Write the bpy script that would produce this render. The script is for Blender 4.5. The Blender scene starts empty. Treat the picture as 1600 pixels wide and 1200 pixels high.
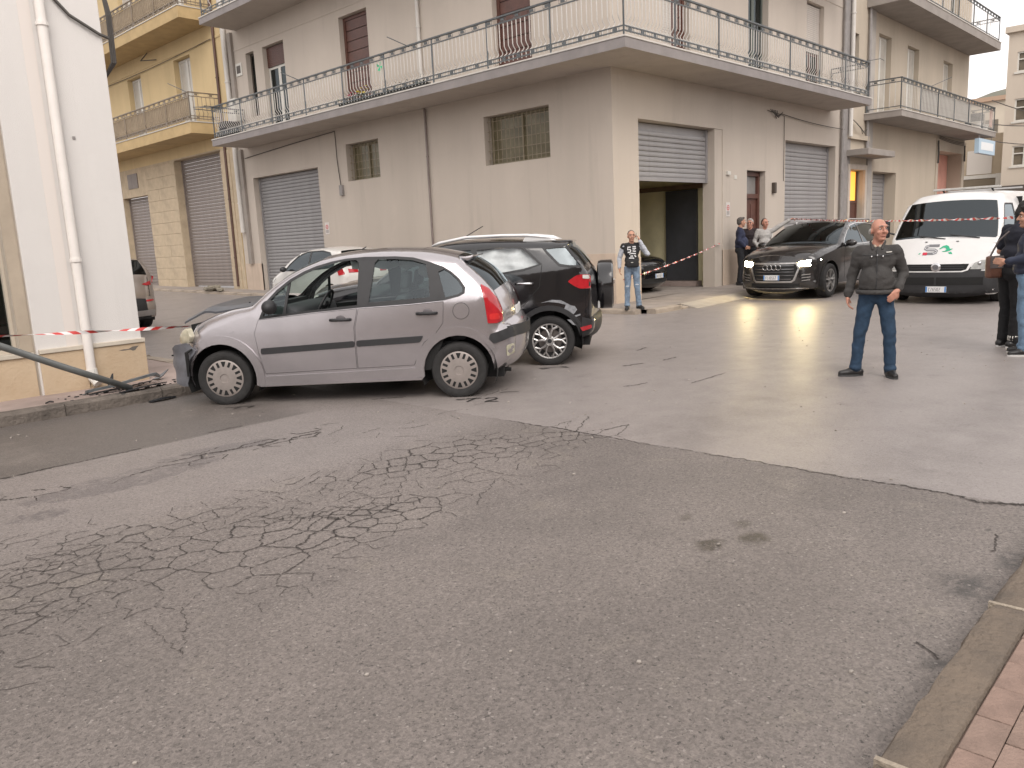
import bpy, bmesh, math, random
from mathutils import Vector, Matrix
from mathutils.geometry import delaunay_2d_cdt
random.seed(11)
SC = bpy.context.scene
COL = SC.collection
R_ = math.radians

# ------------------------------------------------------------------ camera
cd = bpy.data.cameras.new('camera'); cam = bpy.data.objects.new('camera', cd); COL.objects.link(cam)
cd.sensor_width = 36.0; cd.lens = 28.01; cd.clip_end = 2000; cd.clip_start = 0.05
_right = Vector((0.685, -0.727, -0.047)); _fwd = Vector((0.711, 0.681, -0.178))
_fwd.normalize(); _right = (_right - _fwd*_right.dot(_fwd)).normalized(); _up = _right.cross(_fwd)
_m = Matrix((_right, _up, -_fwd)).transposed().to_4x4(); _m.translation = Vector((-14.47, -10.53, 1.60))
cam.matrix_world = _m
SC.camera = cam
SC.cycles.max_bounces = 6; SC.cycles.diffuse_bounces = 3; SC.cycles.glossy_bounces = 3; SC.cycles.transparent_max_bounces = 10; SC.cycles.use_denoising = True; SC.cycles.sample_clamp_indirect = 4.0

# ------------------------------------------------------------------ sky, sun, exposure
wd = bpy.data.worlds.new('World'); SC.world = wd; wd.use_nodes = True
nt = wd.node_tree; nt.nodes.clear()
sky = nt.nodes.new('ShaderNodeTexSky'); sky.sky_type = 'NISHITA'; sky.sun_disc = False
sky.sun_elevation = R_(38); sky.sun_rotation = R_(214); sky.dust_density = 4.0; sky.air_density = 1.0; sky.ozone_density = 1.0
hs = nt.nodes.new('ShaderNodeHueSaturation'); hs.inputs['Saturation'].default_value = 0.06
bg = nt.nodes.new('ShaderNodeBackground'); bg.inputs['Strength'].default_value = 0.15
wo = nt.nodes.new('ShaderNodeOutputWorld')
wm_ = nt.nodes.new('ShaderNodeMix'); wm_.data_type = 'RGBA'; wm_.blend_type = 'MULTIPLY'; wm_.inputs[0].default_value = 1.0; wm_.inputs[7].default_value = (1.0, 0.955, 0.928, 1)   # hazy evening overcast
nt.links.new(sky.outputs[0], hs.inputs['Color']); oc_ = nt.nodes.new('ShaderNodeMix'); oc_.data_type = 'RGBA'; oc_.inputs[0].default_value = 0.7; oc_.inputs[7].default_value = (6.6, 6.6, 6.7, 1)   # even cloud layer over the sky
nt.links.new(hs.outputs[0], oc_.inputs[6]); nt.links.new(oc_.outputs[2], wm_.inputs[6]); nt.links.new(wm_.outputs[2], bg.inputs[0]); nt.links.new(bg.outputs[0], wo.inputs[0])
sl = bpy.data.lights.new('sun', 'SUN'); sl.energy = 0.8; sl.angle = R_(35); sl.color = (1.0, 0.93, 0.86)
so = bpy.data.objects.new('sun', sl); COL.objects.link(so); so.location = (-8, -6, 20)
_az = R_(236)   # light comes from the open sky behind the camera
_sd = Vector((math.cos(_az)*math.cos(R_(48)), math.sin(_az)*math.cos(R_(48)), math.sin(R_(48))))
so.rotation_euler = _sd.to_track_quat('Z', 'Y').to_euler()
SC.view_settings.view_transform = 'Standard'; SC.view_settings.look = 'None'
SC.view_settings.exposure = 0.75; SC.view_settings.gamma = 1.0; SC.view_settings.use_curve_mapping = False

# ------------------------------------------------------------------ materials
MATS = {}
def mat(name, col, rough=0.7, var=0.0, vscale=3.0, bump=0.0, bscale=40.0, metal=0.0, spec=0.5, coat=0.0, emit=None, estr=0.0, col2=None, streak=False, dirt=0.0):
    """Principled material; var mixes towards col2 (or a darker col) by noise, bump adds fine relief."""
    if name in MATS: return MATS[name]
    m = bpy.data.materials.new(name); m.use_nodes = True; MATS[name] = m
    n = m.node_tree.nodes; l = m.node_tree.links; b = n['Principled BSDF']
    c = (col[0], col[1], col[2], 1.0)
    b.inputs['Base Color'].default_value = c; b.inputs['Roughness'].default_value = rough
    b.inputs['Metallic'].default_value = metal; b.inputs['Specular IOR Level'].default_value = spec
    b.inputs['Coat Weight'].default_value = coat; b.inputs['Coat Roughness'].default_value = 0.06
    if emit:
        b.inputs['Emission Color'].default_value = (*emit, 1); b.inputs['Emission Strength'].default_value = estr
    tc = n.new('ShaderNodeTexCoord')
    if var > 0:
        mp = n.new('ShaderNodeMapping'); l.new(tc.outputs['Object'], mp.inputs[0])
        if streak: mp.inputs['Scale'].default_value = (1.0, 1.0, 0.18)
        nz = n.new('ShaderNodeTexNoise'); nz.inputs['Scale'].default_value = vscale; nz.inputs['Detail'].default_value = 8; nz.inputs['Roughness'].default_value = 0.62
        l.new(mp.outputs[0], nz.inputs['Vector'])
        rp = n.new('ShaderNodeMapRange'); rp.inputs[1].default_value = 0.36; rp.inputs[2].default_value = 0.68
        l.new(nz.outputs[0], rp.inputs[0])
        mx = n.new('ShaderNodeMix'); mx.data_type = 'RGBA'
        d = col2 or tuple(x*(1-var) for x in col)
        mx.inputs[6].default_value = c; mx.inputs[7].default_value = (*d, 1)
        ml = n.new('ShaderNodeMath'); ml.operation = 'MULTIPLY'; ml.inputs[1].default_value = 1.0 if col2 is None else var
        l.new(rp.outputs[0], ml.inputs[0]); l.new(ml.outputs[0], mx.inputs[0]); l.new(mx.outputs[2], b.inputs['Base Color'])
        if dirt > 0:      # irregular run-off stains and patchy repairs
            out = mx.outputs[2]
            for k, (sc_, st, lo, hi, am, f_) in enumerate(((2.6, (1.0, 1.0, 0.10), 0.57, 0.78, dirt, 0.62), (0.5, (1.0, 1.0, 0.7), 0.52, 0.56, dirt*0.35, 0.86), (1.1, (1, 1, 1), 0.60, 0.64, dirt*0.35, 1.12))):
                m2 = n.new('ShaderNodeMapping'); m2.inputs['Scale'].default_value = st; m2.inputs['Location'].default_value = (k*3.7, k*1.9, 0); l.new(tc.outputs['Object'], m2.inputs[0])
                n2 = n.new('ShaderNodeTexNoise'); n2.inputs['Scale'].default_value = sc_; n2.inputs['Detail'].default_value = 5; n2.inputs['Roughness'].default_value = 0.6; l.new(m2.outputs[0], n2.inputs['Vector'])
                r2 = n.new('ShaderNodeMapRange'); r2.inputs[1].default_value = lo; r2.inputs[2].default_value = hi; r2.inputs[4].default_value = am; l.new(n2.outputs[0], r2.inputs[0])
                x2 = n.new('ShaderNodeMix'); x2.data_type = 'RGBA'; l.new(r2.outputs[0], x2.inputs[0]); l.new(out, x2.inputs[6]); x2.inputs[7].default_value = (*[min(1, v*f_) for v in col], 1); out = x2.outputs[2]
            l.new(out, b.inputs['Base Color'])
    if bump > 0:
        nb = n.new('ShaderNodeTexNoise'); nb.inputs['Scale'].default_value = bscale; nb.inputs['Detail'].default_value = 6
        l.new(tc.outputs['Object'], nb.inputs['Vector'])
        bp = n.new('ShaderNodeBump'); bp.inputs['Strength'].default_value = bump; bp.inputs['Distance'].default_value = 0.02
        l.new(nb.outputs[0], bp.inputs['Height']); l.new(bp.outputs[0], b.inputs['Normal'])
    return m

def glass(name, tint=(0.75, 0.85, 0.82), dark=0.5, rough=0.02, base=0.05):
    """thin pane: tinted see-through plus a fresnel reflection"""
    if name in MATS: return MATS[name]
    m = bpy.data.materials.new(name); m.use_nodes = True; MATS[name] = m
    n = m.node_tree.nodes; l = m.node_tree.links; n.clear()
    o = n.new('ShaderNodeOutputMaterial'); mx = n.new('ShaderNodeMixShader'); tr = n.new('ShaderNodeBsdfTransparent')
    gl = n.new('ShaderNodeBsdfGlossy'); ge = n.new('ShaderNodeNewGeometry'); dt = n.new('ShaderNodeVectorMath'); dt.operation = 'DOT_PRODUCT'
    l.new(ge.outputs['Incoming'], dt.inputs[0]); l.new(ge.outputs['Normal'], dt.inputs[1])
    def mth(op, a, b_=None):
        q = n.new('ShaderNodeMath'); q.operation = op; l.new(a, q.inputs[0]) if not isinstance(a, (int, float)) else setattr(q.inputs[0], 'default_value', a)
        if b_ is not None: l.new(b_, q.inputs[1]) if not isinstance(b_, (int, float)) else setattr(q.inputs[1], 'default_value', b_)
        return q.outputs[0]
    fo = mth('POWER', mth('SUBTRACT', 1.0, mth('ABSOLUTE', dt.outputs['Value'])), 5.0)
    tr.inputs[0].default_value = (*[t*(1-dark) for t in tint], 1); gl.inputs[0].default_value = (0.84, 0.94, 1.0, 1); gl.inputs[1].default_value = rough
    sc = n.new('ShaderNodeMath'); sc.operation = 'MULTIPLY_ADD'; sc.inputs[1].default_value = 0.9; sc.inputs[2].default_value = base
    l.new(fo, sc.inputs[0]); l.new(sc.outputs[0], mx.inputs[0]); l.new(tr.outputs[0], mx.inputs[1]); l.new(gl.outputs[0], mx.inputs[2]); l.new(mx.outputs[0], o.inputs[0])
    return m

# ------------------------------------------------------------------ mesh and object helpers
class MB:
    """collects shapes, builds ONE mesh"""
    def __init__(s, xf=None): s.v = []; s.f = []; s.xf = xf
    def add(s, vs, fs):
        o = len(s.v)
        s.v += [s.xf(*p) if s.xf else tuple(p) for p in vs]
        s.f += [tuple(i+o for i in f) for f in fs]
        return s
    def box(s, x0, x1, y0, y1, z0, z1):
        return s.add([(x0,y0,z0),(x1,y0,z0),(x1,y1,z0),(x0,y1,z0),(x0,y0,z1),(x1,y0,z1),(x1,y1,z1),(x0,y1,z1)],
                     [(0,3,2,1),(4,5,6,7),(0,1,5,4),(1,2,6,5),(2,3,7,6),(3,0,4,7)])
    def tube(s, pts, r, n=6, cap=True, up=None):
        P = [Vector(p) for p in pts]; rr = r if isinstance(r, (list, tuple)) else [r]*len(P)
        vs = []; fs = []; prev = None
        for i, p in enumerate(P):
            t = (P[min(i+1, len(P)-1)] - P[max(i-1, 0)]).normalized()
            if prev is None:
                a = Vector((0,0,1)) if abs(t.z) < 0.9 else Vector((1,0,0))
                prev = (a - t*a.dot(t)).normalized()
            else: prev = (prev - t*prev.dot(t)).normalized()
            b = t.cross(prev)
            for k in range(n):
                q = 2*math.pi*k/n + math.pi/n
                vs.append(tuple(p + (prev*math.cos(q) + b*math.sin(q))*rr[i]))
        for i in range(len(P)-1):
            for k in range(n): fs.append((i*n+k, i*n+(k+1)%n, (i+1)*n+(k+1)%n, (i+1)*n+k))
        if cap: fs += [tuple(range(n))[::-1], tuple(range((len(P)-1)*n, len(P)*n))]
        return s.add(vs, fs)
    def lathe(s, prof, n=32, c=(0,0,0), axis='y', closed=False):
        """prof = [(radius, along axis)]"""
        vs = []; fs = []
        for r, a in prof:
            for k in range(n):
                q = 2*math.pi*k/n; u, w = r*math.cos(q), r*math.sin(q)
                vs.append({'y': (c[0]+u, c[1]+a, c[2]+w), 'z': (c[0]+u, c[1]+w, c[2]+a), 'x': (c[0]+a, c[1]+u, c[2]+w)}[axis])
        m = len(prof)
        for i in range(m if closed else m-1):
            j = (i+1) % m
            for k in range(n): fs.append((i*n+k, i*n+(k+1)%n, j*n+(k+1)%n, j*n+k))
        return s.add(vs, fs)
    def prism(s, poly, a0, a1, axis='y'):
        """polygon in the two other axes pushed from a0 to a1 (convex or simple ngon)"""
        n = len(poly)
        def P(p, a): return {'y': (p[0], a, p[1]), 'x': (a, p[0], p[1]), 'z': (p[0], p[1], a)}[axis]
        return s.add([P(p, a0) for p in poly] + [P(p, a1) for p in poly],
                     [tuple(range(n)), tuple(range(n, 2*n))[::-1]] + [(i, (i+1)%n, n+(i+1)%n, n+i) for i in range(n)])
    def ball(s, c, r, nu=10, nv=7):
        rx, ry, rz = r if isinstance(r, (tuple, list)) else (r, r, r)
        vs = [(c[0], c[1], c[2]-rz)]; fs = []
        for i in range(1, nv):
            a = math.pi*i/nv - math.pi/2
            for k in range(nu):
                q = 2*math.pi*k/nu
                vs.append((c[0]+rx*math.cos(a)*math.cos(q), c[1]+ry*math.cos(a)*math.sin(q), c[2]+rz*math.sin(a)))
        vs.append((c[0], c[1], c[2]+rz)); T = len(vs)-1
        for k in range(nu):
            fs.append((0, 1+(k+1)%nu, 1+k)); fs.append((T, 1+(nv-2)*nu+k, 1+(nv-2)*nu+(k+1)%nu))
            for i in range(nv-2): fs.append((1+i*nu+k, 1+i*nu+(k+1)%nu, 1+(i+1)*nu+(k+1)%nu, 1+(i+1)*nu+k))
        return s.add(vs, fs)
    def mesh(s, name, m=None, smooth=False, bevel=0.0):
        me = bpy.data.meshes.new(name); me.from_pydata(s.v, [], s.f)
        bm = bmesh.new(); bm.from_mesh(me)
        bmesh.ops.recalc_face_normals(bm, faces=bm.faces)
        if bevel > 0:
            bmesh.ops.bevel(bm, geom=[e for e in bm.edges if len(e.link_faces) == 2 and e.calc_face_angle(0) > 0.6], offset=bevel, segments=2, affect='EDGES', profile=0.6)
        bm.to_mesh(me); bm.free()
        if smooth:
            me.polygons.foreach_set('use_smooth', [True]*len(me.polygons))
            if smooth is not True: me.set_sharp_from_angle(angle=R_(smooth))
        if m is not None: me.materials.append(m)
        me.update(); return me
    def build(s, name, m, parent=None, smooth=False, bevel=0.0, loc=None):
        return link(name, s.mesh(name, m, smooth, bevel), parent, loc)

def link(name, me, parent=None, loc=None, rot=None):
    """mesh given in world space (loc None) or around its own origin (loc given, world space)"""
    o = bpy.data.objects.new(name, me); COL.objects.link(o)
    if loc is not None: o.location = loc
    if rot is not None: o.rotation_euler = rot
    if parent is not None:
        o.parent = parent
        o.matrix_parent_inverse = WM(parent).inverted()
    return o
def WM(o):
    m = o.matrix_basis.copy()
    if o.parent: m = WM(o.parent) @ o.matrix_parent_inverse @ m
    return m
def local(name, me, parent, loc=(0,0,0), rot=(0,0,0)):
    """mesh given in the parent's own space"""
    o = bpy.data.objects.new(name, me); COL.objects.link(o); o.parent = parent; o.location = loc; o.rotation_euler = rot
    return o
def tag(o, label, cat, group=None):
    o['label'] = label; o['category'] = cat
    if group: o['group'] = group
    return o
def thing(name, label, cat, loc=(0,0,0), rotz=0.0, group=None):
    o = bpy.data.objects.new(name, None); COL.objects.link(o); o.empty_display_size = 0.3
    o.location = loc; o.rotation_euler = (0,0,rotz)
    return tag(o, label, cat, group)
def struct(name, mb, m, smooth=False, parent=None):
    o = mb.build(name, m, parent, smooth)
    if parent is None: o['kind'] = 'structure'
    return o
def copy_tree(o, parent=None):
    c = o.copy(); COL.objects.link(c); c.parent = parent
    for ch in list(o.children): copy_tree(ch, c)
    return c
def FL(u, o, z): return (-o, u, z)       # left facade: along +Y, outwards -X
def FR(u, o, z): return (u, -o, z)       # right facade: along +X, outwards -Y
def sp(x): return x if x > 6 else math.log1p(math.exp(x*2.0))/2.0
def gz(x, y):
    """height of the road: climbs gently up both far streets"""
    return 0.018*sp(min(x, 40.0)-1.5) + 0.0135*sp(min(y, 40.0)-1.5)
# ------------------------------------------------------------------ road
def road_material():
    m = bpy.data.materials.new('asphalt'); m.use_nodes = True
    n = m.node_tree.nodes; l = m.node_tree.links; b = n['Principled BSDF']
    geo = n.new('ShaderNodeNewGeometry'); pos = geo.outputs['Position']
    sep = n.new('ShaderNodeSeparateXYZ'); l.new(pos, sep.inputs[0])
    def noise(scale, detail=4, rough=0.55, vec=None, dist=0.0):
        q = n.new('ShaderNodeTexNoise'); q.inputs['Scale'].default_value = scale; q.inputs['Detail'].default_value = detail
        q.inputs['Roughness'].default_value = rough; q.inputs['Distortion'].default_value = dist
        l.new(vec or pos, q.inputs['Vector']); return q.outputs[0]
    def math_(op, a, c=None, d=None):
        q = n.new('ShaderNodeMath'); q.operation = op
        for i, x in enumerate((a, c, d)):
            if x is None: continue
            if isinstance(x, (int, float)): q.inputs[i].default_value = x
            else: l.new(x, q.inputs[i])
        return q.outputs[0]
    def rng(x, a, c, lo=0.0, hi=1.0, smooth=True):
        q = n.new('ShaderNodeMapRange'); q.interpolation_type = 'SMOOTHSTEP' if smooth else 'LINEAR'
        l.new(x, q.inputs[0])
        for i, v in enumerate((a, c, lo, hi)): q.inputs[i+1].default_value = v
        return q.outputs[0]
    def mix(f, a, c):
        q = n.new('ShaderNodeMix'); q.data_type = 'RGBA'
        for i, x in ((0, f), (6, a), (7, c)):
            if isinstance(x, tuple): q.inputs[i].default_value = (*x, 1)
            elif isinstance(x, (int, float)): q.inputs[i].default_value = x
            else: l.new(x, q.inputs[i])
        return q.outputs[2]
    mul = lambda a, c: math_('MULTIPLY', a, c)
    mx_ = lambda a, c: math_('MAXIMUM', a, c)
    X, Y = sep.outputs[0], sep.outputs[1]
    w1 = math_('SUBTRACT', noise(1.3, 5), 0.5); w2 = math_('SUBTRACT', noise(7.0, 4), 0.5)
    wob = math_('ADD', mul(w1, 0.34), mul(w2, 0.26))
    Xw = math_('ADD', X, wob); Yw = math_('ADD', Y, mul(wob, 0.9))
    # newer, paler asphalt beyond the cross seam; older rough asphalt on the camera's side
    seamX = math_('ADD', X, math_('ADD', mul(w2, 0.16), mul(math_('SUBTRACT', noise(24.0, 4), 0.5), 0.06)))
    newer = rng(seamX, -9.48, -9.42)
    newer = mx_(newer, mul(rng(Yw, -6.1, -5.2), 0.5))
    big = noise(0.55, 5, 0.6); mid = noise(3.2, 6, 0.6)
    old = mix(rng(big, 0.35, 0.68), (0.196, 0.170, 0.155), (0.154, 0.134, 0.122))
    old = mix(rng(noise(1.7, 6, 0.7), 0.55, 0.75), old, (0.212, 0.185, 0.160))
    new = mix(rng(mid, 0.35, 0.7), (0.270, 0.241, 0.228), (0.240, 0.214, 0.202))
    new = mix(mul(rng(noise(0.8, 4), 0.5, 0.7), 0.6), new, (0.290, 0.259, 0.245))
    c = mix(newer, old, new)
    # re-laid darker strip along the left kerb, and the sunk dark patches
    strip = mul(rng(math_('ADD', Y, mul(w2, 0.06)), -3.70, -3.64), math_('SUBTRACT', 1.0, rng(Xw, -10.6, -9.9)))
    c = mix(mul(strip, 0.9), c, mix(mid, (0.105, 0.091, 0.082), (0.128, 0.112, 0.101)))
    def ell(x0, y0, rx, ry, k=0.9, soft=0.35):
        dx = mul(math_('SUBTRACT', Xw, x0), 1.0/rx); dy = mul(math_('SUBTRACT', Yw, y0), 1.0/ry)
        dd = math_('SQRT', math_('ADD', mul(dx, dx), mul(dy, dy)))
        return mul(math_('SUBTRACT', 1.0, rng(dd, 1.0-soft, 1.0)), k)
    patch = mx_(ell(-12.35, -4.55, 0.75, 0.22, 0.75, 0.12), ell(-11.55, -4.30, 0.55, 0.16, 0.7, 0.15))
    patch = mx_(patch, ell(-13.1, -4.95, 0.22, 0.12, 0.9, 0.2))
    patch = mul(patch, rng(math_('ADD', noise(9.0, 5, 0.7), mul(w1, 0.5)), 0.38, 0.50, 0.25, 1.0))
    c = mix(patch, c, (0.140, 0.124, 0.120))
    # oil spots, damp smears by the near kerb, tyre-darkened lane
    oil = mx_(mx_(ell(-10.97, -8.55, 0.13, 0.085, 0.95, 0.6), ell(-10.76, -8.68, 0.14, 0.09, 0.95, 0.6)), mx_(ell(-10.58, -8.52, 0.08, 0.05, 0.7, 0.8), ell(-10.68, -8.22, 0.08, 0.05, 0.6, 0.8)))
    damp = mx_(mx_(ell(-10.72, -9.66, 0.24, 0.17, 0.95, 0.9), ell(-10.30, -9.74, 0.20, 0.13, 0.95, 0.9)), ell(-11.45, -9.74, 0.14, 0.09, 0.8, 0.9))
    damp = mul(damp, rng(noise(14.0, 5, 0.7), 0.36, 0.55))
    oil = mul(oil, rng(noise(26.0, 5, 0.75), 0.34, 0.52, 0.25, 1.0))
    c = mix(oil, c, (0.060, 0.050, 0.038)); c = mix(damp, c, (0.060, 0.055, 0.052))
    lane = mul(mx_(ell(-9.0, -7.2, 8.0, 0.55, 0.45, 0.9), ell(-9.0, -8.9, 8.0, 0.5, 0.40, 0.9)), rng(noise(2.5, 5), 0.3, 0.7)); c = mix(lane, c, (0.125, 0.108, 0.101))
    blot = mul(rng(noise(2.4, 6, 0.75), 0.56, 0.70), 0.40); c = mix(blot, c, (0.115, 0.099, 0.091))
    dust = mul(rng(noise(0.9, 6, 0.7), 0.54, 0.72), 0.30); c = mix(dust, c, (0.300, 0.262, 0.235))
    # aggregate
    ag = n.new('ShaderNodeTexVoronoi'); ag.inputs['Scale'].default_value = 105.0; l.new(pos, ag.inputs['Vector'])
    sepc = n.new('ShaderNodeSeparateColor'); l.new(ag.outputs['Color'], sepc.inputs[0])
    grain = noise(160.0, 3, 0.7)
    rough_amt = math_('SUBTRACT', 1.0, mul(newer, 0.55))
    gsum = math_('ADD', mul(math_('SUBTRACT', sepc.outputs[0], 0.5), 0.55), mul(math_('SUBTRACT', grain, 0.5), 1.2))
    gsum = math_('ADD', gsum, mul(math_('SUBTRACT', noise(38.0, 3, 0.6), 0.5), 0.9))
    bri = math_('ADD', 1.0, mul(gsum, mul(rough_amt, 0.85)))
    hv = n.new('ShaderNodeHueSaturation'); l.new(c, hv.inputs['Color']); l.new(bri, hv.inputs['Value']); c = hv.outputs[0]
    pit = mul(rng(noise(46.0, 3, 0.6), 0.605, 0.655), mul(rough_amt, 0.95)); c = mix(pit, c, (0.062, 0.054, 0.050))
    chip = mul(rng(sepc.outputs[1], 0.984, 0.992), mul(rough_amt, 0.4)); c = mix(chip, c, (0.42, 0.38, 0.35))
    spot = rng(noise(11.0, 2, 0.4), 0.765, 0.785); c = mix(mul(spot, 0.7), c, (0.05, 0.044, 0.04))
    l.new(c, b.inputs['Base Color'])
    rg = math_('SUBTRACT', math_('ADD', 0.50, mul(mid, 0.14)), mul(newer, 0.18)); rg = math_('SUBTRACT', rg, mul(mx_(oil, damp), 0.12))
    l.new(rg, b.inputs['Roughness']); b.inputs['Specular IOR Level'].default_value = 0.5
    hgt = mul(math_('ADD', sepc.outputs[0], mul(grain, 2.0)), rough_amt)
    bp = n.new('ShaderNodeBump'); bp.inputs['Strength'].default_value = 0.55; bp.inputs['Distance'].default_value = 0.006
    l.new(hgt, bp.inputs['Height']); l.new(bp.outputs[0], b.inputs['Normal'])
    return m

def make_ground():
    xs = [-400, -150, -80, -45] + [-30+i*1.0 for i in range(75)] + [50, 60, 90, 160, 400]
    ys = [-400, -150, -60, -30] + [-20+i*1.0 for i in range(65)] + [50, 60, 90, 160, 400]
    mb = MB(); nx = len(xs)
    vs = [(x, y, gz(x, y)) for y in ys for x in xs]
    fs = [(j*nx+i, j*nx+i+1, (j+1)*nx+i+1, (j+1)*nx+i) for j in range(len(ys)-1) for i in range(nx-1)]
    mb.add(vs, fs); return struct('road', mb, road_material(), smooth=True)
make_ground()

PAVE = mat('pale_paving', (0.36, 0.285, 0.255), 0.85, 0.35, 1.6, 0.35, 60, dirt=0.6)
PAVE2 = mat('corner_paving', (0.315, 0.275, 0.245), 0.85, 0.3, 2.2, 0.3, 60)
KERB = mat('kerb_limestone', (0.37, 0.31, 0.25), 0.85, 0.35, 4.0, 0.5, 35)
KERB2 = mat('kerb_old_concrete', (0.185, 0.145, 0.110), 0.9, 0.9, 5.0, 0.9, 40, col2=(0.115, 0.094, 0.076))
BRICK = [mat('pink_paver_%s' % k, c, 0.9, 0.3, 9.0, 0.5, 90) for k, c in (('rose', (0.285, 0.198, 0.160)), ('warm', (0.275, 0.195, 0.158)), ('dusty', (0.295, 0.208, 0.170)))]

def slab_strip(mb, poly_cells, h, drop=0.25):
    """paved cells (x0,x1,y0,y1) raised h over the road"""
    for (x0, x1, y0, y1) in poly_cells:
        nx = max(1, int(abs(x1-x0)/2.0)); ny = max(1, int(abs(y1-y0)/2.0))
        vs = []; fs = []
        for j in range(ny+1):
            for i in range(nx+1):
                x = x0+(x1-x0)*i/nx; y = y0+(y1-y0)*j/ny; vs.append((x, y, gz(x, y)+h))
        W = nx+1
        for j in range(ny):
            for i in range(nx): fs.append((j*W+i, j*W+i+1, (j+1)*W+i+1, (j+1)*W+i))
        mb.add(vs, fs)

# pavement of the corner house (both streets), of the white house, and under the camera
mb = MB(); slab_strip(mb, [(-0.95, 60, -1.42, 0.4), (-0.95, 0.3, 0.4, 60)], 0.088)
corner_pav = struct('pavement', mb, PAVE2)
mb = MB(); slab_strip(mb, [(-40, -9.75, -1.28, 0.0), (-11.2, -9.75, 0.0, 60)], 0.118)
left_pav = struct('pavement', mb, PAVE)
mb = MB(); slab_strip(mb, [(-40, 30, -16, -9.99)], 0.105)
def paver_ground():
    m = bpy.data.materials.new('paver_field'); m.use_nodes = True; n = m.node_tree.nodes; l = m.node_tree.links; b = n['Principled BSDF']; b.inputs['Roughness'].default_value = 0.9
    ge = n.new('ShaderNodeNewGeometry'); br = n.new('ShaderNodeTexBrick'); br.inputs['Scale'].default_value = 1.0; br.inputs['Brick Width'].default_value = 0.2; br.inputs['Row Height'].default_value = 0.098; br.inputs['Mortar Size'].default_value = 0.003
    br.inputs['Color1'].default_value = (0.285, 0.198, 0.160, 1); br.inputs['Color2'].default_value = (0.265, 0.188, 0.152, 1); br.inputs['Mortar'].default_value = (0.19, 0.145, 0.12, 1); l.new(ge.outputs['Position'], br.inputs['Vector'])
    nz = n.new('ShaderNodeTexNoise'); nz.inputs['Scale'].default_value = 3.0; nz.inputs['Detail'].default_value = 6; l.new(ge.outputs['Position'], nz.inputs['Vector'])
    mx = n.new('ShaderNodeMix'); mx.data_type = 'RGBA'; mx.blend_type = 'MULTIPLY'; mx.inputs[7].default_value = (0.72, 0.70, 0.68, 1); l.new(nz.outputs[0], mx.inputs[0]); l.new(br.outputs[0], mx.inputs[6]); l.new(mx.outputs[2], b.inputs['Base Color']); return m
near_pav = struct('pavement', mb, paver_ground())

def kerb_run(parent, p0, p1, ln, w, top, m, rough=0.006, lower=None, seed=1):
    """kerb stones laid end to end from p0 to p1; width w to the left of the run"""
    rn = random.Random(seed)
    d = Vector((p1[0]-p0[0], p1[1]-p0[1], 0)); L = d.length; d.normalize(); nn = Vector((-d.y, d.x, 0))
    k = int(round(L/ln))
    for i in range(k):
        a = i*L/k + 0.004; e = (i+1)*L/k - 0.004
        c = Vector((p0[0], p0[1], 0)) + d*((a+e)/2); z = gz(c.x, c.y); tp = top
        if lower: tp = lower(c.x, c.y, top)
        h = e-a; q = MB()
        j = lambda s=1.0: rn.uniform(-rough, rough)*s
        secs = []
        for t in (-0.5, -0.2, 0.15, 0.5):
            secs.append([(t*h, 0.0+j(), -0.15), (t*h, 0.0+j(), tp-0.022+j()), (t*h, 0.02+j(), tp+j(0.6)), (t*h, w, tp+j(0.6)), (t*h, w, -0.15)])
        vs = [p for s_ in secs for p in s_]; fs = []
        for s_ in range(3):
            for r in range(5): fs.append((s_*5+r, s_*5+(r+1)%5, (s_+1)*5+(r+1)%5, (s_+1)*5+r))
        fs += [(0,1,2,3,4), (19,18,17,16,15)]
        q.add(vs, fs)
        me = q.mesh('kerb_stone', m)
        link('kerb_stone', me, parent, (c.x, c.y, z), (0, 0, math.atan2(d.y, d.x)))
def ramp_low(x, y, top): return 0.045 if 0.3 < x < 5.0 else (0.095 if x < 16 else 0.10)
kerb_run(corner_pav, (-0.9, -1.62), (26, -1.62), 1.0, 0.22, 0.095, KERB, 0.008, ramp_low, 3)
kerb_run(corner_pav, (-1.16, 26), (-1.16, -1.3), 1.0, 0.22, 0.095, KERB, 0.008, None, 4)
kerb_run(left_pav, (-24, -1.47), (-9.75, -1.47), 1.0, 0.2, 0.125, mat('kerb_dark', (0.165, 0.140, 0.120), 0.9, 0.5, 5, 0.8, 30), 0.006, None, 5)
kerb_run(left_pav, (-9.55, -1.3), (-9.55, 24), 1.0, 0.2, 0.125, KERB, 0.006, None, 6)
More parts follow.
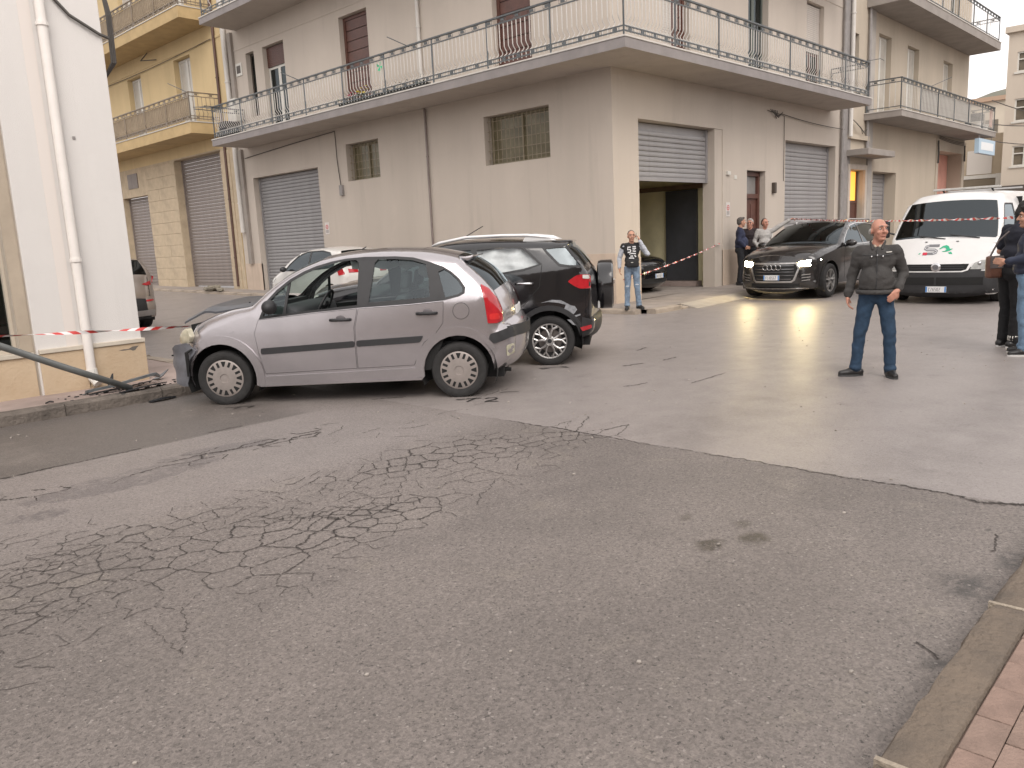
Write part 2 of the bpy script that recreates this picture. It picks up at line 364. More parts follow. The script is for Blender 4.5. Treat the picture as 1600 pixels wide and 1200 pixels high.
def kerb_near():
    rn = random.Random(9); me_cache = []
    xs = [-16.1, -14.85, -13.6, -12.34, -11.10, -9.85, -8.6, -7.35, -6.1, -4.85, -3.6]
    for a, e in zip(xs[:-1], xs[1:]):
        h = e-a-0.012; N = 14; vs = []; fs = []
        prof = [(0.0, -0.15), (0.0, 0.085), (-0.012, 0.112), (-0.035, 0.121), (-0.148, 0.121), (-0.156, 0.112), (-0.158, -0.15)]
        K = len(prof)
        for i in range(N+1):
            t = -h/2 + h*i/N; e1 = 0.008 if i in (0, N) else 0.0
            for q, (yy, zz) in enumerate(prof):
                s_ = rn.uniform(-0.006, 0.004) if q in (1, 2, 3) else rn.uniform(-0.0015, 0.0015)
                if q in (1, 2, 3) and rn.random() < 0.06: s_ -= 0.010
                vs.append((t, yy + (s_ if q < 4 else 0), zz + (s_ if zz > 0 else 0) - e1*(zz > 0)))
        for i in range(N):
            for q in range(K): fs.append((i*K+q, i*K+(q+1)%K, (i+1)*K+(q+1)%K, (i+1)*K+q))
        fs += [tuple(range(K)), tuple(range(N*K, N*K+K))[::-1]]
        me = MB().add(vs, fs).mesh('kerb_stone', KERB2, smooth=40)
        link('kerb_stone', me, near_pav, ((a+e)/2, -9.835, 0))
        mt = MB().box(-0.010, 0.010, -0.150, -0.002, 0.03, 0.117).mesh('mortar_joint', mat('pale_mortar', (0.40, 0.34, 0.27), 0.95, 0.4, 30, 0.5, 80))
        link('mortar_joint', mt, near_pav, (e, -9.835, 0))
kerb_near()
def pavers():
    rn = random.Random(5); mes = []
    for k in range(9):
        q = MB().box(-0.0985, 0.0985, -0.0478, 0.0478, -0.05, 0.0)
        mes.append(q.mesh('paver', BRICK[k % 3], bevel=0.003))
    n = 0
    for r in range(13):
        y = -10.046 - r*0.098; off = (r % 2)*0.1
        for i in range(30):
            x = -12.85 + off + i*0.2
            if x > -8.75: continue
            link('paver', rn.choice(mes), near_pav, (x+rn.uniform(-.001,.001), y, 0.119+rn.uniform(-.0025, .002)), (rn.uniform(-.01,.01), rn.uniform(-.008,.008), rn.uniform(-.008, .008)))
            n += 1
pavers()
# pale ramp slab in front of the open garage
mb = MB(); mb.add([(0.35, -1.42, gz(0.35,-1.42)+0.094), (5.0, -1.42, gz(5,-1.42)+0.094), (5.0, -1.84, gz(5,-1.8)+0.006), (0.35, -1.84, gz(.35,-1.8)+0.006), (0.35,-1.42,-.1),(5,-1.42,-.1),(5,-1.84,-.1),(.35,-1.84,-.1)],
        [(0,1,2,3),(4,5,6,7),(0,1,5,4),(1,2,6,5),(2,3,7,6),(3,0,4,7)])
link('driveway_ramp', mb.mesh('driveway_ramp', mat('ramp_stone', (0.36, 0.32, 0.27), 0.85, 0.25, 3, 0.4, 40)), corner_pav)

# cracks in the old asphalt: a crazed network (dual of a triangulation) drawn as thin dark fissures
def crack_net():
    rn = random.Random(31)
    def cells(x0, x1, y0, y1, n, keep, wmax, sx=1.0, jag=0.012):
        P = [Vector((rn.uniform(x0, x1)*sx, rn.uniform(y0, y1))) for _ in range(n)]
        # spread the seeds so that the cells come out even
        for _ in range(3):
            for i, p in enumerate(P):
                f = Vector((0, 0))
                for j, q in enumerate(P):
                    if i != j:
                        d = p-q; L = d.length
                        if 1e-6 < L < 0.17: f += d/L*(0.17-L)*0.25
                P[i] = p+f
        V, E, F, *_ = delaunay_2d_cdt(P, [], [], 0, 1e-6)
        cc = {}; ed = {}
        for k, f in enumerate(F):
            a, b_, c = (V[i] for i in f); d = 2*(a.x*(b_.y-c.y)+b_.x*(c.y-a.y)+c.x*(a.y-b_.y))
            if abs(d) < 1e-4: continue
            ux = ((a.x**2+a.y**2)*(b_.y-c.y)+(b_.x**2+b_.y**2)*(c.y-a.y)+(c.x**2+c.y**2)*(a.y-b_.y))/d
            uy = ((a.x**2+a.y**2)*(c.x-b_.x)+(b_.x**2+b_.y**2)*(a.x-c.x)+(c.x**2+c.y**2)*(b_.x-a.x))/d
            cc[k] = (ux/sx, uy)
            for q, r in ((0,1),(1,2),(2,0)): ed.setdefault(tuple(sorted((f[q], f[r]))), []).append(k)
        segs = []
        for k in ed.values():
            if len(k) == 2 and all(q in cc for q in k):
                A, B = cc[k[0]], cc[k[1]]; L = math.hypot(A[0]-B[0], A[1]-B[1]); M = ((A[0]+B[0])/2, (A[1]+B[1])/2)
                if L > 0.9 or rn.random() > keep(*M)*(1.0 if math.sin(M[0]*2.9+1.3*math.sin(M[1]*4))+math.sin(M[1]*5.1+M[0]*1.7) > -0.7 else 0.45): continue
                segs.append((A, B, wmax*keep(*M)*max(0.28, 0.55+0.3*math.sin(M[0]*2.9+1.3*math.sin(M[1]*4))+0.3*math.sin(M[1]*5.1+M[0]*1.7))*rn.choice((.5,.7,.9,1.0,1.7))))
        return segs
    mb = MB(); lips = MB()
    def path(A, B, w, jag=0.010, w_end=None):
        L = math.hypot(B[0]-A[0], B[1]-A[1]); n = max(2, int(L/0.014)); nx, ny = -(B[1]-A[1])/max(L, 1e-6), (B[0]-A[0])/max(L, 1e-6)
        off = 0; vs = []; ls = []; k = rn.uniform(.6, 1.0)
        for i in range(n+1):
            t = i/n; off = 0 if i in (0, n) else off*0.80*(1 if i < n*.8 else .7)+rn.uniform(-jag, jag)*min(1, L*4); wi = (w*(1-t)+(w if w_end is None else w_end)*t)*rn.uniform(0.25, 1.35)
            x, y = A[0]+(B[0]-A[0])*t+nx*off, A[1]+(B[1]-A[1])*t+ny*off; a_, b_ = wi*rn.uniform(.8, 2.2)+.002, wi*rn.uniform(.8, 2.2)+.002
            vs += [(x+nx*wi/2, y+ny*wi/2, gz(x, y)+0.0045), (x-nx*wi/2, y-ny*wi/2, gz(x, y)+0.0045)]
            ls += [(x+nx*a_, y+ny*a_, gz(x, y)+0.0018), (x-nx*b_, y-ny*b_, gz(x, y)+0.0018)]
        f = [(2*i, 2*i+1, 2*i+3, 2*i+2) for i in range(n)]
        mb.add(vs, f); lips.add(ls, [q for q in f if rn.random() < k])
    def k1(x, y):
        c = -6.30+0.10*math.sin(x*1.7)+0.06*math.sin(x*4.1)-0.02*(x+11.5); d = abs(y-c)/(0.66+0.14*math.sin(x*2.3+1)+(0.30 if x < -11.4 else 0))
        return max(0.0, min(1.0, 2.2-2.0*d))*(0.92 if x > -10.2 else 1.0)
    for s_ in cells(-15.5, -9.35, -7.6, -5.2, 600, k1, 0.0037, 0.85): path(*s_)
    for s_ in cells(-13.4, -11.4, -6.9, -5.8, 260, lambda x, y: 0.8*k1(x, y)*(math.sin(x*3.1)+math.sin(y*5+x*2) > 0.4), 0.0034, 0.8): path(*s_)
    def k2(x, y): return max(0.0, min(1.0, 1.3-1.4*abs(y+4.42+0.05*(x+11.5))/0.25))*(0.85 if -11.9 < x < -10.7 else 0.35)
    for s_ in cells(-13.4, -10.2, -4.85, -4.05, 100, k2, 0.012, 0.5): path(*s_)
    def k3(x, y): return 0.40*max(0.0, min(1.0, 1.2-abs(y+5.0-0.25*(x+9.6))/0.6))
    for s_ in cells(-10.9, -8.6, -5.8, -4.2, 60, k3, 0.006, 0.5): path(*s_)
    # long seam and its ragged end by the near kerb
    pts = [(-9.45, -5.62), (-9.43, -6.3), (-9.46, -7.1), (-9.45, -7.9), (-9.47, -8.6), (-9.45, -9.2), (-9.52, -9.45), (-9.44, -9.62), (-9.38, -9.8)]
    ws = [0.003, 0.007, 0.003, 0.003, 0.004, 0.008, 0.013, 0.022, 0.032]
    for i in range(len(pts)-1): path(pts[i], pts[i+1], ws[i], 0.010, ws[i+1])
    for A, B, w in (((-13.6,-3.69),(-12.6,-3.66),.012), ((-12.6,-3.66),(-11.9,-3.67),.006), ((-11.3,-3.62),(-10.95,-3.63),.006), ((-10.0,-9.62),(-10.25,-9.66),.003), ((-11.38,-9.66),(-11.46,-9.76),.006), ((-8.4,-3.6),(-8.15,-3.7),.012), ((-9.2,-3.9),(-9.5,-3.7),.008), ((-6.5,-4.8),(-6.2,-4.9),.012), ((-5.9,-5.0),(-5.6,-5.0),.01), ((-7.6,-5.6),(-7.3,-5.7),.008), ((-5.3,-4.2),(-5.0,-4.15),.012)):
        path(A, B, w)
    o = mb.build('road_cracks', mat('crack_dark', (0.052, 0.045, 0.041), 0.95, 0.4, 40)); o['kind'] = 'stuff'
    o = lips.build('crack_edges', mat('crack_lip', (0.142, 0.123, 0.113), 0.95, 0.45, 60, 0.6, 120)); o['kind'] = 'stuff'
crack_net()
# ------------------------------------------------------------------ buildings: shared builders
def wall_sheet(mb, xf, u0, u1, z0, z1, ops):
    """wall face with real openings and reveals; ops = (ua, ub, za, zb, depth)"""
    us = sorted({u0, u1, *[v for o in ops for v in o[:2] if u0 < v < u1]})
    zs = sorted({z0, z1, *[v for o in ops for v in o[2:4] if z0 < v < z1]})
    for a, b_ in zip(us[:-1], us[1:]):
        for c, d in zip(zs[:-1], zs[1:]):
            um, zm = (a+b_)/2, (c+d)/2
            if any(o[0] < um < o[1] and o[2] < zm < o[3] for o in ops): continue
            mb.add([xf(a, 0, c), xf(b_, 0, c), xf(b_, 0, d), xf(a, 0, d)], [(0,1,2,3)])
    for (a, b_, c, d, dp) in ops:
        c = max(c, z0)
        P = [(a, c), (b_, c), (b_, d), (a, d)]
        for i in range(4):
            p, q = P[i], P[(i+1) % 4]
            mb.add([xf(p[0], 0, p[1]), xf(q[0], 0, q[1]), xf(q[0], -dp, q[1]), xf(p[0], -dp, p[1])], [(0,1,2,3)])

def shutter(parent, xf, u0, u1, z0, z1, o, hs, m, name='roller_shutter', box=0.0, label=None):
    """roller shutter: frame part with each slat a sub-part"""
    q = MB(xf)
    q.box(u0, u0+0.06, o-0.03, o+0.05, z0, z1); q.box(u1-0.06, u1, o-0.03, o+0.05, z0, z1)
    if box: q.box(u0+0.0605, u1-0.0605, o-0.10, o-0.02, z1-box, z1-0.002)
    q.box(u0+0.061, u1-0.061, o-0.012, o+0.022, z0+0.002, z0+hs*0.8)
    fr = q.build(name, m, parent)
    n = max(1, int(round((z1-box-z0-hs*0.8)/hs))); h = (z1-box-z0-hs*0.8)/n
    w = (u1-u0)/2-0.062
    prof = [(0.0, 0.002), (0.010, 0.010), (0.017, h*0.35), (0.015, h*0.72), (0.004, h-0.006), (-0.012, h-0.002), (-0.012, 0.002)]
    vs = []; k = len(prof)
    for s_ in (-w, w): vs += [xf(s_, p[0], p[1]) for p in prof]
    fs = [(i, (i+1)%k, k+(i+1)%k, k+i) for i in range(k)] + [tuple(range(k)), tuple(range(k, 2*k))[::-1]]
    me = MB().add(vs, fs).mesh('slat', m)
    for i in range(n):
        link('slat', me, fr, xf((u0+u1)/2, o+random.uniform(-.002,.002), z0+hs*0.8+i*h))
    if label: fr['label'] = label
    return fr

def boarded_door(parent, xf, u0, u1, z0, z1, o, m, n=8, name='shutter_door'):
    q = MB(xf); w = 0.09
    q.box(u0, u0+w, o-0.05, o+0.02, z0, z1); q.box(u1-w, u1, o-0.05, o+0.02, z0, z1); q.box(u0+w, u1-w, o-0.05, o+0.02, z1-w, z1)
    fr = q.build(name, m, parent)
    h = (z1-w-z0)/n
    me = MB(lambda a, b_, c: xf(a, b_, c)).box(-(u1-u0)/2+w+.003, (u1-u0)/2-w-.003, -0.02, 0.0, 0.008, h-0.008).mesh('board', m, bevel=0.004)
    for i in range(n): link('board', me, fr, xf((u0+u1)/2, o, z0+i*h))
    return fr

def glazed_door(parent, xf, u0, u1, z0, z1, o, frame, pane, name='balcony_door', leaves=2, roller=0.0, rollmat=None):
    q = MB(xf); w = 0.07
    zt = z1-roller
    n = leaves; W = (u1-u0)/n
    for i in range(n):
        a, b_ = u0+i*W, u0+(i+1)*W
        q.box(a+.001, a+w, o-0.05, o, z0, zt); q.box(b_-w, b_-.001, o-0.05, o, z0, zt)
        q.box(a+w, b_-w, o-0.05, o, zt-w, zt); q.box(a+w, b_-w, o-0.05, o, z0, z0+w*1.6)
    fr = q.build(name, frame, parent)
    for i in range(n):
        a, b_ = u0+i*W+w, u0+(i+1)*W-w
        MB(xf).box(a, b_, o-0.03, o-0.02, z0+w*1.6, zt-w).build('pane', pane, fr)
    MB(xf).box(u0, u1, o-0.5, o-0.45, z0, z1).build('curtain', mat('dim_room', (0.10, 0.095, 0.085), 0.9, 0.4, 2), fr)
    if roller:
        k = int(roller/0.055)
        me = MB(xf).box(-(u1-u0)/2+.01, (u1-u0)/2-.01, -0.008, 0.008, 0.003, 0.052).mesh('slat', rollmat or frame, bevel=0.003)
        for i in range(k): link('slat', me, fr, xf((u0+u1)/2, o+0.03, z1-roller+i*0.055))
    return fr

RAILM = mat('rail_grey_paint', (0.10, 0.11, 0.115), 0.5, 0.3, 12, metal=0.0)
BALM = mat('baluster_paint', (0.60, 0.575, 0.54), 0.5, 0.2, 9)
def railing(parent, path, z0, h, posts=1.9, gap=0.125, rail=RAILM, bal=BALM, belly=0.075, deco=True, balusters=True, post_r=0.020, z_low=0.10):
    """metal balcony railing along a path of (x, y) points: rails, posts and each baluster are sub-parts of the balcony"""
    bme = None
    if balusters:
        pts = [(0, 0, z_low-0.04), (0, 0, z_low+0.10), (-belly*0.9, 0, z_low+0.15), (-belly, 0, z_low+0.19), (-belly*0.2, 0, z_low+0.26), (0, 0, z_low+0.30), (0, 0, h-0.13)] if belly else [(0,0,z_low), (0,0,h-0.13)]
        bme = MB().tube(pts, 0.0105, 4).mesh('baluster', bal, smooth=40)
    pme = MB().tube([(0,0,-0.02), (0,0,h-0.01)], post_r, 6).mesh('post', rail, smooth=40)
    for (a, b_) in zip(path[:-1], path[1:]):
        A = Vector((a[0], a[1], 0)); B = Vector((b_[0], b_[1], 0)); d = B-A; L = d.length; d.normalize(); out = Vector((d.y, -d.x, 0))
        ang = math.atan2(d.y, d.x)
        if L < 0.2: continue
        for nm, zz, w, hh in (('top_rail', h, 0.030, 0.016), ('middle_rail', h-0.13, 0.014, 0.012), ('bottom_rail', z_low, 0.014, 0.012)) + ((('lower_rail', z_low+0.085, 0.014, 0.011),) if belly else ()):
            q = MB().box(-L/2-0.01, L/2+0.01, -w, w, -hh, hh)
            link(nm, q.mesh(nm, rail), parent, tuple((A+B)/2+Vector((0,0,z0+zz))), (0,0,ang))
        n = max(1, int(round(L/posts)))
        for i in range(n+1):
            p = A+d*(L*i/n); link('post', pme, parent, (p.x, p.y, z0))
        if deco:
            q = MB(); k = int(L/0.42)
            for i in range(k):
                t = -L/2+(i+0.5)*L/k
                q.tube([(t-0.10,0,-.035),(t+0.10,0,-.035),(t+0.10,0,.035),(t-0.10,0,.035),(t-0.10,0,-.035)], 0.006, 4, False)
                q.box(t-0.05, t+0.05, -.009, .009, -.024, .024)
            om_ = q.mesh('rail_ornament', rail); link('rail_ornament', om_, parent, tuple((A+B)/2+Vector((0,0,z0+h-0.065))), (0,0,ang))['kind'] = 'stuff'
            if belly: link('rail_ornament', om_, parent, tuple((A+B)/2+Vector((0,0,z0+z_low+0.042))), (0,0,ang))['kind'] = 'stuff'
        if bme:
            k = int(L/gap)
            for i in range(1, k):
                p = A+d*(L*i/k); link('baluster', bme, parent, (p.x, p.y, z0), (0,0,ang+math.pi/2))

def slab_L(name, poly, z0, z1, m, parent, lip=None):
    """balcony slab from a footprint polygon, with a thin pale stone edging on top"""
    o = MB().prism(poly, z0, z1, 'z').build(name, m, parent, bevel=0.008)
    return o
def grow(path, d):
    return path

PLW = mat('plaster_beige', (0.510, 0.450, 0.390), 0.92, 0.10, 0.7, 0.25, 90, streak=True, dirt=0.36)
PLIN = mat('plinth_beige', (0.52, 0.42, 0.335), 0.9, 0.13, 2.2, 0.25, 60, dirt=0.7)
CONC = mat('slab_concrete', (0.30, 0.27, 0.245), 0.9, 0.2, 1.5, 0.2, 60)
SOFF = mat('soffit_paint', (0.42, 0.37, 0.325), 0.9, 0.15, 1.2, 0.2, 60, dirt=0.6); FASC = mat('fascia_grey', (0.255, 0.232, 0.225), 0.85, 0.2, 2, 0.2, 60)
EDGE = mat('slab_edging_stone', (0.55, 0.52, 0.48), 0.7, 0.15, 5)
SHUT = mat('shutter_grey', (0.335, 0.325, 0.328), 0.45, 0.12, 4, 0.0, metal=0.25, dirt=0.5)
SHUTB = mat('shutter_blue_grey', (0.285, 0.278, 0.280), 0.5, 0.15, 3, metal=0.2, dirt=0.6)
SHUTBR = mat('shutter_taupe', (0.225, 0.19, 0.17), 0.55, 0.2, 3, metal=0.1, dirt=0.6)
WOODB = mat('brown_shutter', (0.115, 0.048, 0.035), 0.45, 0.35, 6, 0.1, 30)
WOODP = mat('pale_roller', (0.55, 0.50, 0.45), 0.6, 0.15, 8)
DARKF = mat('dark_frame', (0.06, 0.045, 0.035), 0.5)
WHF = mat('white_frame', (0.62, 0.60, 0.55), 0.5, 0.1, 8)
PANE = glass('window_glass', (0.55, 0.62, 0.58), 0.45)
PIPEW = mat('pipe_white', (0.60, 0.57, 0.53), 0.5, 0.2, 5, streak=True)
PIPEB = mat('pipe_brown', (0.11, 0.06, 0.045), 0.5, 0.3, 5)
PIPEG = mat('pipe_grey', (0.27, 0.25, 0.24), 0.5, 0.25, 5)
BLACKC = mat('black_cable', (0.075, 0.068, 0.062), 0.7)
def pipe(parent, pts, r, m, name='drain_pipe', clips=True):
    p = MB().tube(pts, r, 10).build(name, m, parent, smooth=50)
    if clips:
        a, b_ = Vector(pts[0]), Vector(pts[-1]); n = max(1, int((b_-a).length/1.9))
        for i in range(n):
            c = a.lerp(b_, (i+0.5)/n)
            MB().lathe([(r*0.9, -0.02), (r*1.25, -0.02), (r*1.25, 0.02), (r*0.9, 0.02)], 10, tuple(c), 'z', True).build('pipe_clip', m, p)
    return p
def cable(parent, pts, r=0.012, name='cable', m=None):
    return MB().tube(pts, r, 5).build(name, m or BLACKC, parent)
def sag(a, b_, s, n=10):
    A, B = Vector(a), Vector(b_); return [tuple(A.lerp(B, i/n) - Vector((0,0,s*4*(i/n)*(1-i/n)))) for i in range(n+1)]

# ------------------------------------------------------------------ the corner house
H = thing('corner_house', 'beige plastered corner house with wraparound balcony and half open garage', 'building', (0, 0, 0))
LOPS = [(11.2, 15.15, -0.2, 4.09, 0.35), (8.1, 9.66, 3.53, 4.59, 0.32), (1.76, 3.87, 3.43, 4.59, 0.34),
        (12.5, 13.76, 5.42, 8.07, 0.28), (14.3, 14.83, 6.05, 8.07, 0.22), (8.2, 9.52, 5.42, 8.07, 0.28), (2.2, 3.4, 5.42, 8.07, 0.28)]
ROPS = [(0.97, 4.75, -0.2, 4.12, 0.36), (6.07, 7.16, -0.2, 3.15, 0.32), (8.4, 12.05, -0.2, 4.06, 0.36),
        (2.0, 3.2, 5.42, 8.07, 0.28), (6.1, 7.25, 5.42, 8.07, 0.28), (9.7, 10.93, 5.42, 8.07, 0.28)]
mb = MB(); wall_sheet(mb, FL, 0, 16.28, -0.2, 12.6, LOPS)
wl = mb.build('wall', PLW, H)
mb = MB(); wall_sheet(mb, FR, 0, 12.53, -0.2, 12.6, ROPS)
wr = mb.build('wall', PLW, H)
mb = MB(); mb.add([(0,16.28,-.2),(12.53,16.28,-.2),(12.53,16.28,12.6),(0,16.28,12.6),(12.53,0,-.2),(12.53,0,12.6)], [(0,1,2,3),(1,4,5,2)])
mb.build('back_wall', PLW, H)
MB().box(-0.25, 12.7, -0.25, 16.4, 12.602, 12.9).build('roof', CONC, H)
# plinth, 15 mm proud, split at the openings
def plinth(parent, xf, spans, z1, m, proud=0.015):
    for a, b_ in spans:
        MB(xf).box(a, b_, -0.05, proud, -0.2, z1).build('plinth', m, parent, bevel=0.004)
plinth(H, FL, [(-0.013, 11.2), (15.15, 16.28)], 1.2, PLIN)
plinth(H, FR, [(0.0, 0.97), (4.75, 6.07), (7.16, 8.4), (12.05, 12.53)], 1.08, PLIN)
# roller shutters on both streets
shutter(H, FL, 11.22, 15.13, 0.22, 4.08, -0.24, 0.11, SHUTB, label='closed blue grey roller shutter')
shutter(H, FR, 0.99, 4.37, 2.80, 4.10, -0.26, 0.121, SHUT, box=0.16, label='half raised grey roller shutter')
shutter(H, FR, 8.42, 12.03, 0.20, 4.05, -0.26, 0.125, SHUT, box=0.14, label='closed pale grey roller shutter')
MB(FR).box(4.375, 4.75, -0.36, -0.02, 0.02, 4.119).build('jamb', PLW, H)
# garage room behind the raised shutter
GY = mat('garage_ochre', (0.80, 0.73, 0.47), 0.9, 0.2, 1.5)
q = MB(); q.add([(0.6,0.37,.1),(4.9,0.37,.1),(4.9,6.4,.1),(0.6,6.4,.1),(0.6,0.37,4.2),(4.9,0.37,4.2),(4.9,6.4,4.2),(0.6,6.4,4.2)],
      [(4,5,6,7),(2,3,7,6),(3,0,4,7),(1,2,6,5)]); gr = q.build('garage_room', GY, H)
q = MB(); q.add([(0.6,0.03,.105),(4.9,0.03,.135),(4.9,6.39,.135),(0.6,6.39,.105)], [(0,1,2,3)]); q.build('garage_floor', PAVE2, gr)
MB().box(4.80, 4.895, 0.80, 1.76, 0.28, 2.70).build('garage_door', mat('steel_door', (0.060, 0.062, 0.068), 0.45, 0.2, 4), gr, bevel=0.006)
MB().box(4.77, 4.897, 0.38, 6.3, 2.72, 2.84).build('beam', mat('rust_beam', (0.16, 0.10, 0.06), 0.7, 0.3, 5), gr)
MB().box(4.60, 4.898, 0.70, 2.6, 0.137, 0.27).build('step', PAVE, gr)
# grilled windows on the side street
def grille_window(u0, u1, z0, z1, nv, nh):
    o = -0.30
    fr = MB(FL); w = 0.05
    fr.box(u0, u0+w, o, o+.05, z0, z1); fr.box(u1-w, u1, o, o+.05, z0, z1); fr.box(u0+w, u1-w, o, o+.05, z1-w, z1); fr.box(u0+w, u1-w, o, o+.05, z0, z0+w)
    um = (u0+u1)/2; fr.box(um-.025, um+.025, o, o+.05, z0+w, z1-w)
    f = fr.build('window', mat('olive_frame', (0.22, 0.19, 0.12), 0.5), H)
    MB(FL).box(u0+w, u1-w, o-.01, o, z0+w, z1-w).build('pane', mat('frosted_olive_pane', (0.20, 0.175, 0.105), 0.25, 0.4, 2.5), f)
    bm_ = mat('grille_iron', (0.33, 0.27, 0.19), 0.6, 0.4, 14)
    v = MB().tube([(0,0,z0+.01),(0,0,z1-.01)], 0.008, 5).mesh('bar', bm_)
    for i in range(nv): link('bar', v, f, FL(u0+(i+0.5)*(u1-u0)/nv, -0.10, 0))
    hme = MB().tube([(0,-(u1-u0)/2,0),(0,(u1-u0)/2,0)], 0.008, 5).mesh('bar', bm_)
    for i in range(nh): link('bar', hme, f, FL(um, -0.117, z0+(i+0.5)*(z1-z0)/nh))
grille_window(1.77, 3.86, 3.44, 4.58, 15, 5)
grille_window(8.11, 9.65, 3.54, 4.58, 9, 5)
# street door with transom
q = MB(FR); q.box(6.09, 6.20, -0.28, -0.16, 0.15, 3.13); q.box(7.03, 7.14, -0.28, -0.16, 0.15, 3.13); q.box(6.20, 7.03, -0.28, -0.16, 3.02, 3.13); q.box(6.20, 7.03, -0.28, -0.16, 2.42, 2.54)
dr = q.build('street_door', WOODB, H)
MB(FR).box(6.20, 7.03, -0.245, -0.235, 2.54, 3.02).build('transom_pane', mat('dull_pane', (0.24, 0.23, 0.22), 0.2, 0.2, 3), dr)
for a, b_ in ((6.205, 6.61), (6.62, 7.025)):
    lf = MB(FR).box(a, b_, -0.26, -0.21, 0.15, 2.415).build('door_leaf', WOODB, dr, bevel=0.004)
    for zz in (0.35, 1.05, 1.72): MB(FR).box(a+.07, b_-.07, -0.21, -0.195, zz, zz+.55).build('panel', WOODB, lf, bevel=0.008)
MB().ball((6.58, 0.19, 1.15), 0.028).build('door_knob', mat('brass', (0.5, 0.36, 0.14), 0.3, metal=1.0), dr, smooth=True)
# first floor doors
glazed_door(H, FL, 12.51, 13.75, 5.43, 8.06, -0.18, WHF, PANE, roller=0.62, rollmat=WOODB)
glazed_door(H, FL, 14.31, 14.82, 6.06, 8.06, -0.16, DARKF, PANE, 'narrow_window', 1)
boarded_door(H, FL, 8.21, 9.51, 5.43, 8.06, -0.17, WOODB, 9)
boarded_door(H, FL, 2.21, 3.39, 5.43, 8.06, -0.17, WOODB, 9)
boarded_door(H, FR, 2.60, 3.19, 5.43, 8.06, -0.17, WOODB, 9)
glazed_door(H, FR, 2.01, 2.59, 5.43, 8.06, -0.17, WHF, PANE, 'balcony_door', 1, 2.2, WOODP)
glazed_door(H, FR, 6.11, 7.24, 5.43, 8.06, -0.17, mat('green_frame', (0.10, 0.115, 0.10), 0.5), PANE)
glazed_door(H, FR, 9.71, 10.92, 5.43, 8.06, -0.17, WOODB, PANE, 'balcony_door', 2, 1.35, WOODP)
# thin stucco lines, vent, meter boxes
MB(FL).box(0.0, 16.2, -0.02, 0.014, 8.27, 8.33).build('string_course', PLW, H)
MB(FR).box(0.0, 12.5, -0.02, 0.014, 8.27, 8.33).build('string_course', PLW, H)
vt = MB(FL).box(15.12, 15.5, 0.001, 0.03, 7.45, 7.85).build('vent', WHF, H); MB(FL).box(15.19, 15.43, 0.03, 0.036, 7.53, 7.77).build('vent_grid', DARKF, vt)
MB(FL).box(15.45, 15.75, 0.001, 0.22, 6.0, 6.75).build('boiler_box', WHF, H, bevel=0.01)
# balconies
def L_slab(z0, z1, yend, xend, p=1.25):
    b_ = MB().prism([(-0.0, yend), (-p, yend), (-p, -p), (xend, -p), (xend, 0.0), (0.0, 0.0)], z0, z1-0.035, 'z').build('balcony', SOFF, H, bevel=0.006)
    MB(FL).box(-p-.003, yend+.003, p, p+.004, z0-.004, z1-.037).build('slab_fascia', FASC, b_); MB(FR).box(-p, xend+.003, p, p+.004, z0-.004, z1-.037).build('slab_fascia', FASC, b_)
    e = p+0.02
    MB().prism([(-0.0, yend+.02), (-e, yend+.02), (-e, -e), (xend+.02, -e), (xend+.02, 0.0), (0.0, 0.0)], z1-0.033, z1, 'z').build('slab_edging', EDGE, b_, bevel=0.006)
    return b_
B1 = L_slab(5.10, 5.32, 15.3, 11.55)
railing(B1, [(-0.06, 15.22), (-1.18, 15.22), (-1.18, -1.18), (11.47, -1.18), (11.47, -0.06)][::-1], 5.32, 1.01)
B2 = L_slab(8.88, 9.10, 15.3, 11.55)
railing(B2, [(-0.06, 15.22), (-1.18, 15.22), (-1.18, -1.18), (11.47, -1.18), (11.47, -0.06)][::-1], 9.10, 1.01, gap=0.5)
# clothes line arms on the railing, flower box plants, green pinwheel
for (yy, dz) in ((5.1, 0), (9.9, 0)):
    MB().tube([(-1.18, yy, 6.30), (-1.62, yy+0.28, 6.52)], 0.012, 5).build('clothesline_arm', RAILM, B1)
MB().tube([(11.0,-1.18,6.3),(11.2,-1.6,6.34),(11.5,-1.6,6.32)], 0.01, 5).build('clothesline_arm', RAILM, B1)
# pipes and cables
pipe(H, [(-0.05, 5.98, 5.09), (-0.05, 5.98, 1.2), (-0.05, 5.98, 0.2)], 0.03, mat('pipe_taupe', (0.22, 0.18, 0.165), 0.5, 0.2, 5))
pipe(H, [(-0.07, 6.0, 8.87), (-0.07, 6.0, 5.33)], 0.05, PIPEW)
pipe(H, [(-0.09, 16.02, 12.4), (-0.09, 16.02, 5.0), (-0.09, 16.02, 2.3)], 0.085, PIPEW)
MB(FL).box(15.62, 15.84, 0.001, 0.10, 1.2, 5.09).build('pilaster', mat('dark_pilaster', (0.30, 0.265, 0.235), 0.9, 0.2, 2), H)
MB(FL).box(15.56, 15.78, 0.001, 0.10, 5.33, 8.87).build('pilaster', mat('dark_pilaster', (0.30, 0.265, 0.235), 0.9, 0.2, 2), H)
pipe(H, [(12.38, -0.08, 12.0), (12.38, -0.08, 5.3), (12.38, -0.08, 0.2)], 0.055, PIPEG)
cable(H, [(-0.03, 15.5, 4.78), (-0.03, 12.6, 4.92), (-0.03, 10.1, 5.02), (-0.03, 10.1, 4.2), (-0.03, 10.0, 3.3)], 0.013)
cable(H, sag((8.0, -0.05, 4.75), (12.5, -0.1, 4.6), 0.05), 0.012)
cable(H, [(7.2, -0.03, 4.78), (8.0, -0.05, 4.72), (8.25, -0.03, 4.70), (8.25, -0.03, 2.9)], 0.009)
for k in range(5): cable(H, [(7.35+k*0.1, -0.04, 4.82), (7.5+k*0.06, -0.09, 4.70-k*.02), (7.7+k*0.1, -0.05, 4.6+k*.05)], 0.010)
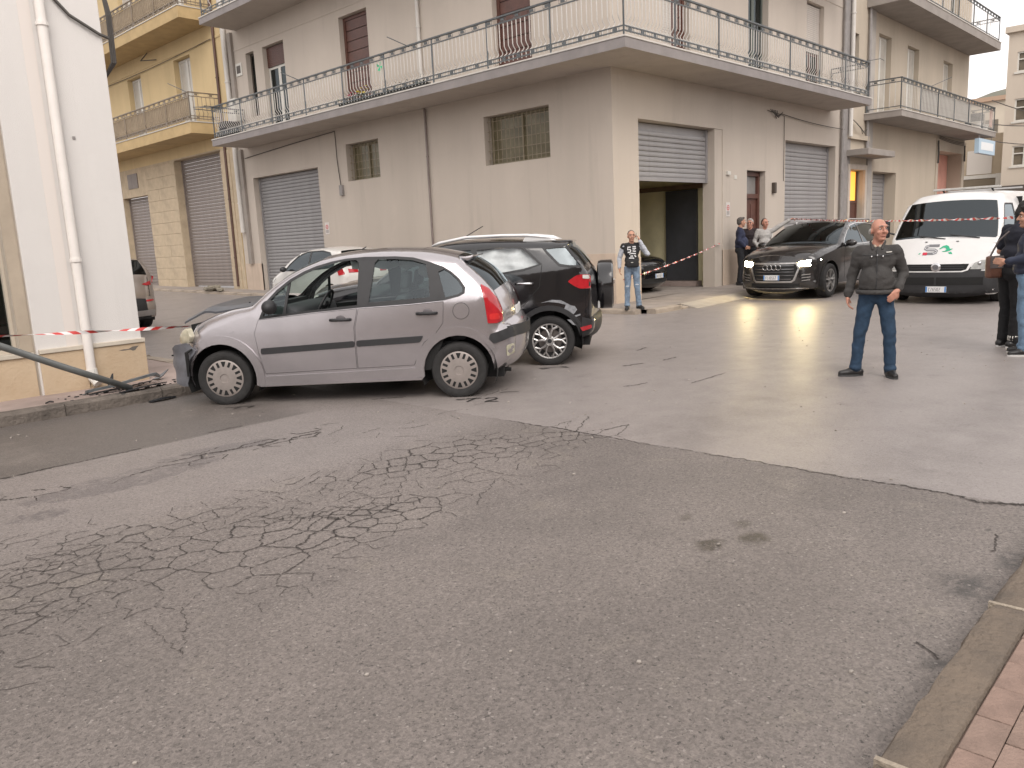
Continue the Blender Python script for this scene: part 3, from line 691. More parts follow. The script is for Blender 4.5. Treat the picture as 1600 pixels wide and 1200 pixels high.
MB(FL).box(9.9, 10.05, 0.001, 0.08, 3.15, 3.45).build('junction_box', PIPEG, H)
# no-parking plates by the garages and small wall fittings
def plate_sign(parent, xf, u, z, w=0.21, h=0.36):
    s_ = MB(xf).box(u-w/2, u+w/2, 0.001, 0.012, z-h/2, z+h/2).build('driveway_sign', mat('sign_white', (0.62, 0.58, 0.55), 0.4, 0.1, 20), parent)
    ring = []; q = MB()
    n = 20
    vs = []; fs = []
    for i in range(n):
        a = 2*math.pi*i/n
        for r in (0.045, 0.07): vs.append(xf(u+r*math.cos(a), 0.014, z+0.04+r*math.sin(a)))
    for i in range(n): fs.append((2*i, 2*i+1, 2*((i+1)%n)+1, 2*((i+1)%n)))
    MB().add(vs, fs).build('red_ring', mat('sign_red', (0.50, 0.06, 0.07), 0.4), s_)
    q = MB(xf); q.box(u-.05, u+.05, .0135, .0145, z+.03, z+.05); q.build('sign_bar', mat('sign_red', (0.50, 0.06, 0.07), 0.4), s_)
    q = MB(xf)
    for k in range(3): q.box(u-.07, u+.07, .0135, .0145, z-.07-k*.03, z-.055-k*.03)
    q.build('sign_lines', mat('sign_ink', (0.16, 0.14, 0.14), 0.5), s_)
plate_sign(H, FL, 10.95, 2.22); plate_sign(H, FR, 5.02, 2.12)
MB(FR).box(4.92, 5.08, 0.001, 0.06, 3.0, 3.09).build('wall_lamp', WHF, H)
MB(FR).box(7.55, 7.68, 0.001, 0.10, 2.55, 2.85).build('wall_lantern', DARKF, H, bevel=0.02)
MB(FR).box(7.45, 7.62, 0.001, 0.03, 1.3, 1.55).build('door_buzzer', WHF, H)
MB(FR).box(5.35, 5.5, 0.001, 0.012, 2.9, 3.0).build('house_number', WHF, H)

# ------------------------------------------------------------------ neighbour up the right street
NPL = mat('plaster_neighbour', (0.47, 0.405, 0.325), 0.92, 0.16, 0.8, 0.25, 90, streak=True, dirt=0.36)
N = thing('balcony_house', 'tan house with two cantilevered balconies beside the grey stair bay', 'building', (20, 0, 0))
NOPS = [(13.2, 14.5, -0.2, 3.37, 0.30), (15.4, 17.8, -0.2, 3.38, 0.55), (15.6, 16.85, 5.3, 8.0, 0.3), (18.57, 19.9, 5.3, 8.0, 0.3), (23.0, 24.28, 5.3, 8.0, 0.3),
        (13.3, 13.8, 5.6, 7.7, 0.2), (22.8, 26.2, -0.2, 4.42, 0.56), (16.0, 17.2, 9.0, 11.6, 0.3), (19.5, 20.7, 9.0, 11.6, 0.3), (23.6, 24.8, 9.0, 11.6, 0.3)]
mb = MB(); wall_sheet(mb, FR, 12.56, 26.7, -0.2, 12.3, NOPS)
mb.add([(26.7,0,-.2),(26.7,12,-.2),(26.7,12,12.3),(26.7,0,12.3)], [(0,1,2,3)])
mb.build('wall', NPL, N)
MB().box(12.58, 26.9, -0.3, 12, 12.302, 12.6).build('roof', CONC, N)
MB(FR).box(12.58, 13.16, 0.001, 0.05, -0.2, 8.6).build('pilaster', PIPEG, N); MB(FR).box(14.75, 15.12, 0.001, 0.06, -0.2, 12.2).build('pilaster', mat('pilaster_pale', (0.40, 0.37, 0.34), 0.9, 0.2, 2), N)
# lit entrance
q = MB(FR); q.box(13.02, 13.19, 0.0, 0.07, 0.1, 3.55); q.box(14.51, 14.70, 0.0, 0.07, 0.1, 3.55); q.box(13.19, 14.51, 0.0, 0.07, 3.38, 3.55)
MBs = q.build('door_surround', mat('door_surround', (0.50, 0.44, 0.38), 0.8, 0.15, 4), N)
q = MB(FR); q.box(13.21, 13.30, -0.26, -0.18, 0.15, 3.35); q.box(14.40, 14.49, -0.26, -0.18, 0.15, 3.35); q.box(13.30, 14.40, -0.26, -0.18, 2.28, 2.38)
nd = q.build('street_door', WOODB, N)
MB(FR).box(13.30, 14.40, -0.23, -0.22, 2.38, 3.35).build('lit_transom', mat('lit_pane', (0.8, 0.45, 0.10), 0.4, emit=(1.0, 0.42, 0.05), estr=0.75), nd)
MB(FR).box(13.305, 14.395, -0.24, -0.20, 0.15, 2.27).build('door_leaf', WOODB, nd)
MB(FR).box(12.85, 15.35, 0.0, 0.75, 3.78, 3.98).build('door_canopy', CONC, N, bevel=0.02)
MB(FR).box(12.9, 14.7, 0.0, 0.12, 4.35, 4.5).build('string_course', NPL, N)
shutter(N, FR, 15.42, 17.78, 0.3, 3.36, -0.45, 0.155, SHUT)
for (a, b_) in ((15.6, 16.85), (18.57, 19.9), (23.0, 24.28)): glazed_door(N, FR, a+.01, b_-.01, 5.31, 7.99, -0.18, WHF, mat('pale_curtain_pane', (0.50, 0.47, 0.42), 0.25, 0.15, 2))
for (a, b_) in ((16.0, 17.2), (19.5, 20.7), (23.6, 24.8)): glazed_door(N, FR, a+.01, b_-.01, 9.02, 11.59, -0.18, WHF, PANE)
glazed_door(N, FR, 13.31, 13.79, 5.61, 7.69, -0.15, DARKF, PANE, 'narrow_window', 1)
pipe(N, [(12.95, -0.12, 12), (12.95, -0.12, 4.4)], 0.07, PIPEW); pipe(N, [(14.55, -0.08, 12), (14.55, -0.08, 4.0)], 0.05, PIPEG)
def nslab(z0, z1, x0, x1, p=1.22):
    b_ = MB(FR).box(x0, x1, 0.0, p, z0, z1-.035).build('balcony', CONC, N, bevel=0.006)
    MB(FR).box(x0-.02, x1+.02, 0.0, p+.02, z1-.033, z1).build('slab_edging', EDGE, b_, bevel=0.006); return b_
nb1 = nslab(5.02, 5.25, 14.4, 26.6); nb2 = nslab(8.62, 8.95, 14.4, 26.6)
railing(nb1, [(14.48, -0.05), (14.48, -1.15), (26.5, -1.15), (26.5, -0.05)], 5.25, 1.0, gap=0.16, belly=0.0)
railing(nb2, [(14.48, -0.05), (14.48, -1.15), (26.5, -1.15), (26.5, -0.05)], 8.95, 1.0, gap=0.3, belly=0.0)
scr = mat('grey_screen', (0.30, 0.28, 0.25), 0.8, 0.15, 3)
for a in (16.6, 18.8, 20.9): MB(FR).box(a, a+2.0, 1.10, 1.115, 5.38, 6.10).build('balcony_screen', scr, nb1)
MB().tube([(17.3,-1.15,6.2),(17.8,-1.75,6.5)], 0.012, 5).build('clothesline_arm', RAILM, nb1)
# portico with pink wall
MB(FR).box(22.82, 26.18, -0.62, -0.55, -0.1, 4.4).build('portico_back', mat('salmon_plaster', (0.66, 0.34, 0.27), 0.9, 0.15, 2), N)
MB(FR).box(26.24, 26.62, 0.001, 0.035, -0.1, 4.41).build('portico_column', NPL, N)
MB(FR).box(22.5, 22.8, 0.001, 0.03, -0.1, 4.9).build('pilaster', NPL, N)
for k in range(3): cable(N, sag((22.7, -0.06, 5.0-k*.05), (26.6, -0.08, 4.9-k*.06), 0.05), 0.012)
cable(N, [(22.6,-.06,4.8),(22.55,-.10,4.3),(22.62,-.08,3.9)], 0.035, 'cable_bundle')
cable(N, [(26.45,-.06,4.8),(26.42,-.08,4.4),(26.45,-.08,4.1)], 0.035, 'cable_bundle')
for k in range(4): cable(N, [(13.2+k*.12, -0.1, 4.95-k*.03), (13.6+k*.1, -0.22, 4.7-.05*k), (14.0+k*.14, -0.12, 4.55+.06*k)], 0.012)
# ------------------------------------------------------------------ yellow house down the left street
YEL = mat('plaster_yellow', (0.61, 0.47, 0.265), 0.92, 0.14, 0.8, 0.25, 80, streak=True, dirt=0.4)
YST = mat('limestone_cladding', (0.50, 0.405, 0.285), 0.85, 0.22, 3, 0.3, 50)
Yh = thing('yellow_house', 'ochre yellow house with stone clad ground floor and two brown shutters', 'building', (0, 22, 0.3))
YOPS = [(17.25, 21.0, -0.2, 5.25, 0.4), (23.75, 26.4, -0.2, 4.15, 0.35), (18.75, 20.1, 6.15, 8.78, 0.3), (23.1, 24.4, 6.15, 8.78, 0.3), (18.75, 20.1, 9.9, 12.4, 0.3), (23.1, 24.4, 9.9, 12.4, 0.3)]
mb = MB(); wall_sheet(mb, FL, 16.35, 34, -0.2, 5.30, YOPS[:2]); mb.build('stone_wall', YST, Yh)
mb = MB(); wall_sheet(mb, FL, 16.35, 34, 5.30, 13.0, YOPS[2:]); mb.add([(0,16.35,-.2),(10,16.35,-.2),(10,16.35,13),(0,16.35,13)], [(0,1,2,3)])
mb.build('wall', YEL, Yh)
MB().box(-0.25, 10, 16.36, 34, 13.002, 13.3).build('roof', CONC, Yh)
shutter(Yh, FL, 17.27, 20.98, 0.38, 5.23, -0.30, 0.125, SHUTBR, label='tall brown roller shutter')
shutter(Yh, FL, 23.77, 26.38, 0.40, 4.13, -0.28, 0.125, SHUTBR, label='lower brown roller shutter')
# stone blocks around the shutters, each course of blocks a part
stm = {}
rn = random.Random(3)
def stones(u0, u1, z0, z1, hh=0.44):
    n = int(round((z1-z0)/hh)); h = (z1-z0)/n
    for i in range(n):
        cuts = [u0, u1] if u1-u0 < 0.8 else [u0, u0+(u1-u0)*(0.42 if i % 2 else 0.6), u1]
        for a, b_ in zip(cuts[:-1], cuts[1:]):
            k = (round(b_-a, 3), round(h, 3))
            if k not in stm: stm[k] = MB(FL).box(-(b_-a)/2+.004, (b_-a)/2-.004, -0.05, 0.03, 0.004, h-.004).mesh('stone_block', YST, bevel=0.008)
            link('stone_block', stm[k], Yh, FL((a+b_)/2, rn.uniform(-.003, .003), z0+i*h))
stones(21.0, 23.75, 0.2, 5.2); stones(16.6, 17.25, 0.2, 5.2); stones(26.4, 28.5, 0.2, 5.2)
q = MB(FL)
for a in (24.2, 25.3): q.box(a, a+.8, 0.001, 0.04, 4.55, 5.05)
MB(FL).box(24.6, 25.6, 0.001, 0.03, 4.5, 5.1).build('air_vent', SHUTBR, Yh)
for z in (6.16, 9.91):
    for a in (18.76, 23.11):
        glazed_door(Yh, FL, a, a+1.33, z, z+2.6 if z < 9 else z+2.45, -0.2, WHF, mat('pale_curtain_pane', (0.50, 0.47, 0.42), 0.25, 0.15, 2))
MB(FL).box(16.4, 34, -.02, 0.02, 8.93, 9.0).build('string_course', YEL, Yh)
YS = mat('yellow_slab', (0.48, 0.35, 0.18), 0.9, 0.2, 2); YSC = mat('netting', (0.36, 0.29, 0.20), 0.9, 0.3, 3)
for z0, z1 in ((5.72, 6.12), (9.45, 9.85)):
    b_ = MB(FL).box(16.8, 33.5, 0, 1.2, z0, z1-.035).build('balcony', YS, Yh, bevel=0.006)
    MB(FL).box(16.78, 33.5, 0, 1.22, z1-.033, z1).build('slab_edging', EDGE, b_, bevel=0.006)
    railing(b_, [(-0.05, 16.88), (-1.13, 16.88), (-1.13, 33.4)][::-1], z1, 0.96, gap=0.14, belly=0.05, rail=mat('rail_brown', (0.20, 0.16, 0.12), 0.5), bal=mat('bal_brown', (0.26, 0.20, 0.14), 0.5))
    for a in ((17.0, 33.3),):
        MB(FL).box(a[0], a[1], 1.095, 1.10, z1+0.12, z1+0.80).build('balcony_screen', YSC, b_)
    MB().tube([(-1.13, 16.95, z1+.96), (-1.6, 17.3, z1+1.25)], 0.012, 5).build('clothesline_arm', RAILM, b_)
pipe(Yh, [(-0.06, 16.72, 12.8), (-0.06, 16.78, 5.9), (-0.06, 16.85, 0.4)], 0.05, PIPEB)
cable(Yh, [(-0.1, 22.0, 9.4), (-0.35, 22.1, 9.1), (-0.05, 21.4, 9.05)], 0.02)
cable(Yh, sag((-.05, 17.0, 8.95), (-.05, 30, 8.95), 0.12), 0.012)

# ------------------------------------------------------------------ white house on the left corner
WH = mat('plaster_white', (0.655, 0.63, 0.605), 0.9, 0.07, 1.0, 0.2, 90, streak=True, dirt=0.22)
TRV = mat('travertine_base', (0.52, 0.405, 0.28), 0.8, 0.5, 2.6, 0.3, 40, col2=(0.40, 0.27, 0.155), dirt=0.6)
TRC = mat('travertine_cap', (0.58, 0.52, 0.43), 0.75, 0.2, 4)
YW = 0.52
def FW(u, o, z): return (u, -YW-o, z)      # faces -Y at Y = -0.52
Wh = thing('white_house', 'white rendered corner building with travertine base and downpipe', 'building', (-13, -0.5, 0.1))
WOPS = [(-14.2, -11.87, 0.62, 3.3, 0.25)]
mb = MB(); wall_sheet(mb, FW, -22, -11.72, 0.0, 5.4, WOPS); mb.build('recessed_wall', mat('plaster_cream', (0.46, 0.40, 0.33), 0.9, 0.1, 2), Wh)
MB().box(-11.72, -10.56, -YW-0.035, 14, 0.0, 5.4).build('corner_pillar', WH, Wh, bevel=0.01)
MB().box(-22, -10.5, -YW-.1, 14, 5.402, 5.65).build('roof', CONC, Wh)
# travertine base with a cap, split into slabs
for a, b_, pr in ((-11.70, -11.22, 0.05), (-11.21, -10.535, 0.05)):
    MB(FW).box(a, b_, -0.03, pr+.012, 0.05, 0.585).build('base_slab', TRV, Wh, bevel=0.004)
    MB(FW).box(a-.002, b_+.002, -0.03, pr+.03, 0.587, 0.635).build('base_cap', TRC, Wh, bevel=0.006)
for a, b_ in ((-12.9, -11.745), (-14.2, -12.91)):
    MB(FW).box(a, b_, -0.03, 0.02, 0.05, 0.565).build('base_slab', TRV, Wh, bevel=0.004)
    MB(FW).box(a-.002, b_+.002, -0.12, 0.045, 0.567, 0.615).build('window_sill', TRC, Wh, bevel=0.006)
MB().box(-10.549, -10.523, -YW+0.02, 13.9, 0.05, 0.585).build('base_slab', TRV, Wh)
# shop window
q = MB(FW); q.box(-11.905, -11.872, -0.2, -0.10, 0.62, 3.3); q.box(-14.2, -14.1, -0.2, -0.06, 0.62, 3.3); q.box(-14.1, -11.906, -0.2, -0.10, 3.2, 3.3); q.box(-14.1, -11.906, -0.2, -0.10, 0.62, 0.66)
sw = q.build('shop_window', mat('bronze_frame', (0.50, 0.44, 0.36), 0.5), Wh)
MB(FW).box(-14.1, -11.906, -0.16, -0.15, 0.66, 3.2).build('pane', glass('shop_glass', (0.5, 0.55, 0.5), 0.35), sw)
MB(FW).box(-14.2, -11.80, -0.55, -0.5, 0.6, 3.3).build('display_back', mat('dark_display', (0.07, 0.075, 0.05), 0.8, 0.9, 5, col2=(0.20, 0.17, 0.05)), sw)
MB(FW).box(-11.865, -11.74, -0.02, 0.012, 0.62, 5.4).build('window_jamb', mat('jamb_sand', (0.43, 0.36, 0.28), 0.85, 0.15, 3), Wh)
dp = pipe(Wh, [(-11.20, -YW-0.105, 5.4), (-11.20, -YW-0.105, 2.0), (-11.20, -YW-0.105, 0.34)], 0.052, mat('pipe_cream', (0.74, 0.70, 0.66), 0.5, 0.08, 4))
MB().tube([(-11.20, -YW-0.105, 0.35), (-11.19, -YW-0.11, 0.25), (-11.16, -YW-0.17, 0.18)], 0.060, 10).build('pipe_shoe', mat('pipe_white_end', (0.66, 0.64, 0.60), 0.5), dp)
MB(FW).box(-11.40, -11.28, 0.035, 0.039, 0.05, 5.4).build('wall_shade_strip', mat('plaster_shade', (0.66, 0.61, 0.57), 0.9), Wh)  # soft shading left of the downpipe, painted as a toned strip
cable(Wh, [(-11.05, -YW-.06, 4.45), (-10.9, -YW-.07, 4.28), (-10.6, -YW-.07, 4.12), (-10.5, -YW-.05, 4.10)], 0.018)
for k in range(3): cable(Wh, [(-10.53, -YW-.02, 4.9), (-10.44-k*.02, -YW-.04, 4.35), (-10.42-.02*k, -YW+.03, 3.85), (-10.53, -YW+.2, 3.65)], 0.014)
MB(FW).box(-11.03, -11.00, 0.036, 0.045, 2.95, 2.98).build('screw', PIPEG, Wh)
# damage marks on the stone
MB(FW).add([(-10.86,.0635,.515),(-10.80,.0635,.525),(-10.74,.0635,.522),(-10.69,.0635,.545),(-10.61,.0635,.55),(-10.64,.0635,.525),(-10.66,.0635,.50),(-10.69,.0635,.495),(-10.72,.0635,.512),(-10.79,.0635,.510)], [(0,1,2,3,4,5,6,7,8,9)]).build('scuff_mark', mat('scuff', (0.13,0.115,0.10), 0.9), Wh)

# ------------------------------------------------------------------ houses up the street, hill
FB = mat('far_plaster', (0.56, 0.49, 0.41), 0.92, 0.12, 0.6, streak=True); FB2 = mat('far_plaster_pale', (0.60, 0.53, 0.43), 0.92, 0.12, 0.6)
def FX(X): return lambda u, o, z: (X-o, u, z)
fh = thing('far_house', 'beige house closing the street with white framed windows', 'building', (36, -3, 0.6))
fx = FX(36)
OPS = [(-2.0, 0.12, 6.5, 7.65, .2), (-2.0, 0.10, 4.2, 5.25, .2), (-2.0, 0.12, 9.0, 10.0, .2), (-6, -3.5, 6.5, 7.65, .2), (-6, -3.5, 4.2, 5.25, .2)]
mb = MB(); wall_sheet(mb, fx, -12, 0.55, 0.3, 11.0, OPS); mb.add([(36,.55,.3),(46,.55,.3),(46,.55,11),(36,.55,11)], [(0,1,2,3)]); mb.build('wall', FB, fh)
MB().box(35.8, 46, -12, 0.7, 11.002, 11.3).build('roof', FB, fh)
MB(fx).box(-2.6, -0.9, -3.5, -1.5, 11.3, 13.2).build('stair_tower', FB, fh)
for (a, b_, c, d, _) in OPS:
    f = MB(fx); w = 0.07; k = 4
    f.box(a, b_, -.12, -.05, c, c+w); f.box(a, b_, -.12, -.05, d-w, d); f.box(a, b_, -.12, -.051, (c+d)/2+.1, (c+d)/2+.16)
    for i in range(k+1): f.box(a+(b_-a-w)*i/k, a+(b_-a-w)*i/k+w, -.12, -.049, c+w, d-w)
    win = f.build('window', WHF, fh); MB(fx).box(a, b_, -.16, -.14, c, d).build('pane', mat('far_pane', (0.19, 0.16, 0.12), 0.3, 0.4, 2), win)
    MB(fx).box(a-.1, b_+.1, -.02, .06, c-.09, c-.001).build('sill', WHF, win)
MB(fx).box(-12, 0.6, 0.0, 0.5, 2.95, 3.2).build('awning', mat('awning_dark', (0.10, 0.085, 0.075), 0.8), fh)
an = thing('far_annex', 'low sand coloured annex with white panel beyond the portico', 'building', (37, 3, 0.6))
fx = FX(37.5)
mb = MB(); wall_sheet(mb, fx, 0.56, 9, 0.3, 6.15, []); mb.build('wall', mat('annex_plaster', (0.46, 0.38, 0.28), 0.9, 0.15, 1), an)
MB(fx).box(1.35, 2.6, 0.0, .05, 4.0, 5.3).build('roller_panel', mat('white_panel', (0.62, 0.58, 0.53), 0.6), an)
MB(fx).box(0.6, 9, 0.0, .12, 3.75, 3.95).build('ledge', WHF, an); MB(fx).box(1.0, 9, 0.0, .10, 3.1, 3.72).build('brown_band', mat('brown_band', (0.19, 0.155, 0.11), 0.8), an)
MB(fx).box(0.6, 1.0, 0.0, .6, 3.3, 3.95).build('block', WHF, an)
# distant houses on the hillside and the hill itself
def hill():
    mb = MB(); vs = []; fs = []; nx, ny = 40, 26; rn = random.Random(4)
    for j in range(ny+1):
        for i in range(nx+1):
            x = 120+i*10; y = -170+j*12
            h = 50*math.exp(-((x-330)/140)**2)*(0.75+0.25*math.sin(y*0.021+0.7))*math.exp(-((y-20)/150)**2) + rn.uniform(-.8, .8)
            vs.append((x, y, h*1.0-1.5))
    for j in range(ny):
        for i in range(nx): fs.append((j*(nx+1)+i, j*(nx+1)+i+1, (j+1)*(nx+1)+i+1, (j+1)*(nx+1)+i))
    mb.add(vs, fs); struct('hill', mb, mat('hill_scrub', (0.17, 0.16, 0.12), 0.95, 0.6, 0.05, col2=(0.075, 0.085, 0.06)), smooth=True)
hill()
def hill_house(name, x, y0, y1, z0, z1, m, lab, storeys=2):
    t = thing(name, lab, 'building', (x, (y0+y1)/2, z0))
    MB().box(x, x+12, y0, y1, z0-6, z1).build('wall', m, t)
    MB().box(x-.4, x+12.4, y0-.4, y1+.4, z1+.002, z1+.4).build('roof', mat('far_roof', (0.40, 0.28, 0.20), 0.9), t)
    for s_ in range(storeys):
        zz = z0+0.6+(z1-z0)*s_/storeys; n = max(1, int((y1-y0)/3))
        for k in range(n):
            yy = y0+(k+0.5)*(y1-y0)/n; MB().box(x-.06, x, yy-.55, yy+.55, zz, zz+1.4).build('window', mat('far_pane', (0.19, 0.16, 0.12), 0.3, 0.4, 2), t)
hill_house('hill_house', 88, 1, 11.5, 6, 14.8, mat('far_yellow', (0.60, 0.47, 0.24), 0.9), 'distant yellow house below the hill beside the far beige house', 3)
hill_house('hill_house', 75, 8.2, 16, 5, 12.4, FB2, 'distant pale house just right of the tan balcony house', 2)
hill_house('hill_house', 128, 10, 20, 12, 21.5, FB2, 'small distant cream house high on the hillside', 2)
# sky-blue hanging sign under the neighbour's balcony
sg = thing('hanging_sign', 'pale blue and white sign box hanging under the tan house balcony', 'sign', (25.4, -1.0, 4.3))
MB().box(24.0, 26.6, -1.22, -1.05, 4.25, 4.85).build('sign_box', mat('sign_blue', (0.42, 0.55, 0.66), 0.4), sg)
MB().box(24.3, 26.3, -1.226, -1.221, 4.40, 4.72).build('sign_face', mat('sign_face', (0.75, 0.78, 0.80), 0.4), sg)
for x in (24.3, 26.3): MB().box(x-.02, x+.02, -1.15, -1.12, 4.85, 5.02).build('hanger', PIPEG, sg)
for k, (z1, z2) in enumerate(((5.6, 6.3), (4.9, 5.2), (6.6, 5.9))):
    c_ = cable(None, sag((26.6, -1.0, z1), (36, -4.0, z2), 0.25), 0.02, 'overhead_cable')
    tag(c_, ['upper black overhead cable strung from the balcony end', 'middle black overhead cable strung from the balcony end', 'topmost black cable sloping down to the far house'][k], 'cable')

# row of houses across the street, behind the photographer: seen only as reflections and as shade
q = MB(); wall_sheet(q, lambda u, o, z: (u, -17.6+o, z), -45, 40, -0.1, 5.2, [(a, a+1.3, 0.3, 2.6, 0.2) for a in range(-43, 38, 4)])
for a in range(-43, 38, 4):
    q.box(a, a+1.3, -17.85, -17.8, 0.3, 2.6)
struct('opposite_house_fronts', q, mat('opposite_plaster', (0.36, 0.31, 0.26), 0.9, 0.2, 0.6))
# ------------------------------------------------------------------ vehicles: shared body builder
import numpy as np
def catmull(P, step=0.03):
    P = [np.array(p, float) for p in P]; out = [P[0]]
    for i in range(len(P)-1):
        p1, p2 = P[i], P[i+1]; p0 = P[i-1] if i else 2*p1-p2; p3 = P[i+2] if i+2 < len(P) else 2*p2-p1
        n = max(1, int(np.linalg.norm((p2-p1)[:2])/step))
        for k in range(1, n+1):
            t = k/n
            out.append(0.5*((2*p1)+(-p0+p2)*t+(2*p0-5*p1+4*p2-p3)*t*t+(-p0+3*p1-3*p2+p3)*t**3))
    return out
def inside(poly, p):
    x, z = p; c = False; n = len(poly); j = n-1
    for i in range(n):
        xi, zi = poly[i]; xj, zj = poly[j]
        if (zi > z) != (zj > z) and x < (xj-xi)*(z-zi)/(zj-zi)+xi: c = not c
        j = i
    return c
def densify(poly, s=0.05, close=True):
    out = []; n = len(poly)
    for i in range(n if close else n-1):
        a, b_ = poly[i], poly[(i+1) % n]; L = math.hypot(b_[0]-a[0], b_[1]-a[1]); k = max(1, int(math.ceil(L/s)))
        for t in range(k): out.append((a[0]+(b_[0]-a[0])*t/k, a[1]+(b_[1]-a[1])*t/k))
    if not close: out.append(tuple(poly[-1][:2]))
    return out
def inset(poly, d):
    n = len(poly); A = sum(poly[i][0]*poly[(i+1)%n][1]-poly[(i+1)%n][0]*poly[i][1] for i in range(n)); s = 1 if A > 0 else -1; out = []
    for i in range(n):
        p = Vector(poly[i-1][:2]); q = Vector(poly[i][:2]); r = Vector(poly[(i+1)%n][:2])
        e1 = (q-p).normalized(); e2 = (r-q).normalized(); n1 = Vector((-e1.y, e1.x))*s; n2 = Vector((-e2.y, e2.x))*s
        m_ = n1+n2; k = max(0.35, m_.length_squared/2); out.append(tuple(q + m_*(d/(k*1.0))/1.0*(1.0 if k > 0.5 else 0.6)))
    return out
def rounded(poly, r, n=3):
    """round the corners of a polygon"""
    out = []; N = len(poly)
    for i in range(N):
        p = Vector(poly[i-1]); q = Vector(poly[i]); s_ = Vector(poly[(i+1)%N])
        a = q+(p-q).normalized()*min(r, (p-q).length*0.45); b_ = q+(s_-q).normalized()*min(r, (s_-q).length*0.45)
        for k in range(n+1):
            t = k/n; out.append(tuple(a*(1-t)**2+q*2*t*(1-t)+b_*t*t))
    return out
def region(outer, holes=(), fmap=None, step=0.07, extra=(), thick=0.0, tdir=None):
    """fill a 2D outline (minus holes) and map it to 3D; thick adds a skirt along tdir"""
    loops = [densify(outer, 0.045)] + [densify(h, 0.045) for h in holes]
    pts = []; edges = []
    for lp in loops:
        o = len(pts); n = len(lp); pts += lp; edges += [(o+i, o+(i+1)%n) for i in range(n)]
    xs = [p[0] for p in outer]; zs = [p[1] for p in outer]
    x = min(xs)+step*0.5; row = 0
    while x < max(xs):
        z = min(zs)+step*(0.5 if row % 2 else 0.15)
        while z < max(zs):
            if inside(outer, (x, z)) and not any(inside(h, (x, z)) for h in holes): pts.append((x, z))
            z += step
        x += step; row += 1
    pts += [p for p in extra if inside(outer, p) and not any(inside(h, p) for h in holes)]
    V, E, F, *_ = delaunay_2d_cdt([Vector(p) for p in pts], edges, [], 0, 1e-6)
    vs = [fmap(v.x, v.y) for v in V]; fs = []
    for f in F:
        c = (sum(V[i].x for i in f)/len(f), sum(V[i].y for i in f)/len(f))
        if inside(outer, c) and not any(inside(h, c) for h in holes): fs.append(tuple(f))
    if thick:
        cnt = {}
        for f in fs:
            for a, b_ in zip(f, f[1:]+f[:1]): cnt[tuple(sorted((a, b_)))] = cnt.get(tuple(sorted((a, b_))), 0)+1
        mp = {}
        for (a, b_), k in cnt.items():
            if k == 1:
                for q in (a, b_):
                    if q not in mp:
                        mp[q] = len(vs); v = vs[q]; vs.append((v[0]+tdir[0]*thick, v[1]+tdir[1]*thick, v[2]+tdir[2]*thick))
                fs.append((a, b_, mp[b_], mp[a]))
    used = sorted({i for f in fs for i in f}); ren = {o: i for i, o in enumerate(used)}
    return [vs[i] for i in used], [tuple(ren[i] for i in f) for f in fs]
def arc(xc, zc, R, z0, n=14):
    """wheel arch from rear to front at bottom height z0"""
    h = max(-0.95*R, z0-zc); a0 = math.pi-math.asin(max(-1, h/R)); a1 = math.asin(max(-1, h/R))
    return [(xc+R*math.cos(a0+(a1-a0)*i/n), zc+R*math.sin(a0+(a1-a0)*i/n)) for i in range(n+1)]

BLK = mat('black_plastic', (0.022, 0.022, 0.024), 0.55, 0.2, 10)
TYRE = mat('tyre_rubber', (0.026, 0.025, 0.025), 0.85, 0.35, 14, 0.3, 60)
UNDER = mat('underbody_dark', (0.012, 0.012, 0.012), 0.9)
SEAT = mat('seat_cloth', (0.075, 0.078, 0.085), 0.95, 0.3, 8)
CHROME = mat('chrome', (0.62, 0.62, 0.63), 0.15, metal=1.0)
SILVER = mat('alloy_silver', (0.48, 0.47, 0.46), 0.32, 0.15, 6, metal=0.8)
LENSR = mat('red_lens', (0.42, 0.012, 0.02), 0.12, 0.25, 9, coat=0.7)
LENSW = mat('clear_lens', (0.62, 0.62, 0.58), 0.1, 0.2, 9, coat=0.6)
AIRBAG = mat('airbag_fabric', (0.66, 0.665, 0.68), 0.85, 0.25, 5, 0.6, 9)
GCAR = glass('car_glass', (0.74, 0.86, 0.82), 0.20, base=.06); GCLEAR = glass('car_glass_clear', (0.95, 0.97, 0.96), 0.04, base=.03); GDARK = glass('car_glass_dark', (0.5, 0.55, 0.55), 0.82, base=.085)
PLATE = mat('plate_white', (0.66, 0.66, 0.66), 0.4); PLATEB = mat('plate_blue', (0.05, 0.20, 0.50), 0.4); INK = mat('plate_ink', (0.03, 0.03, 0.035), 0.5)

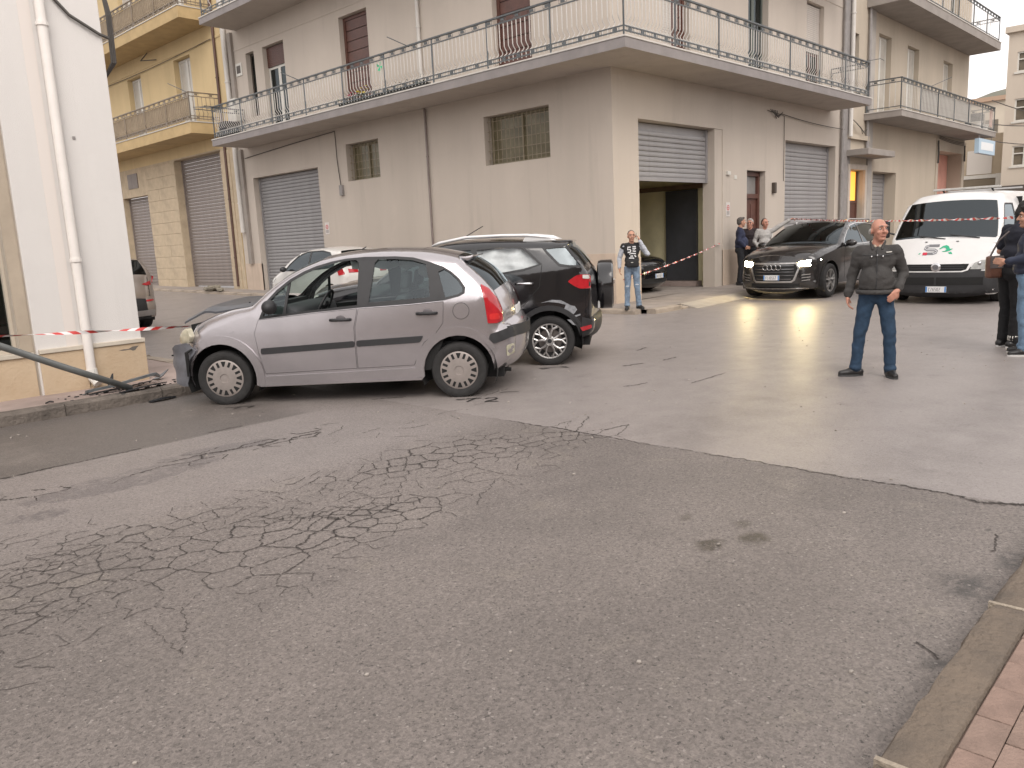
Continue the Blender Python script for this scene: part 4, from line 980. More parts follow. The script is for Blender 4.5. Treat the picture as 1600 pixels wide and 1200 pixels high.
class Car:
    def __init__(s, root, paint, W, belt, tumble, segs, bottom, taper=(0.05, 0.05), tuck=0.10, xmid=1.25, span=1.9):
        s.root, s.paint, s.W, s.belt, s.tumble, s.taper, s.tuck, s.xmid, s.span = root, paint, W, belt, tumble, taper, tuck, xmid, span
        s.segs = []; allp = []
        for nm, m, pts in segs:
            c = catmull(pts); s.segs.append((nm, m, c)); allp += c if not allp else c[1:]
        s.C = np.array(allp); s.P = s.C[:, :2]
        s.A = s.P[:-1]; s.D = s.P[1:]-s.P[:-1]; s.L2 = np.maximum((s.D**2).sum(1), 1e-9)
        s.bottom = bottom
        s.outline = [tuple(p) for p in s.P] + list(bottom)
    def w(s, x, z):
        b_ = s.belt(x); w = s.W
        if z > b_: w -= s.tumble*(z-b_) + 0.12*(z-b_)**2
        zl = 0.55
        if z < zl: w -= s.tuck*(zl-z)**1.5
        else: w -= 0.02*((z-zl)/max(0.1, b_-zl))**2 if z < b_ else 0.02
        t = (x-s.xmid)/s.span
        w -= (s.taper[0] if t > 0 else s.taper[1])*abs(t)**3
        return w
    def side_y(s, x, z):
        p = np.array((x, z)); t = np.clip(((p-s.A)*s.D).sum(1)/s.L2, 0, 1); q = s.A+s.D*t[:, None]; d2 = ((p-q)**2).sum(1); i = int(d2.argmin())
        d = math.sqrt(d2[i]); r = s.C[i, 2]*(1-t[i])+s.C[i+1, 2]*t[i]; w = s.w(x, z)
        if d < r: w -= r-math.sqrt(max(0, r*r-(r-d)**2))
        return w
    def ribbon_pt(s, i, t, off=0.0):
        x, z, r, b_ = s.C[i]; a = s.P[max(0, i-1)]; e = s.P[min(len(s.P)-1, i+1)]; d = e-a; d = d/(np.linalg.norm(d)+1e-9)
        n = s.sgn(np.array((d[1], -d[0])), i); w = max(0.02, s.w(x, z)-r); k = b_*(1-abs(t)**2.2)+off
        return (x+n[0]*k, w*t, z+n[1]*k)
    def sgn(s, n, i):
        c = np.array((s.xmid, 0.75)); return n if np.dot(s.P[i]-c, n) > 0 else -n
    def end_x(s, y, z, front=True, off=0.0):
        """x of the front (or rear) face at (y, z)"""
        mid = int(len(s.P)/2); idx = range(0, mid) if front else range(len(s.P)-1, mid, -1)
        best = None; pr = None; nx_ = 1.0
        for i in idx:
            if pr is not None and (s.P[pr][1]-z)*(s.P[i][1]-z) <= 0 and abs(s.P[i][1]-s.P[pr][1]) > 1e-6:
                f = (z-s.P[pr][1])/(s.P[i][1]-s.P[pr][1]); best = s.C[pr]*(1-f)+s.C[i]*f; dd = s.P[i]-s.P[pr]; nx_ = abs(dd[1])/max(1e-6, math.hypot(*dd)); break
            pr = i
        if best is None: best = s.C[0] if front else s.C[-1]
        x, zz, r, b_ = best; W = s.w(x, z); w = W-r; sg = 1 if front else -1; ay = abs(y)
        if ay <= w: return x+sg*(b_*(1-(ay/w)**2.2)+off)/max(.35, nx_)
        u = max(0.0, min(r, W-ay)); d = r-math.sqrt(max(0, r*r-(r-u)**2)); return x-sg*d+sg*off
    def body(s, holes=(), thick=0.02, skip=(), fine=False):
        extra = []
        for i in range(0, len(s.P), 1 if fine else 2):
            a = s.P[max(0, i-1)]; e = s.P[min(len(s.P)-1, i+1)]; d = e-a; d = d/(np.linalg.norm(d)+1e-9); n = s.sgn(np.array((d[1], -d[0])), i)
            for k in ((0.04, 0.10, 0.18, 0.28, 0.40, 0.55, 0.72, 0.90, 1.08) if fine else (0.08, 0.25, 0.5, 0.8, 1.05)):
                q = s.P[i]-n*s.C[i, 2]*k; extra.append((float(q[0]), float(q[1])))
        me = None
        V, F = region(s.outline, holes, lambda x, z: (x, s.side_y(x, z), z), 0.07, extra, thick, (0, -1, 0))
        for sg in (1, -1):
            vs = [(v[0], v[1]*sg, v[2]) for v in V]
            local('body_side', MB().add(vs, F).mesh('body_side', s.paint, smooth=38), s.root)
        k0 = 0; s.rib = {}
        for nm, m, c in s.segs:
            n = len(c); i0, i1 = k0, k0+n-1; k0 = i1; s.rib[nm] = (i0, i1)
            if nm in skip: continue
            ts = [-1, -0.96, -0.85, -0.7, -0.5, -0.25, 0, 0.25, 0.5, 0.7, 0.85, 0.96, 1]
            vs = [s.ribbon_pt(i, t) for i in range(i0, i1+1) for t in ts]; K = len(ts)
            fs = [(a*K+j, a*K+j+1, (a+1)*K+j+1, (a+1)*K+j) for a in range(n-1) for j in range(K-1)]
            local(nm, MB().add(vs, fs).mesh(nm, m, smooth=60), s.root)
    def side_patch(s, name, poly, m, off=0.0, holes=(), thick=0.012, sides=(1, -1), parent=None, step=0.08, smooth=38):
        V, F = region(poly, holes, lambda x, z: (x, s.side_y(x, z)+off, z), step, (), thick, (0, -1, 0)); out = []
        for sg in sides:
            out.append(local(name, MB().add([(v[0], v[1]*sg, v[2]) for v in V], F).mesh(name, m, smooth=smooth), parent if parent is not None else s.root))
        return out[0]
    def end_patch(s, name, poly, m, front=True, off=0.004, thick=0.02, mirror=False, parent=None, step=0.06, holes=()):
        """patch given in (y, z) seen on the front or rear face"""
        sg = 1 if front else -1; out = []
        for k in ((1, -1) if mirror else (1,)):
            V, F = region(poly, holes, lambda y, z: (s.end_x(y*k, z, front, off), y*k, z), step, (), thick, (-sg, 0, 0))
            out.append(local(name, MB().add(V, F).mesh(name, m, smooth=38), parent if parent is not None else s.root))
        return out[0]
    def under(s, x0, x1, z0=0.17, z1=0.42, w=None):
        w = w or s.W-0.26
        local('underbody', MB().box(x0, x1, -w, w, z0, z1).mesh('underbody', UNDER), s.root)
    def liner(s, xc, zc, R):
        n = 16; 
        for sg in (1, -1):
            vs = []; y0 = s.W-0.03; y1 = s.W-0.36
            for i in range(n+1):
                a = math.pi*(-0.12+1.24*i/n); c = (xc+R*math.cos(a), zc+R*math.sin(a)); vs += [(c[0], sg*y0, c[1]), (c[0], sg*y1, c[1])]
            fs = [(2*i, 2*i+1, 2*i+3, 2*i+2) for i in range(n)]
            vs.append((xc, sg*y1, zc)); fs += [(2*i+1, 2*i+3, len(vs)-1) for i in range(n)]
            local('wheel_arch', MB().add(vs, fs).mesh('wheel_arch', UNDER), s.root)

def tyre_mesh(R, w, rim):
    h = w/2
    prof = [(rim*0.93, -h*0.72), (rim, -h*0.86), (rim+(R-rim)*0.35, -h*1.0), (R-0.030, -h*0.98), (R-0.010, -h*0.86), (R, -h*0.62), (R, -h*0.30), (R-0.006, -h*0.27), (R-0.006, -h*0.22), (R, -h*0.20),
            (R, h*0.20), (R-0.006, h*0.22), (R-0.006, h*0.27), (R, h*0.30), (R, h*0.62), (R-0.010, h*0.86), (R-0.030, h*0.98), (rim+(R-rim)*0.35, h*1.0), (rim, h*0.86), (rim*0.93, h*0.72)]
    return MB().lathe(prof, 44, closed=True).mesh('tyre', TYRE, smooth=35)
WCACHE = {}
def wheel(root, x, y, R, w, rim, style, side, m=None, steer=0.0, tilt=0.0):
    """side=+1: outer face looks to +y"""
    key = (R, w, rim, style)
    if key not in WCACHE:
        h = w/2; me = {}; me['tyre'] = tyre_mesh(R, w, rim)
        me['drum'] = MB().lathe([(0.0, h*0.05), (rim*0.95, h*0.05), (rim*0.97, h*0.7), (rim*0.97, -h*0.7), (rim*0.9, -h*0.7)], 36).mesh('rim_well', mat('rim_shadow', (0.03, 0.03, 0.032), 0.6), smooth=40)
        if style == 'cover':
            me['face'] = MB().lathe([(rim*1.00, h*0.55), (rim*1.01, h*0.78), (rim*0.95, h*0.86), (rim*0.80, h*0.90), (rim*0.45, h*0.97), (rim*0.24, h*1.00), (rim*0.22, h*0.92), (rim*0.16, h*0.92), (0.0, h*0.95)], 48).mesh('wheel_cover', m, smooth=35)
            q = MB()
            for k in range(16):
                a = 2*math.pi*k/16; ca, sa = math.cos(a), math.sin(a)
                def pt(r, t, o): return (r*ca-t*sa, o, r*sa+t*ca)
                t = 0.013 if k % 2 else 0.027; t2 = 0.013 if k % 2 else 0.008
                r0, r1 = (rim*0.63, rim*0.90)
                o = h*0.945
                q.add([pt(r0, -t2, o+.001), pt(r0, t2, o+.001), pt(r1, t, o-.006), pt(r1, -t, o-.006), pt(r0, -t2, o-.03), pt(r0, t2, o-.03), pt(r1, t, o-.03), pt(r1, -t, o-.03)], [(0,1,2,3),(0,1,5,4),(1,2,6,5),(2,3,7,6),(3,0,4,7)])
            me['slots'] = q.mesh('cover_slots', UNDER)
        else:
            q = MB(); n = 5
            q.lathe([(rim*0.90, h*0.50), (rim*0.93, h*0.86), (rim*1.01, h*0.90), (rim*1.01, h*0.70), (rim*0.97, h*0.5)], 40, closed=True)
            for k in range(n):
                for dq in ((-0.30, 0.30) if style == 'y' else (-0.16, 0.16)):
                    a0 = 2*math.pi*k/n + math.pi/2; a1 = a0+dq
                    if style == 'y': P = [(0.05, a0+dq*0.35, 0.93), (rim*0.45, a0+dq*0.55, 0.90), (rim*0.70, a0+dq*0.9, 0.86), (rim*0.92, a0+dq*1.75, 0.80)]
                    else: P = [(0.05, a0+dq*0.5, 0.80), (rim*0.5, a0+dq*0.8, 0.80), (rim*0.93, a0+dq*1.2, 0.80)]
                    q.tube([(r*math.cos(a), h*o, r*math.sin(a)) for r, a, o in P], [0.022, 0.016, 0.014, 0.016][:len(P)], 6)
                    if style == 'y': q.tube([(rim*0.68*math.cos(a0+dq*0.85), h*0.86, rim*0.68*math.sin(a0+dq*0.85)), (rim*0.92*math.cos(a0+dq*0.55), h*0.82, rim*0.92*math.sin(a0+dq*0.55))], 0.013, 6)
            q.lathe([(0.0, h*0.98), (0.04, h*0.98), (0.065, h*0.90), (0.068, h*0.6)], 20)
            me['face'] = q.mesh('rim', m or SILVER, smooth=40)
            me['cap'] = MB().lathe([(0.0, h*1.0), (0.028, h*0.99), (0.03, h*0.95)], 16).mesh('hub_cap', BLK)
            me['disc'] = MB().lathe([(0.05, h*0.22), (rim*0.68, h*0.22), (rim*0.68, h*0.12)], 30).mesh('brake_disc', mat('disc_steel', (0.22, 0.20, 0.19), 0.4, 0.3, 8, metal=0.8))
        WCACHE[key] = me
    me = WCACHE[key]
    t = local('wheel', me['tyre'], root, (x, y, R-0.006), (tilt, 0, (0 if side > 0 else math.pi)+steer))
    for k in ('drum', 'face', 'slots', 'cap', 'disc'):
        if k in me:
            o = local(me[k].name.split('.')[0], me[k], t)
            if k == 'slots': o['kind'] = 'stuff'
    return t
def seat(root, x, y, m=SEAT, recl=0.2, h=1.0):
    q = MB().box(x-0.25, x+0.25, y-0.24, y+0.24, 0.30, 0.50).mesh('seat', m, bevel=0.05, smooth=True); st = local('seat', q, root)
    a = MB().prism([(x-0.24, 0.46), (x-0.10, 0.46), (x-0.10-recl, h), (x-0.22-recl, h)], y-0.23, y+0.23).mesh('backrest', m, bevel=0.04, smooth=True); local('backrest', a, st)
    b_ = MB().prism([(x-0.20-recl, h+0.05), (x-0.11-recl, h+0.05), (x-0.15-recl, h+0.24), (x-0.23-recl, h+0.24)], y-0.13, y+0.13).mesh('headrest', m, bevel=0.035, smooth=True); local('headrest', b_, st)
    return st
FONT = {'A': [[(0,0),(.5,1),(1,0)],[(.2,.4),(.8,.4)]], 'B': [[(0,0),(0,1),(.7,1),(.9,.75),(.7,.52),(0,.52)],[(.7,.52),(1,.27),(.75,0),(0,0)]], 'C': [[(1,.85),(.7,1),(.2,1),(0,.7),(0,.3),(.2,0),(.7,0),(1,.15)]],
        'D': [[(0,0),(0,1),(.6,1),(1,.7),(1,.3),(.6,0),(0,0)]], 'E': [[(1,1),(0,1),(0,0),(1,0)],[(0,.52),(.8,.52)]], 'F': [[(1,1),(0,1),(0,0)],[(0,.52),(.8,.52)]], 'G': [[(1,.85),(.7,1),(.2,1),(0,.7),(0,.3),(.2,0),(1,0),(1,.45),(.6,.45)]],
        'H': [[(0,0),(0,1)],[(1,0),(1,1)],[(0,.5),(1,.5)]], 'L': [[(0,1),(0,0),(1,0)]], 'X': [[(0,0),(1,1)],[(0,1),(1,0)]], 'Z': [[(0,1),(1,1),(0,0),(1,0)]], 'N': [[(0,0),(0,1),(1,0),(1,1)]], 'T': [[(0,1),(1,1)],[(.5,1),(.5,0)]],
        '0': [[(.2,0),(0,.3),(0,.7),(.2,1),(.8,1),(1,.7),(1,.3),(.8,0),(.2,0)]], '1': [[(.2,.75),(.6,1),(.6,0)]], '2': [[(0,.8),(.3,1),(.8,1),(1,.75),(0,0),(1,0)]], '3': [[(0,1),(1,1),(.45,.58),(1,.4),(.8,0),(0,.05)]],
        '4': [[(.75,0),(.75,1),(0,.3),(1,.3)]], '5': [[(1,1),(.1,1),(0,.5),(.8,.55),(1,.3),(.8,0),(0,0)]], '6': [[(.9,1),(.3,.9),(0,.4),(.2,0),(.8,0),(1,.3),(.7,.55),(.1,.5)]], '7': [[(0,1),(1,1),(.35,0)]], '8': [[(.5,.52),(.1,.75),(.3,1),(.7,1),(.9,.75),(.5,.52),(0,.25),(.25,0),(.75,0),(1,.25),(.5,.52)]], '9': [[(.1,0),(.7,.1),(1,.6),(.8,1),(.2,1),(0,.7),(.3,.45),(.9,.5)]]}
def strokes(mb, lines, wd, fmap):
    """flat ribbons along 2D polylines"""
    for ln in lines:
        n = len(ln); L = []; R = []
        for i in range(n):
            a = Vector(ln[max(0, i-1)]); b_ = Vector(ln[min(n-1, i+1)]); d = (b_-a); d = d.normalized() if d.length > 1e-9 else Vector((1, 0)); p = Vector((-d.y, d.x))*wd/2
            q = Vector(ln[i]); L.append(fmap(*(q+p))); R.append(fmap(*(q-p)))
        mb.add(L+R, [(i, i+1, n+i+1, n+i) for i in range(n-1)])
def text_lines(txt, x0, z0, w, h, gap):
    out = []
    for i, ch in enumerate(txt):
        for ln in FONT.get(ch, []): out.append([(x0+i*(w+gap)+a*w, z0+b_*h) for a, b_ in ln])
    return out
def number_plate(car, y, z, front, txt, w=0.36, h=0.11, off=0.02):
    x = car.end_x(y, z, front, off); sg = 1 if front else -1
    pl = local('number_plate', MB().box(-0.006, 0.006, -w/2, w/2, -h/2, h/2).mesh('number_plate', PLATE, bevel=0.002), car.root, (x, y, z))
    for s_ in (-1, 1): local('blue_band', MB().box(0.0061, 0.0071, s_*(w/2-.016)-.014, s_*(w/2-.016)+.014, -h/2+.004, h/2-.004).mesh('blue_band', PLATEB), pl, (0, 0, 0), (0, 0, 0 if front else math.pi))
    q = MB(); k = (w-0.11)/len(txt)
    strokes(q, text_lines(txt, -(w-0.11)/2, -h*0.32, k*0.60, h*0.60, k*0.40), 0.0065, lambda a, b_: (sg*0.0075, sg*a, b_))
    o = local('plate_characters', q.mesh('plate_characters', INK), pl); o['kind'] = 'stuff'
    return pl
# ------------------------------------------------------------------ the silver hatchback with the wrecked nose
HB_PAINT = mat('lilac_silver_paint', (0.425, 0.40, 0.415), 0.24, 0.08, 5, metal=0.8, coat=0.9)
HB_BARE = mat('primer_grey', (0.20, 0.205, 0.228), 0.45, 0.3, 8, metal=0.3)
def place_side(contact, heading, W):
    """root position under the rear axle centre when the left rear tyre touches the ground at contact"""
    h = R_(heading); return (contact[0]+math.sin(h)*(W-0.0), contact[1]-math.cos(h)*(W-0.0))
c0 = place_side((-8.92, -4.46), 129.3, 0.80)
hb = thing('hatchback', 'lilac silver five door hatchback with smashed front, nose against the left kerb', 'car', (c0[0], c0[1], 0.0), R_(129.3))
segs = [('front_bumper', HB_BARE, [(2.93,.20,.16,.08),(3.00,.26,.24,.10),(3.035,.40,.26,.10),(3.03,.55,.26,.10),(2.95,.665,.24,.09)]),
        ('nose_panel', HB_BARE, [(2.95,.665,.22,.09),(2.91,.75,.20,.09),(2.83,.85,.16,.08)]),
        ('hood', HB_PAINT, [(2.83,.85,.14,.06),(2.70,.915,.12,.05),(2.52,.975,.12,.05),(2.38,1.01,.11,.05),(2.19,1.035,.08,.05),(2.12,1.07,.05,.05)]),
        ('windscreen', GCAR, [(2.12,1.07,.05,.06),(1.98,1.19,.05,.07),(1.80,1.315,.05,.07),(1.62,1.405,.05,.06),(1.42,1.48,.06,.05)]),
        ('roof', HB_PAINT, [(1.42,1.48,.08,.05),(1.22,1.52,.12,.04),(.93,1.545,.13,.035),(.70,1.548,.13,.035),(.37,1.53,.13,.035),(.17,1.50,.12,.035),(-.02,1.455,.10,.04)]),
        ('rear_window', GDARK, [(-.02,1.455,.09,.05),(-.13,1.36,.10,.09),(-.27,1.23,.11,.12),(-.39,1.09,.12,.12)]),
        ('tailgate', HB_PAINT, [(-.39,1.09,.13,.12),(-.44,.98,.14,.13),(-.475,.86,.15,.13),(-.48,.745,.16,.13)]),
        ('rear_bumper', HB_PAINT, [(-.48,.745,.18,.13),(-.545,.725,.20,.13),(-.585,.62,.22,.12),(-.58,.47,.22,.11),(-.52,.36,.18,.10),(-.40,.27,.10,.08)])]
bot = [(-.36,.27)] + arc(0.0, .29, .365, .24) + [(.40,.20),(1.2,.195),(2.12,.185)] + arc(2.53, .29, .37, .20)[0:] + [(2.92,.20)]
hbc = Car(hb, HB_PAINT, 0.835, lambda x: 1.0-0.03*(x-1), 0.30, segs, bot, (0.05, 0.10))
fwin = [(2.03,.935),(1.96,1.085),(1.86,1.18),(1.73,1.275),(1.58,1.35),(1.45,1.40),(1.30,1.44),(1.15,1.465),(1.04,1.47),(1.005,1.44),(1.02,1.01),(1.45,.98),(1.78,.955)]
rwin = [(.90,1.03),(.86,1.25),(.835,1.43),(.80,1.465),(.62,1.46),(.44,1.44),(.30,1.395),(.27,1.25),(.26,1.06)]
qwin = [(.17,1.31),(.11,1.335),(.04,1.29),(-.03,1.22),(-.08,1.14),(-.075,1.10),(-.03,1.075),(.10,1.05)]
trim = [(2.075,.905),(1.985,1.095),(1.88,1.20),(1.74,1.302),(1.59,1.378),(1.46,1.425),(1.30,1.465),(1.15,1.488),(.95,1.497),(.62,1.488),(.43,1.468),(.27,1.42),(.12,1.362),(.03,1.305),(-.05,1.23),(-.108,1.14),(-.10,1.085),(-.04,1.055),(.12,1.022),(.5,1.0),(1.0,.985),(1.5,.955)]
fdoor = [(2.085,.90),(2.14,.76),(2.11,.55),(2.06,.325),(1.5,.340),(1.068,.350),(1.068,.78),(1.02,.975),(1.5,.945)]
rdoor = [(1.012,.975),(1.060,.78),(1.060,.350),(.46,.362),(.40,.50),(.34,.60),(.22,.68),(.135,.79),(.12,1.012),(.5,.99)]
hbc.body(holes=[fwin, rwin, qwin, fdoor, rdoor], skip=('hood', 'front_bumper', 'nose_panel'), fine=True)
hbc.side_patch('window_trim', trim, BLK, 0.007, holes=[fwin, rwin, qwin], thick=0.02)
hbc.side_patch('inner_panel', [(2.2,.90),(2.16,.3),(.30,.3),(.05,.80),(.08,1.02),(1.0,.97)], UNDER, -0.035, thick=0.0)
d1 = hbc.side_patch('front_door', inset(fdoor, 0.004), HB_PAINT, 0.001, thick=0.03)
d2 = hbc.side_patch('rear_door', inset(rdoor, 0.004), HB_PAINT, 0.001, thick=0.03)
def handle(dr, x0, x1, z):
    for sg in (1,):
        y = hbc.side_y((x0+x1)/2, z)
        h_ = local('door_handle', MB().tube([(x0, y+.008, z), (x0+.03, y+.036, z+.002), (x1-.03, y+.036, z+.003), (x1, y+.010, z+.003)], 0.017, 8).mesh('door_handle', BLK, smooth=True), dr)
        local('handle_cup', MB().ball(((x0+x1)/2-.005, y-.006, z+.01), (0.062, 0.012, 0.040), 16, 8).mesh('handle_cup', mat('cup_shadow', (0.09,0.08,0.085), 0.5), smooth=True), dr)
handle(d1, 1.10, 1.31, .865); handle(d2, .195, .40, .895)
m1 = hbc.side_patch('door_moulding', rounded([(2.08,.535),(2.08,.60),(1.075,.642),(1.075,.577)], 0.02), BLK, 0.014, thick=0.014, parent=d1, sides=(1,))
m2 = hbc.side_patch('door_moulding', rounded([(1.05,.58),(1.05,.645),(.345,.668),(.385,.60)], 0.02), BLK, 0.014, thick=0.014, parent=d2, sides=(1,))
hbc.side_patch('rear_side_glass', rwin, GCAR, -0.012, thick=0.0); hbc.side_patch('quarter_glass', qwin, GDARK, -0.010, thick=0.0)
hbc.side_patch('front_quarter_light', [(2.03,.935),(1.96,1.085),(1.86,1.18),(1.755,1.262),(1.80,.95)], GCAR, -0.012, thick=0.0)
hbc.side_patch('quarter_light_bar', [(1.765,1.255),(1.735,1.272),(1.785,.955),(1.815,.955)], BLK, -0.004, thick=0.02)
# flared arches
def flare(xc, zc, R0, R1, a0, a1, off, z0=0.0, m=HB_PAINT, car=hbc, name='wheel_arch_flare'):
    n = 18; inn = [(xc+R0*math.cos(a0+(a1-a0)*i/n), zc+R0*math.sin(a0+(a1-a0)*i/n)) for i in range(n+1)]
    out = [(xc+R1*math.cos(a0+(a1-a0)*i/n), zc+R1*math.sin(a0+(a1-a0)*i/n)) for i in range(n+1)][::-1]
    car.side_patch(name, inn+out, m, off, thick=0.03)
flare(0.0, .29, .368, .455, R_(-8), R_(150), 0.016); flare(2.53, .29, .372, .46, R_(5), R_(192), 0.016)
hbc.side_patch('sill', [(.40,.205),(1.2,.20),(2.13,.19),(2.10,.30),(1.2,.318),(.43,.335)], HB_PAINT, 0.012, thick=0.02)
# rear lamps, bumper strip, filler flap
lamp = [(-.262,1.17),(-.30,1.00),(-.325,.765),(-.42,.76),(-.475,.775),(-.468,.90),(-.42,1.02),(-.345,1.12)]
la = hbc.side_patch('tail_lamp', rounded(lamp, 0.015), LENSR, 0.010, thick=0.03, step=0.022, smooth=75)
hbc.side_patch('lamp_bulb', rounded([(-.345,.80),(-.345,.86),(-.44,.865),(-.45,.80)], .02), mat('brake_lens', (0.62, 0.03, 0.03), 0.1, 0.2, 20, coat=0.8), 0.013, thick=0.01, parent=la, sides=(1,))
hbc.side_patch('bumper_strip', rounded([(-.33,.60),(-.345,.655),(-.42,.672),(-.52,.70),(-.565,.715),(-.585,.66),(-.58,.615),(-.50,.585),(-.38,.55)], 0.02), BLK, 0.022, thick=0.03)
hbc.end_patch('bumper_strip', [(-.66,.60),(.66,.60),(.66,.715),(-.66,.715)], BLK, False, 0.014)
hbc.end_patch('number_plate', [(-.26,.79),(.26,.79),(.26,.90),(-.26,.90)], PLATE, False, 0.01)
hbc.side_patch('filler_flap', [(-.055+.082*math.cos(i*math.pi/10), .905+.082*math.sin(i*math.pi/10)) for i in range(20)], HB_PAINT, 0.004, thick=0.012, sides=(1,))
hbc.side_patch('flap_gap', [(-.055+.086*math.cos(i*math.pi/12), .905+.086*math.sin(i*math.pi/12)) for i in range(24)], UNDER, 0.0025, thick=0.0, sides=(1,))
hbc.side_patch('fog_lens', rounded([(-.50,.40),(-.575,.42),(-.575,.53),(-.50,.52)], 0.02), mat('grubby_lens', (0.55, 0.53, 0.40), 0.3, 0.4, 14), 0.006, thick=0.02, sides=(1,))
local('exhaust', MB().tube([(-.30,.45,.24),(-.52,.45,.225)], 0.022, 8).mesh('exhaust', UNDER), hb)
# spoiler lip over the tailgate glass, rear wiper, antenna
sp_ = [(-.02,1.455),(-.10,1.452),(-.17,1.462),(-.185,1.448),(-.12,1.40),(-.05,1.42)]
local('spoiler', MB().prism(sp_, -.52, .52).mesh('spoiler', HB_PAINT, bevel=0.012, smooth=40), hb)
local('antenna', MB().tube([(1.18,0,1.55),(1.08,0,1.60)], 0.006, 5).mesh('antenna', BLK), hb)
local('rear_wiper', MB().tube([(-.48,0,1.10),(-.42,.30,1.17)], 0.008, 5).mesh('rear_wiper', BLK), hb)
# wrecked front: torn bumper shell, milky headlamp, folded bonnet standing open
rnd = random.Random(21)
bump_poly = [(2.80,.60),(2.84,.655),(2.88,.685),(3.02,.665),(3.09,.62),(3.12,.56),(3.115,.46),(3.10,.36),(3.065,.245),(2.99,.215),(2.925,.215),(2.905,.30),(2.90,.42),(2.86,.53)]
fy = lambda x: .835-.55*max(0, x-2.86)**1.25-1.2*max(0, x-3.03)**1.5
V, F = region(bump_poly, (), lambda x, z: (x+.012*math.sin(z*31), fy(x)+.012*math.sin(z*17+x*9), z), 0.045, (), 0.02, (0,-1,0))
bm_ = local('bumper_shell', MB().add(V, F).mesh('bumper_shell', HB_BARE, smooth=45), hb)
local('bumper_notch', MB().box(3.03, 3.13, .60, .70, .535, .550).mesh('bumper_notch', UNDER), bm_)
local('torn_edge', MB().tube([(2.82,.85,.62),(2.88,.86,.585),(2.885,.85,.46),(2.90,.84,.33)], [.012,.02,.018,.01], 6).mesh('torn_edge', UNDER), bm_)
V = []; F = []; n = 16
for k in range(n+1):       # buckled lower bumper skin across the nose
    y = .70-1.36*k/n
    for j, (dx, z) in enumerate(((-.055,.235),(-.02,.34),(.0,.46),(.0,.56),(-.03,.62))):
        V.append((3.11+dx+0.05*(1-(y/.72)**2)+(rnd.uniform(-.03,.02) if k else -.02)-(.14 if y < -.1 else 0), y, z+(rnd.uniform(-.015,.015) if k else 0)))
for k in range(n):
    for j in range(4): F.append((k*5+j, k*5+j+1, (k+1)*5+j+1, (k+1)*5+j))
local('front_bumper', MB().add(V, F).mesh('front_bumper', HB_BARE, smooth=50), hb)
hp_ = rounded([(2.835,.75),(2.875,.825),(2.905,.838),(2.965,.795),(3.02,.735),(3.035,.69),(3.02,.668),(2.93,.672),(2.86,.685)], 0.018)
V, F = region(hp_, (), lambda x, z: (x, .815-.62*max(0, x-2.83)-1.3*max(0, x-2.95)**1.5+.02*math.sin((z-.66)*17), z), 0.025, (), 0.07, (-.3,-1,0))
hl = local('headlamp', MB().add(V, F).mesh('headlamp', mat('milky_lens', (0.60, 0.56, 0.43), 0.22, 0.3, 12, coat=0.5), smooth=70), hb)
hbc.side_patch('headlamp', [(2.84,.755),(2.90,.838),(3.00,.72),(2.90,.672)], mat('milky_lens', (0.58, 0.53, 0.38), 0.25), 0.0, thick=0.06, sides=(-1,))
V = []; F = []; nx, ny = 14, 14
for i in range(nx+1):
    for j in range(ny+1):
        x = 2.13+0.84*i/nx; y = -.66+1.30*j/ny; t = i/nx
        zz = 1.045-.055*t-.085*t*t+.045*(1-(y/.7)**2)
        lift = (0.062*t**0.8)*(0.45+0.55*(0.64-y)/1.3) - 0.02*(abs(y) > .62)
        fold = 0.03*math.exp(-((t-.62-(y*.15))/.10)**2)
        V.append((x, y, zz+lift+fold+rnd.uniform(-.004,.004)-(0.03*max(0, t-.85)/.15)))
for i in range(nx):
    for j in range(ny): a = i*(ny+1)+j; F.append((a, a+1, a+ny+2, a+ny+1))
o_ = len(V); V += [(v[0], v[1], v[2]-.022) for v in V]; F += [tuple(q+o_ for q in f) for f in F]
bd = [i*(ny+1) for i in range(nx+1)]; rt = [i*(ny+1)+ny for i in range(nx+1)]; fr = [nx*(ny+1)+j for j in range(ny+1)]
for ch in (bd, rt, fr):
    for a, b_ in zip(ch[:-1], ch[1:]): F.append((a, b_, b_+o_, a+o_))
hood = local('hood', MB().add(V, F).mesh('hood', mat('hood_scraped', (0.085,0.088,0.098), 0.4, 0.3, 8, metal=0.3), smooth=35), hb)
q = MB().box(2.28, 2.92, -.62, .60, .62, .86).mesh('engine_bay', UNDER); local('engine_bay', q, hb)
local('cowl', MB().box(2.02, 2.2, -.66, .66, .95, 1.045).mesh('cowl', BLK), hb)
local('bonnet_hinge', MB().tube([(2.30,.50,1.0),(2.28,.50,1.07)], 0.012, 5).mesh('bonnet_hinge', BLK), hb)
hbc.side_patch('indicator', [(2.40+.035*math.cos(i*math.pi/6), .79+.018*math.sin(i*math.pi/6)) for i in range(12)], HB_PAINT, 0.006, thick=0.01, sides=(1,))
# door mirror
mr = local('door_mirror', MB().ball((1.90, .955, 1.035), (0.075, 0.10, 0.075), 14, 10).mesh('door_mirror', BLK, smooth=True), hb); local('mirror_arm', MB().tube([(1.92,.80,.985),(1.91,.90,1.0)], 0.03, 8).mesh('mirror_arm', BLK), mr)
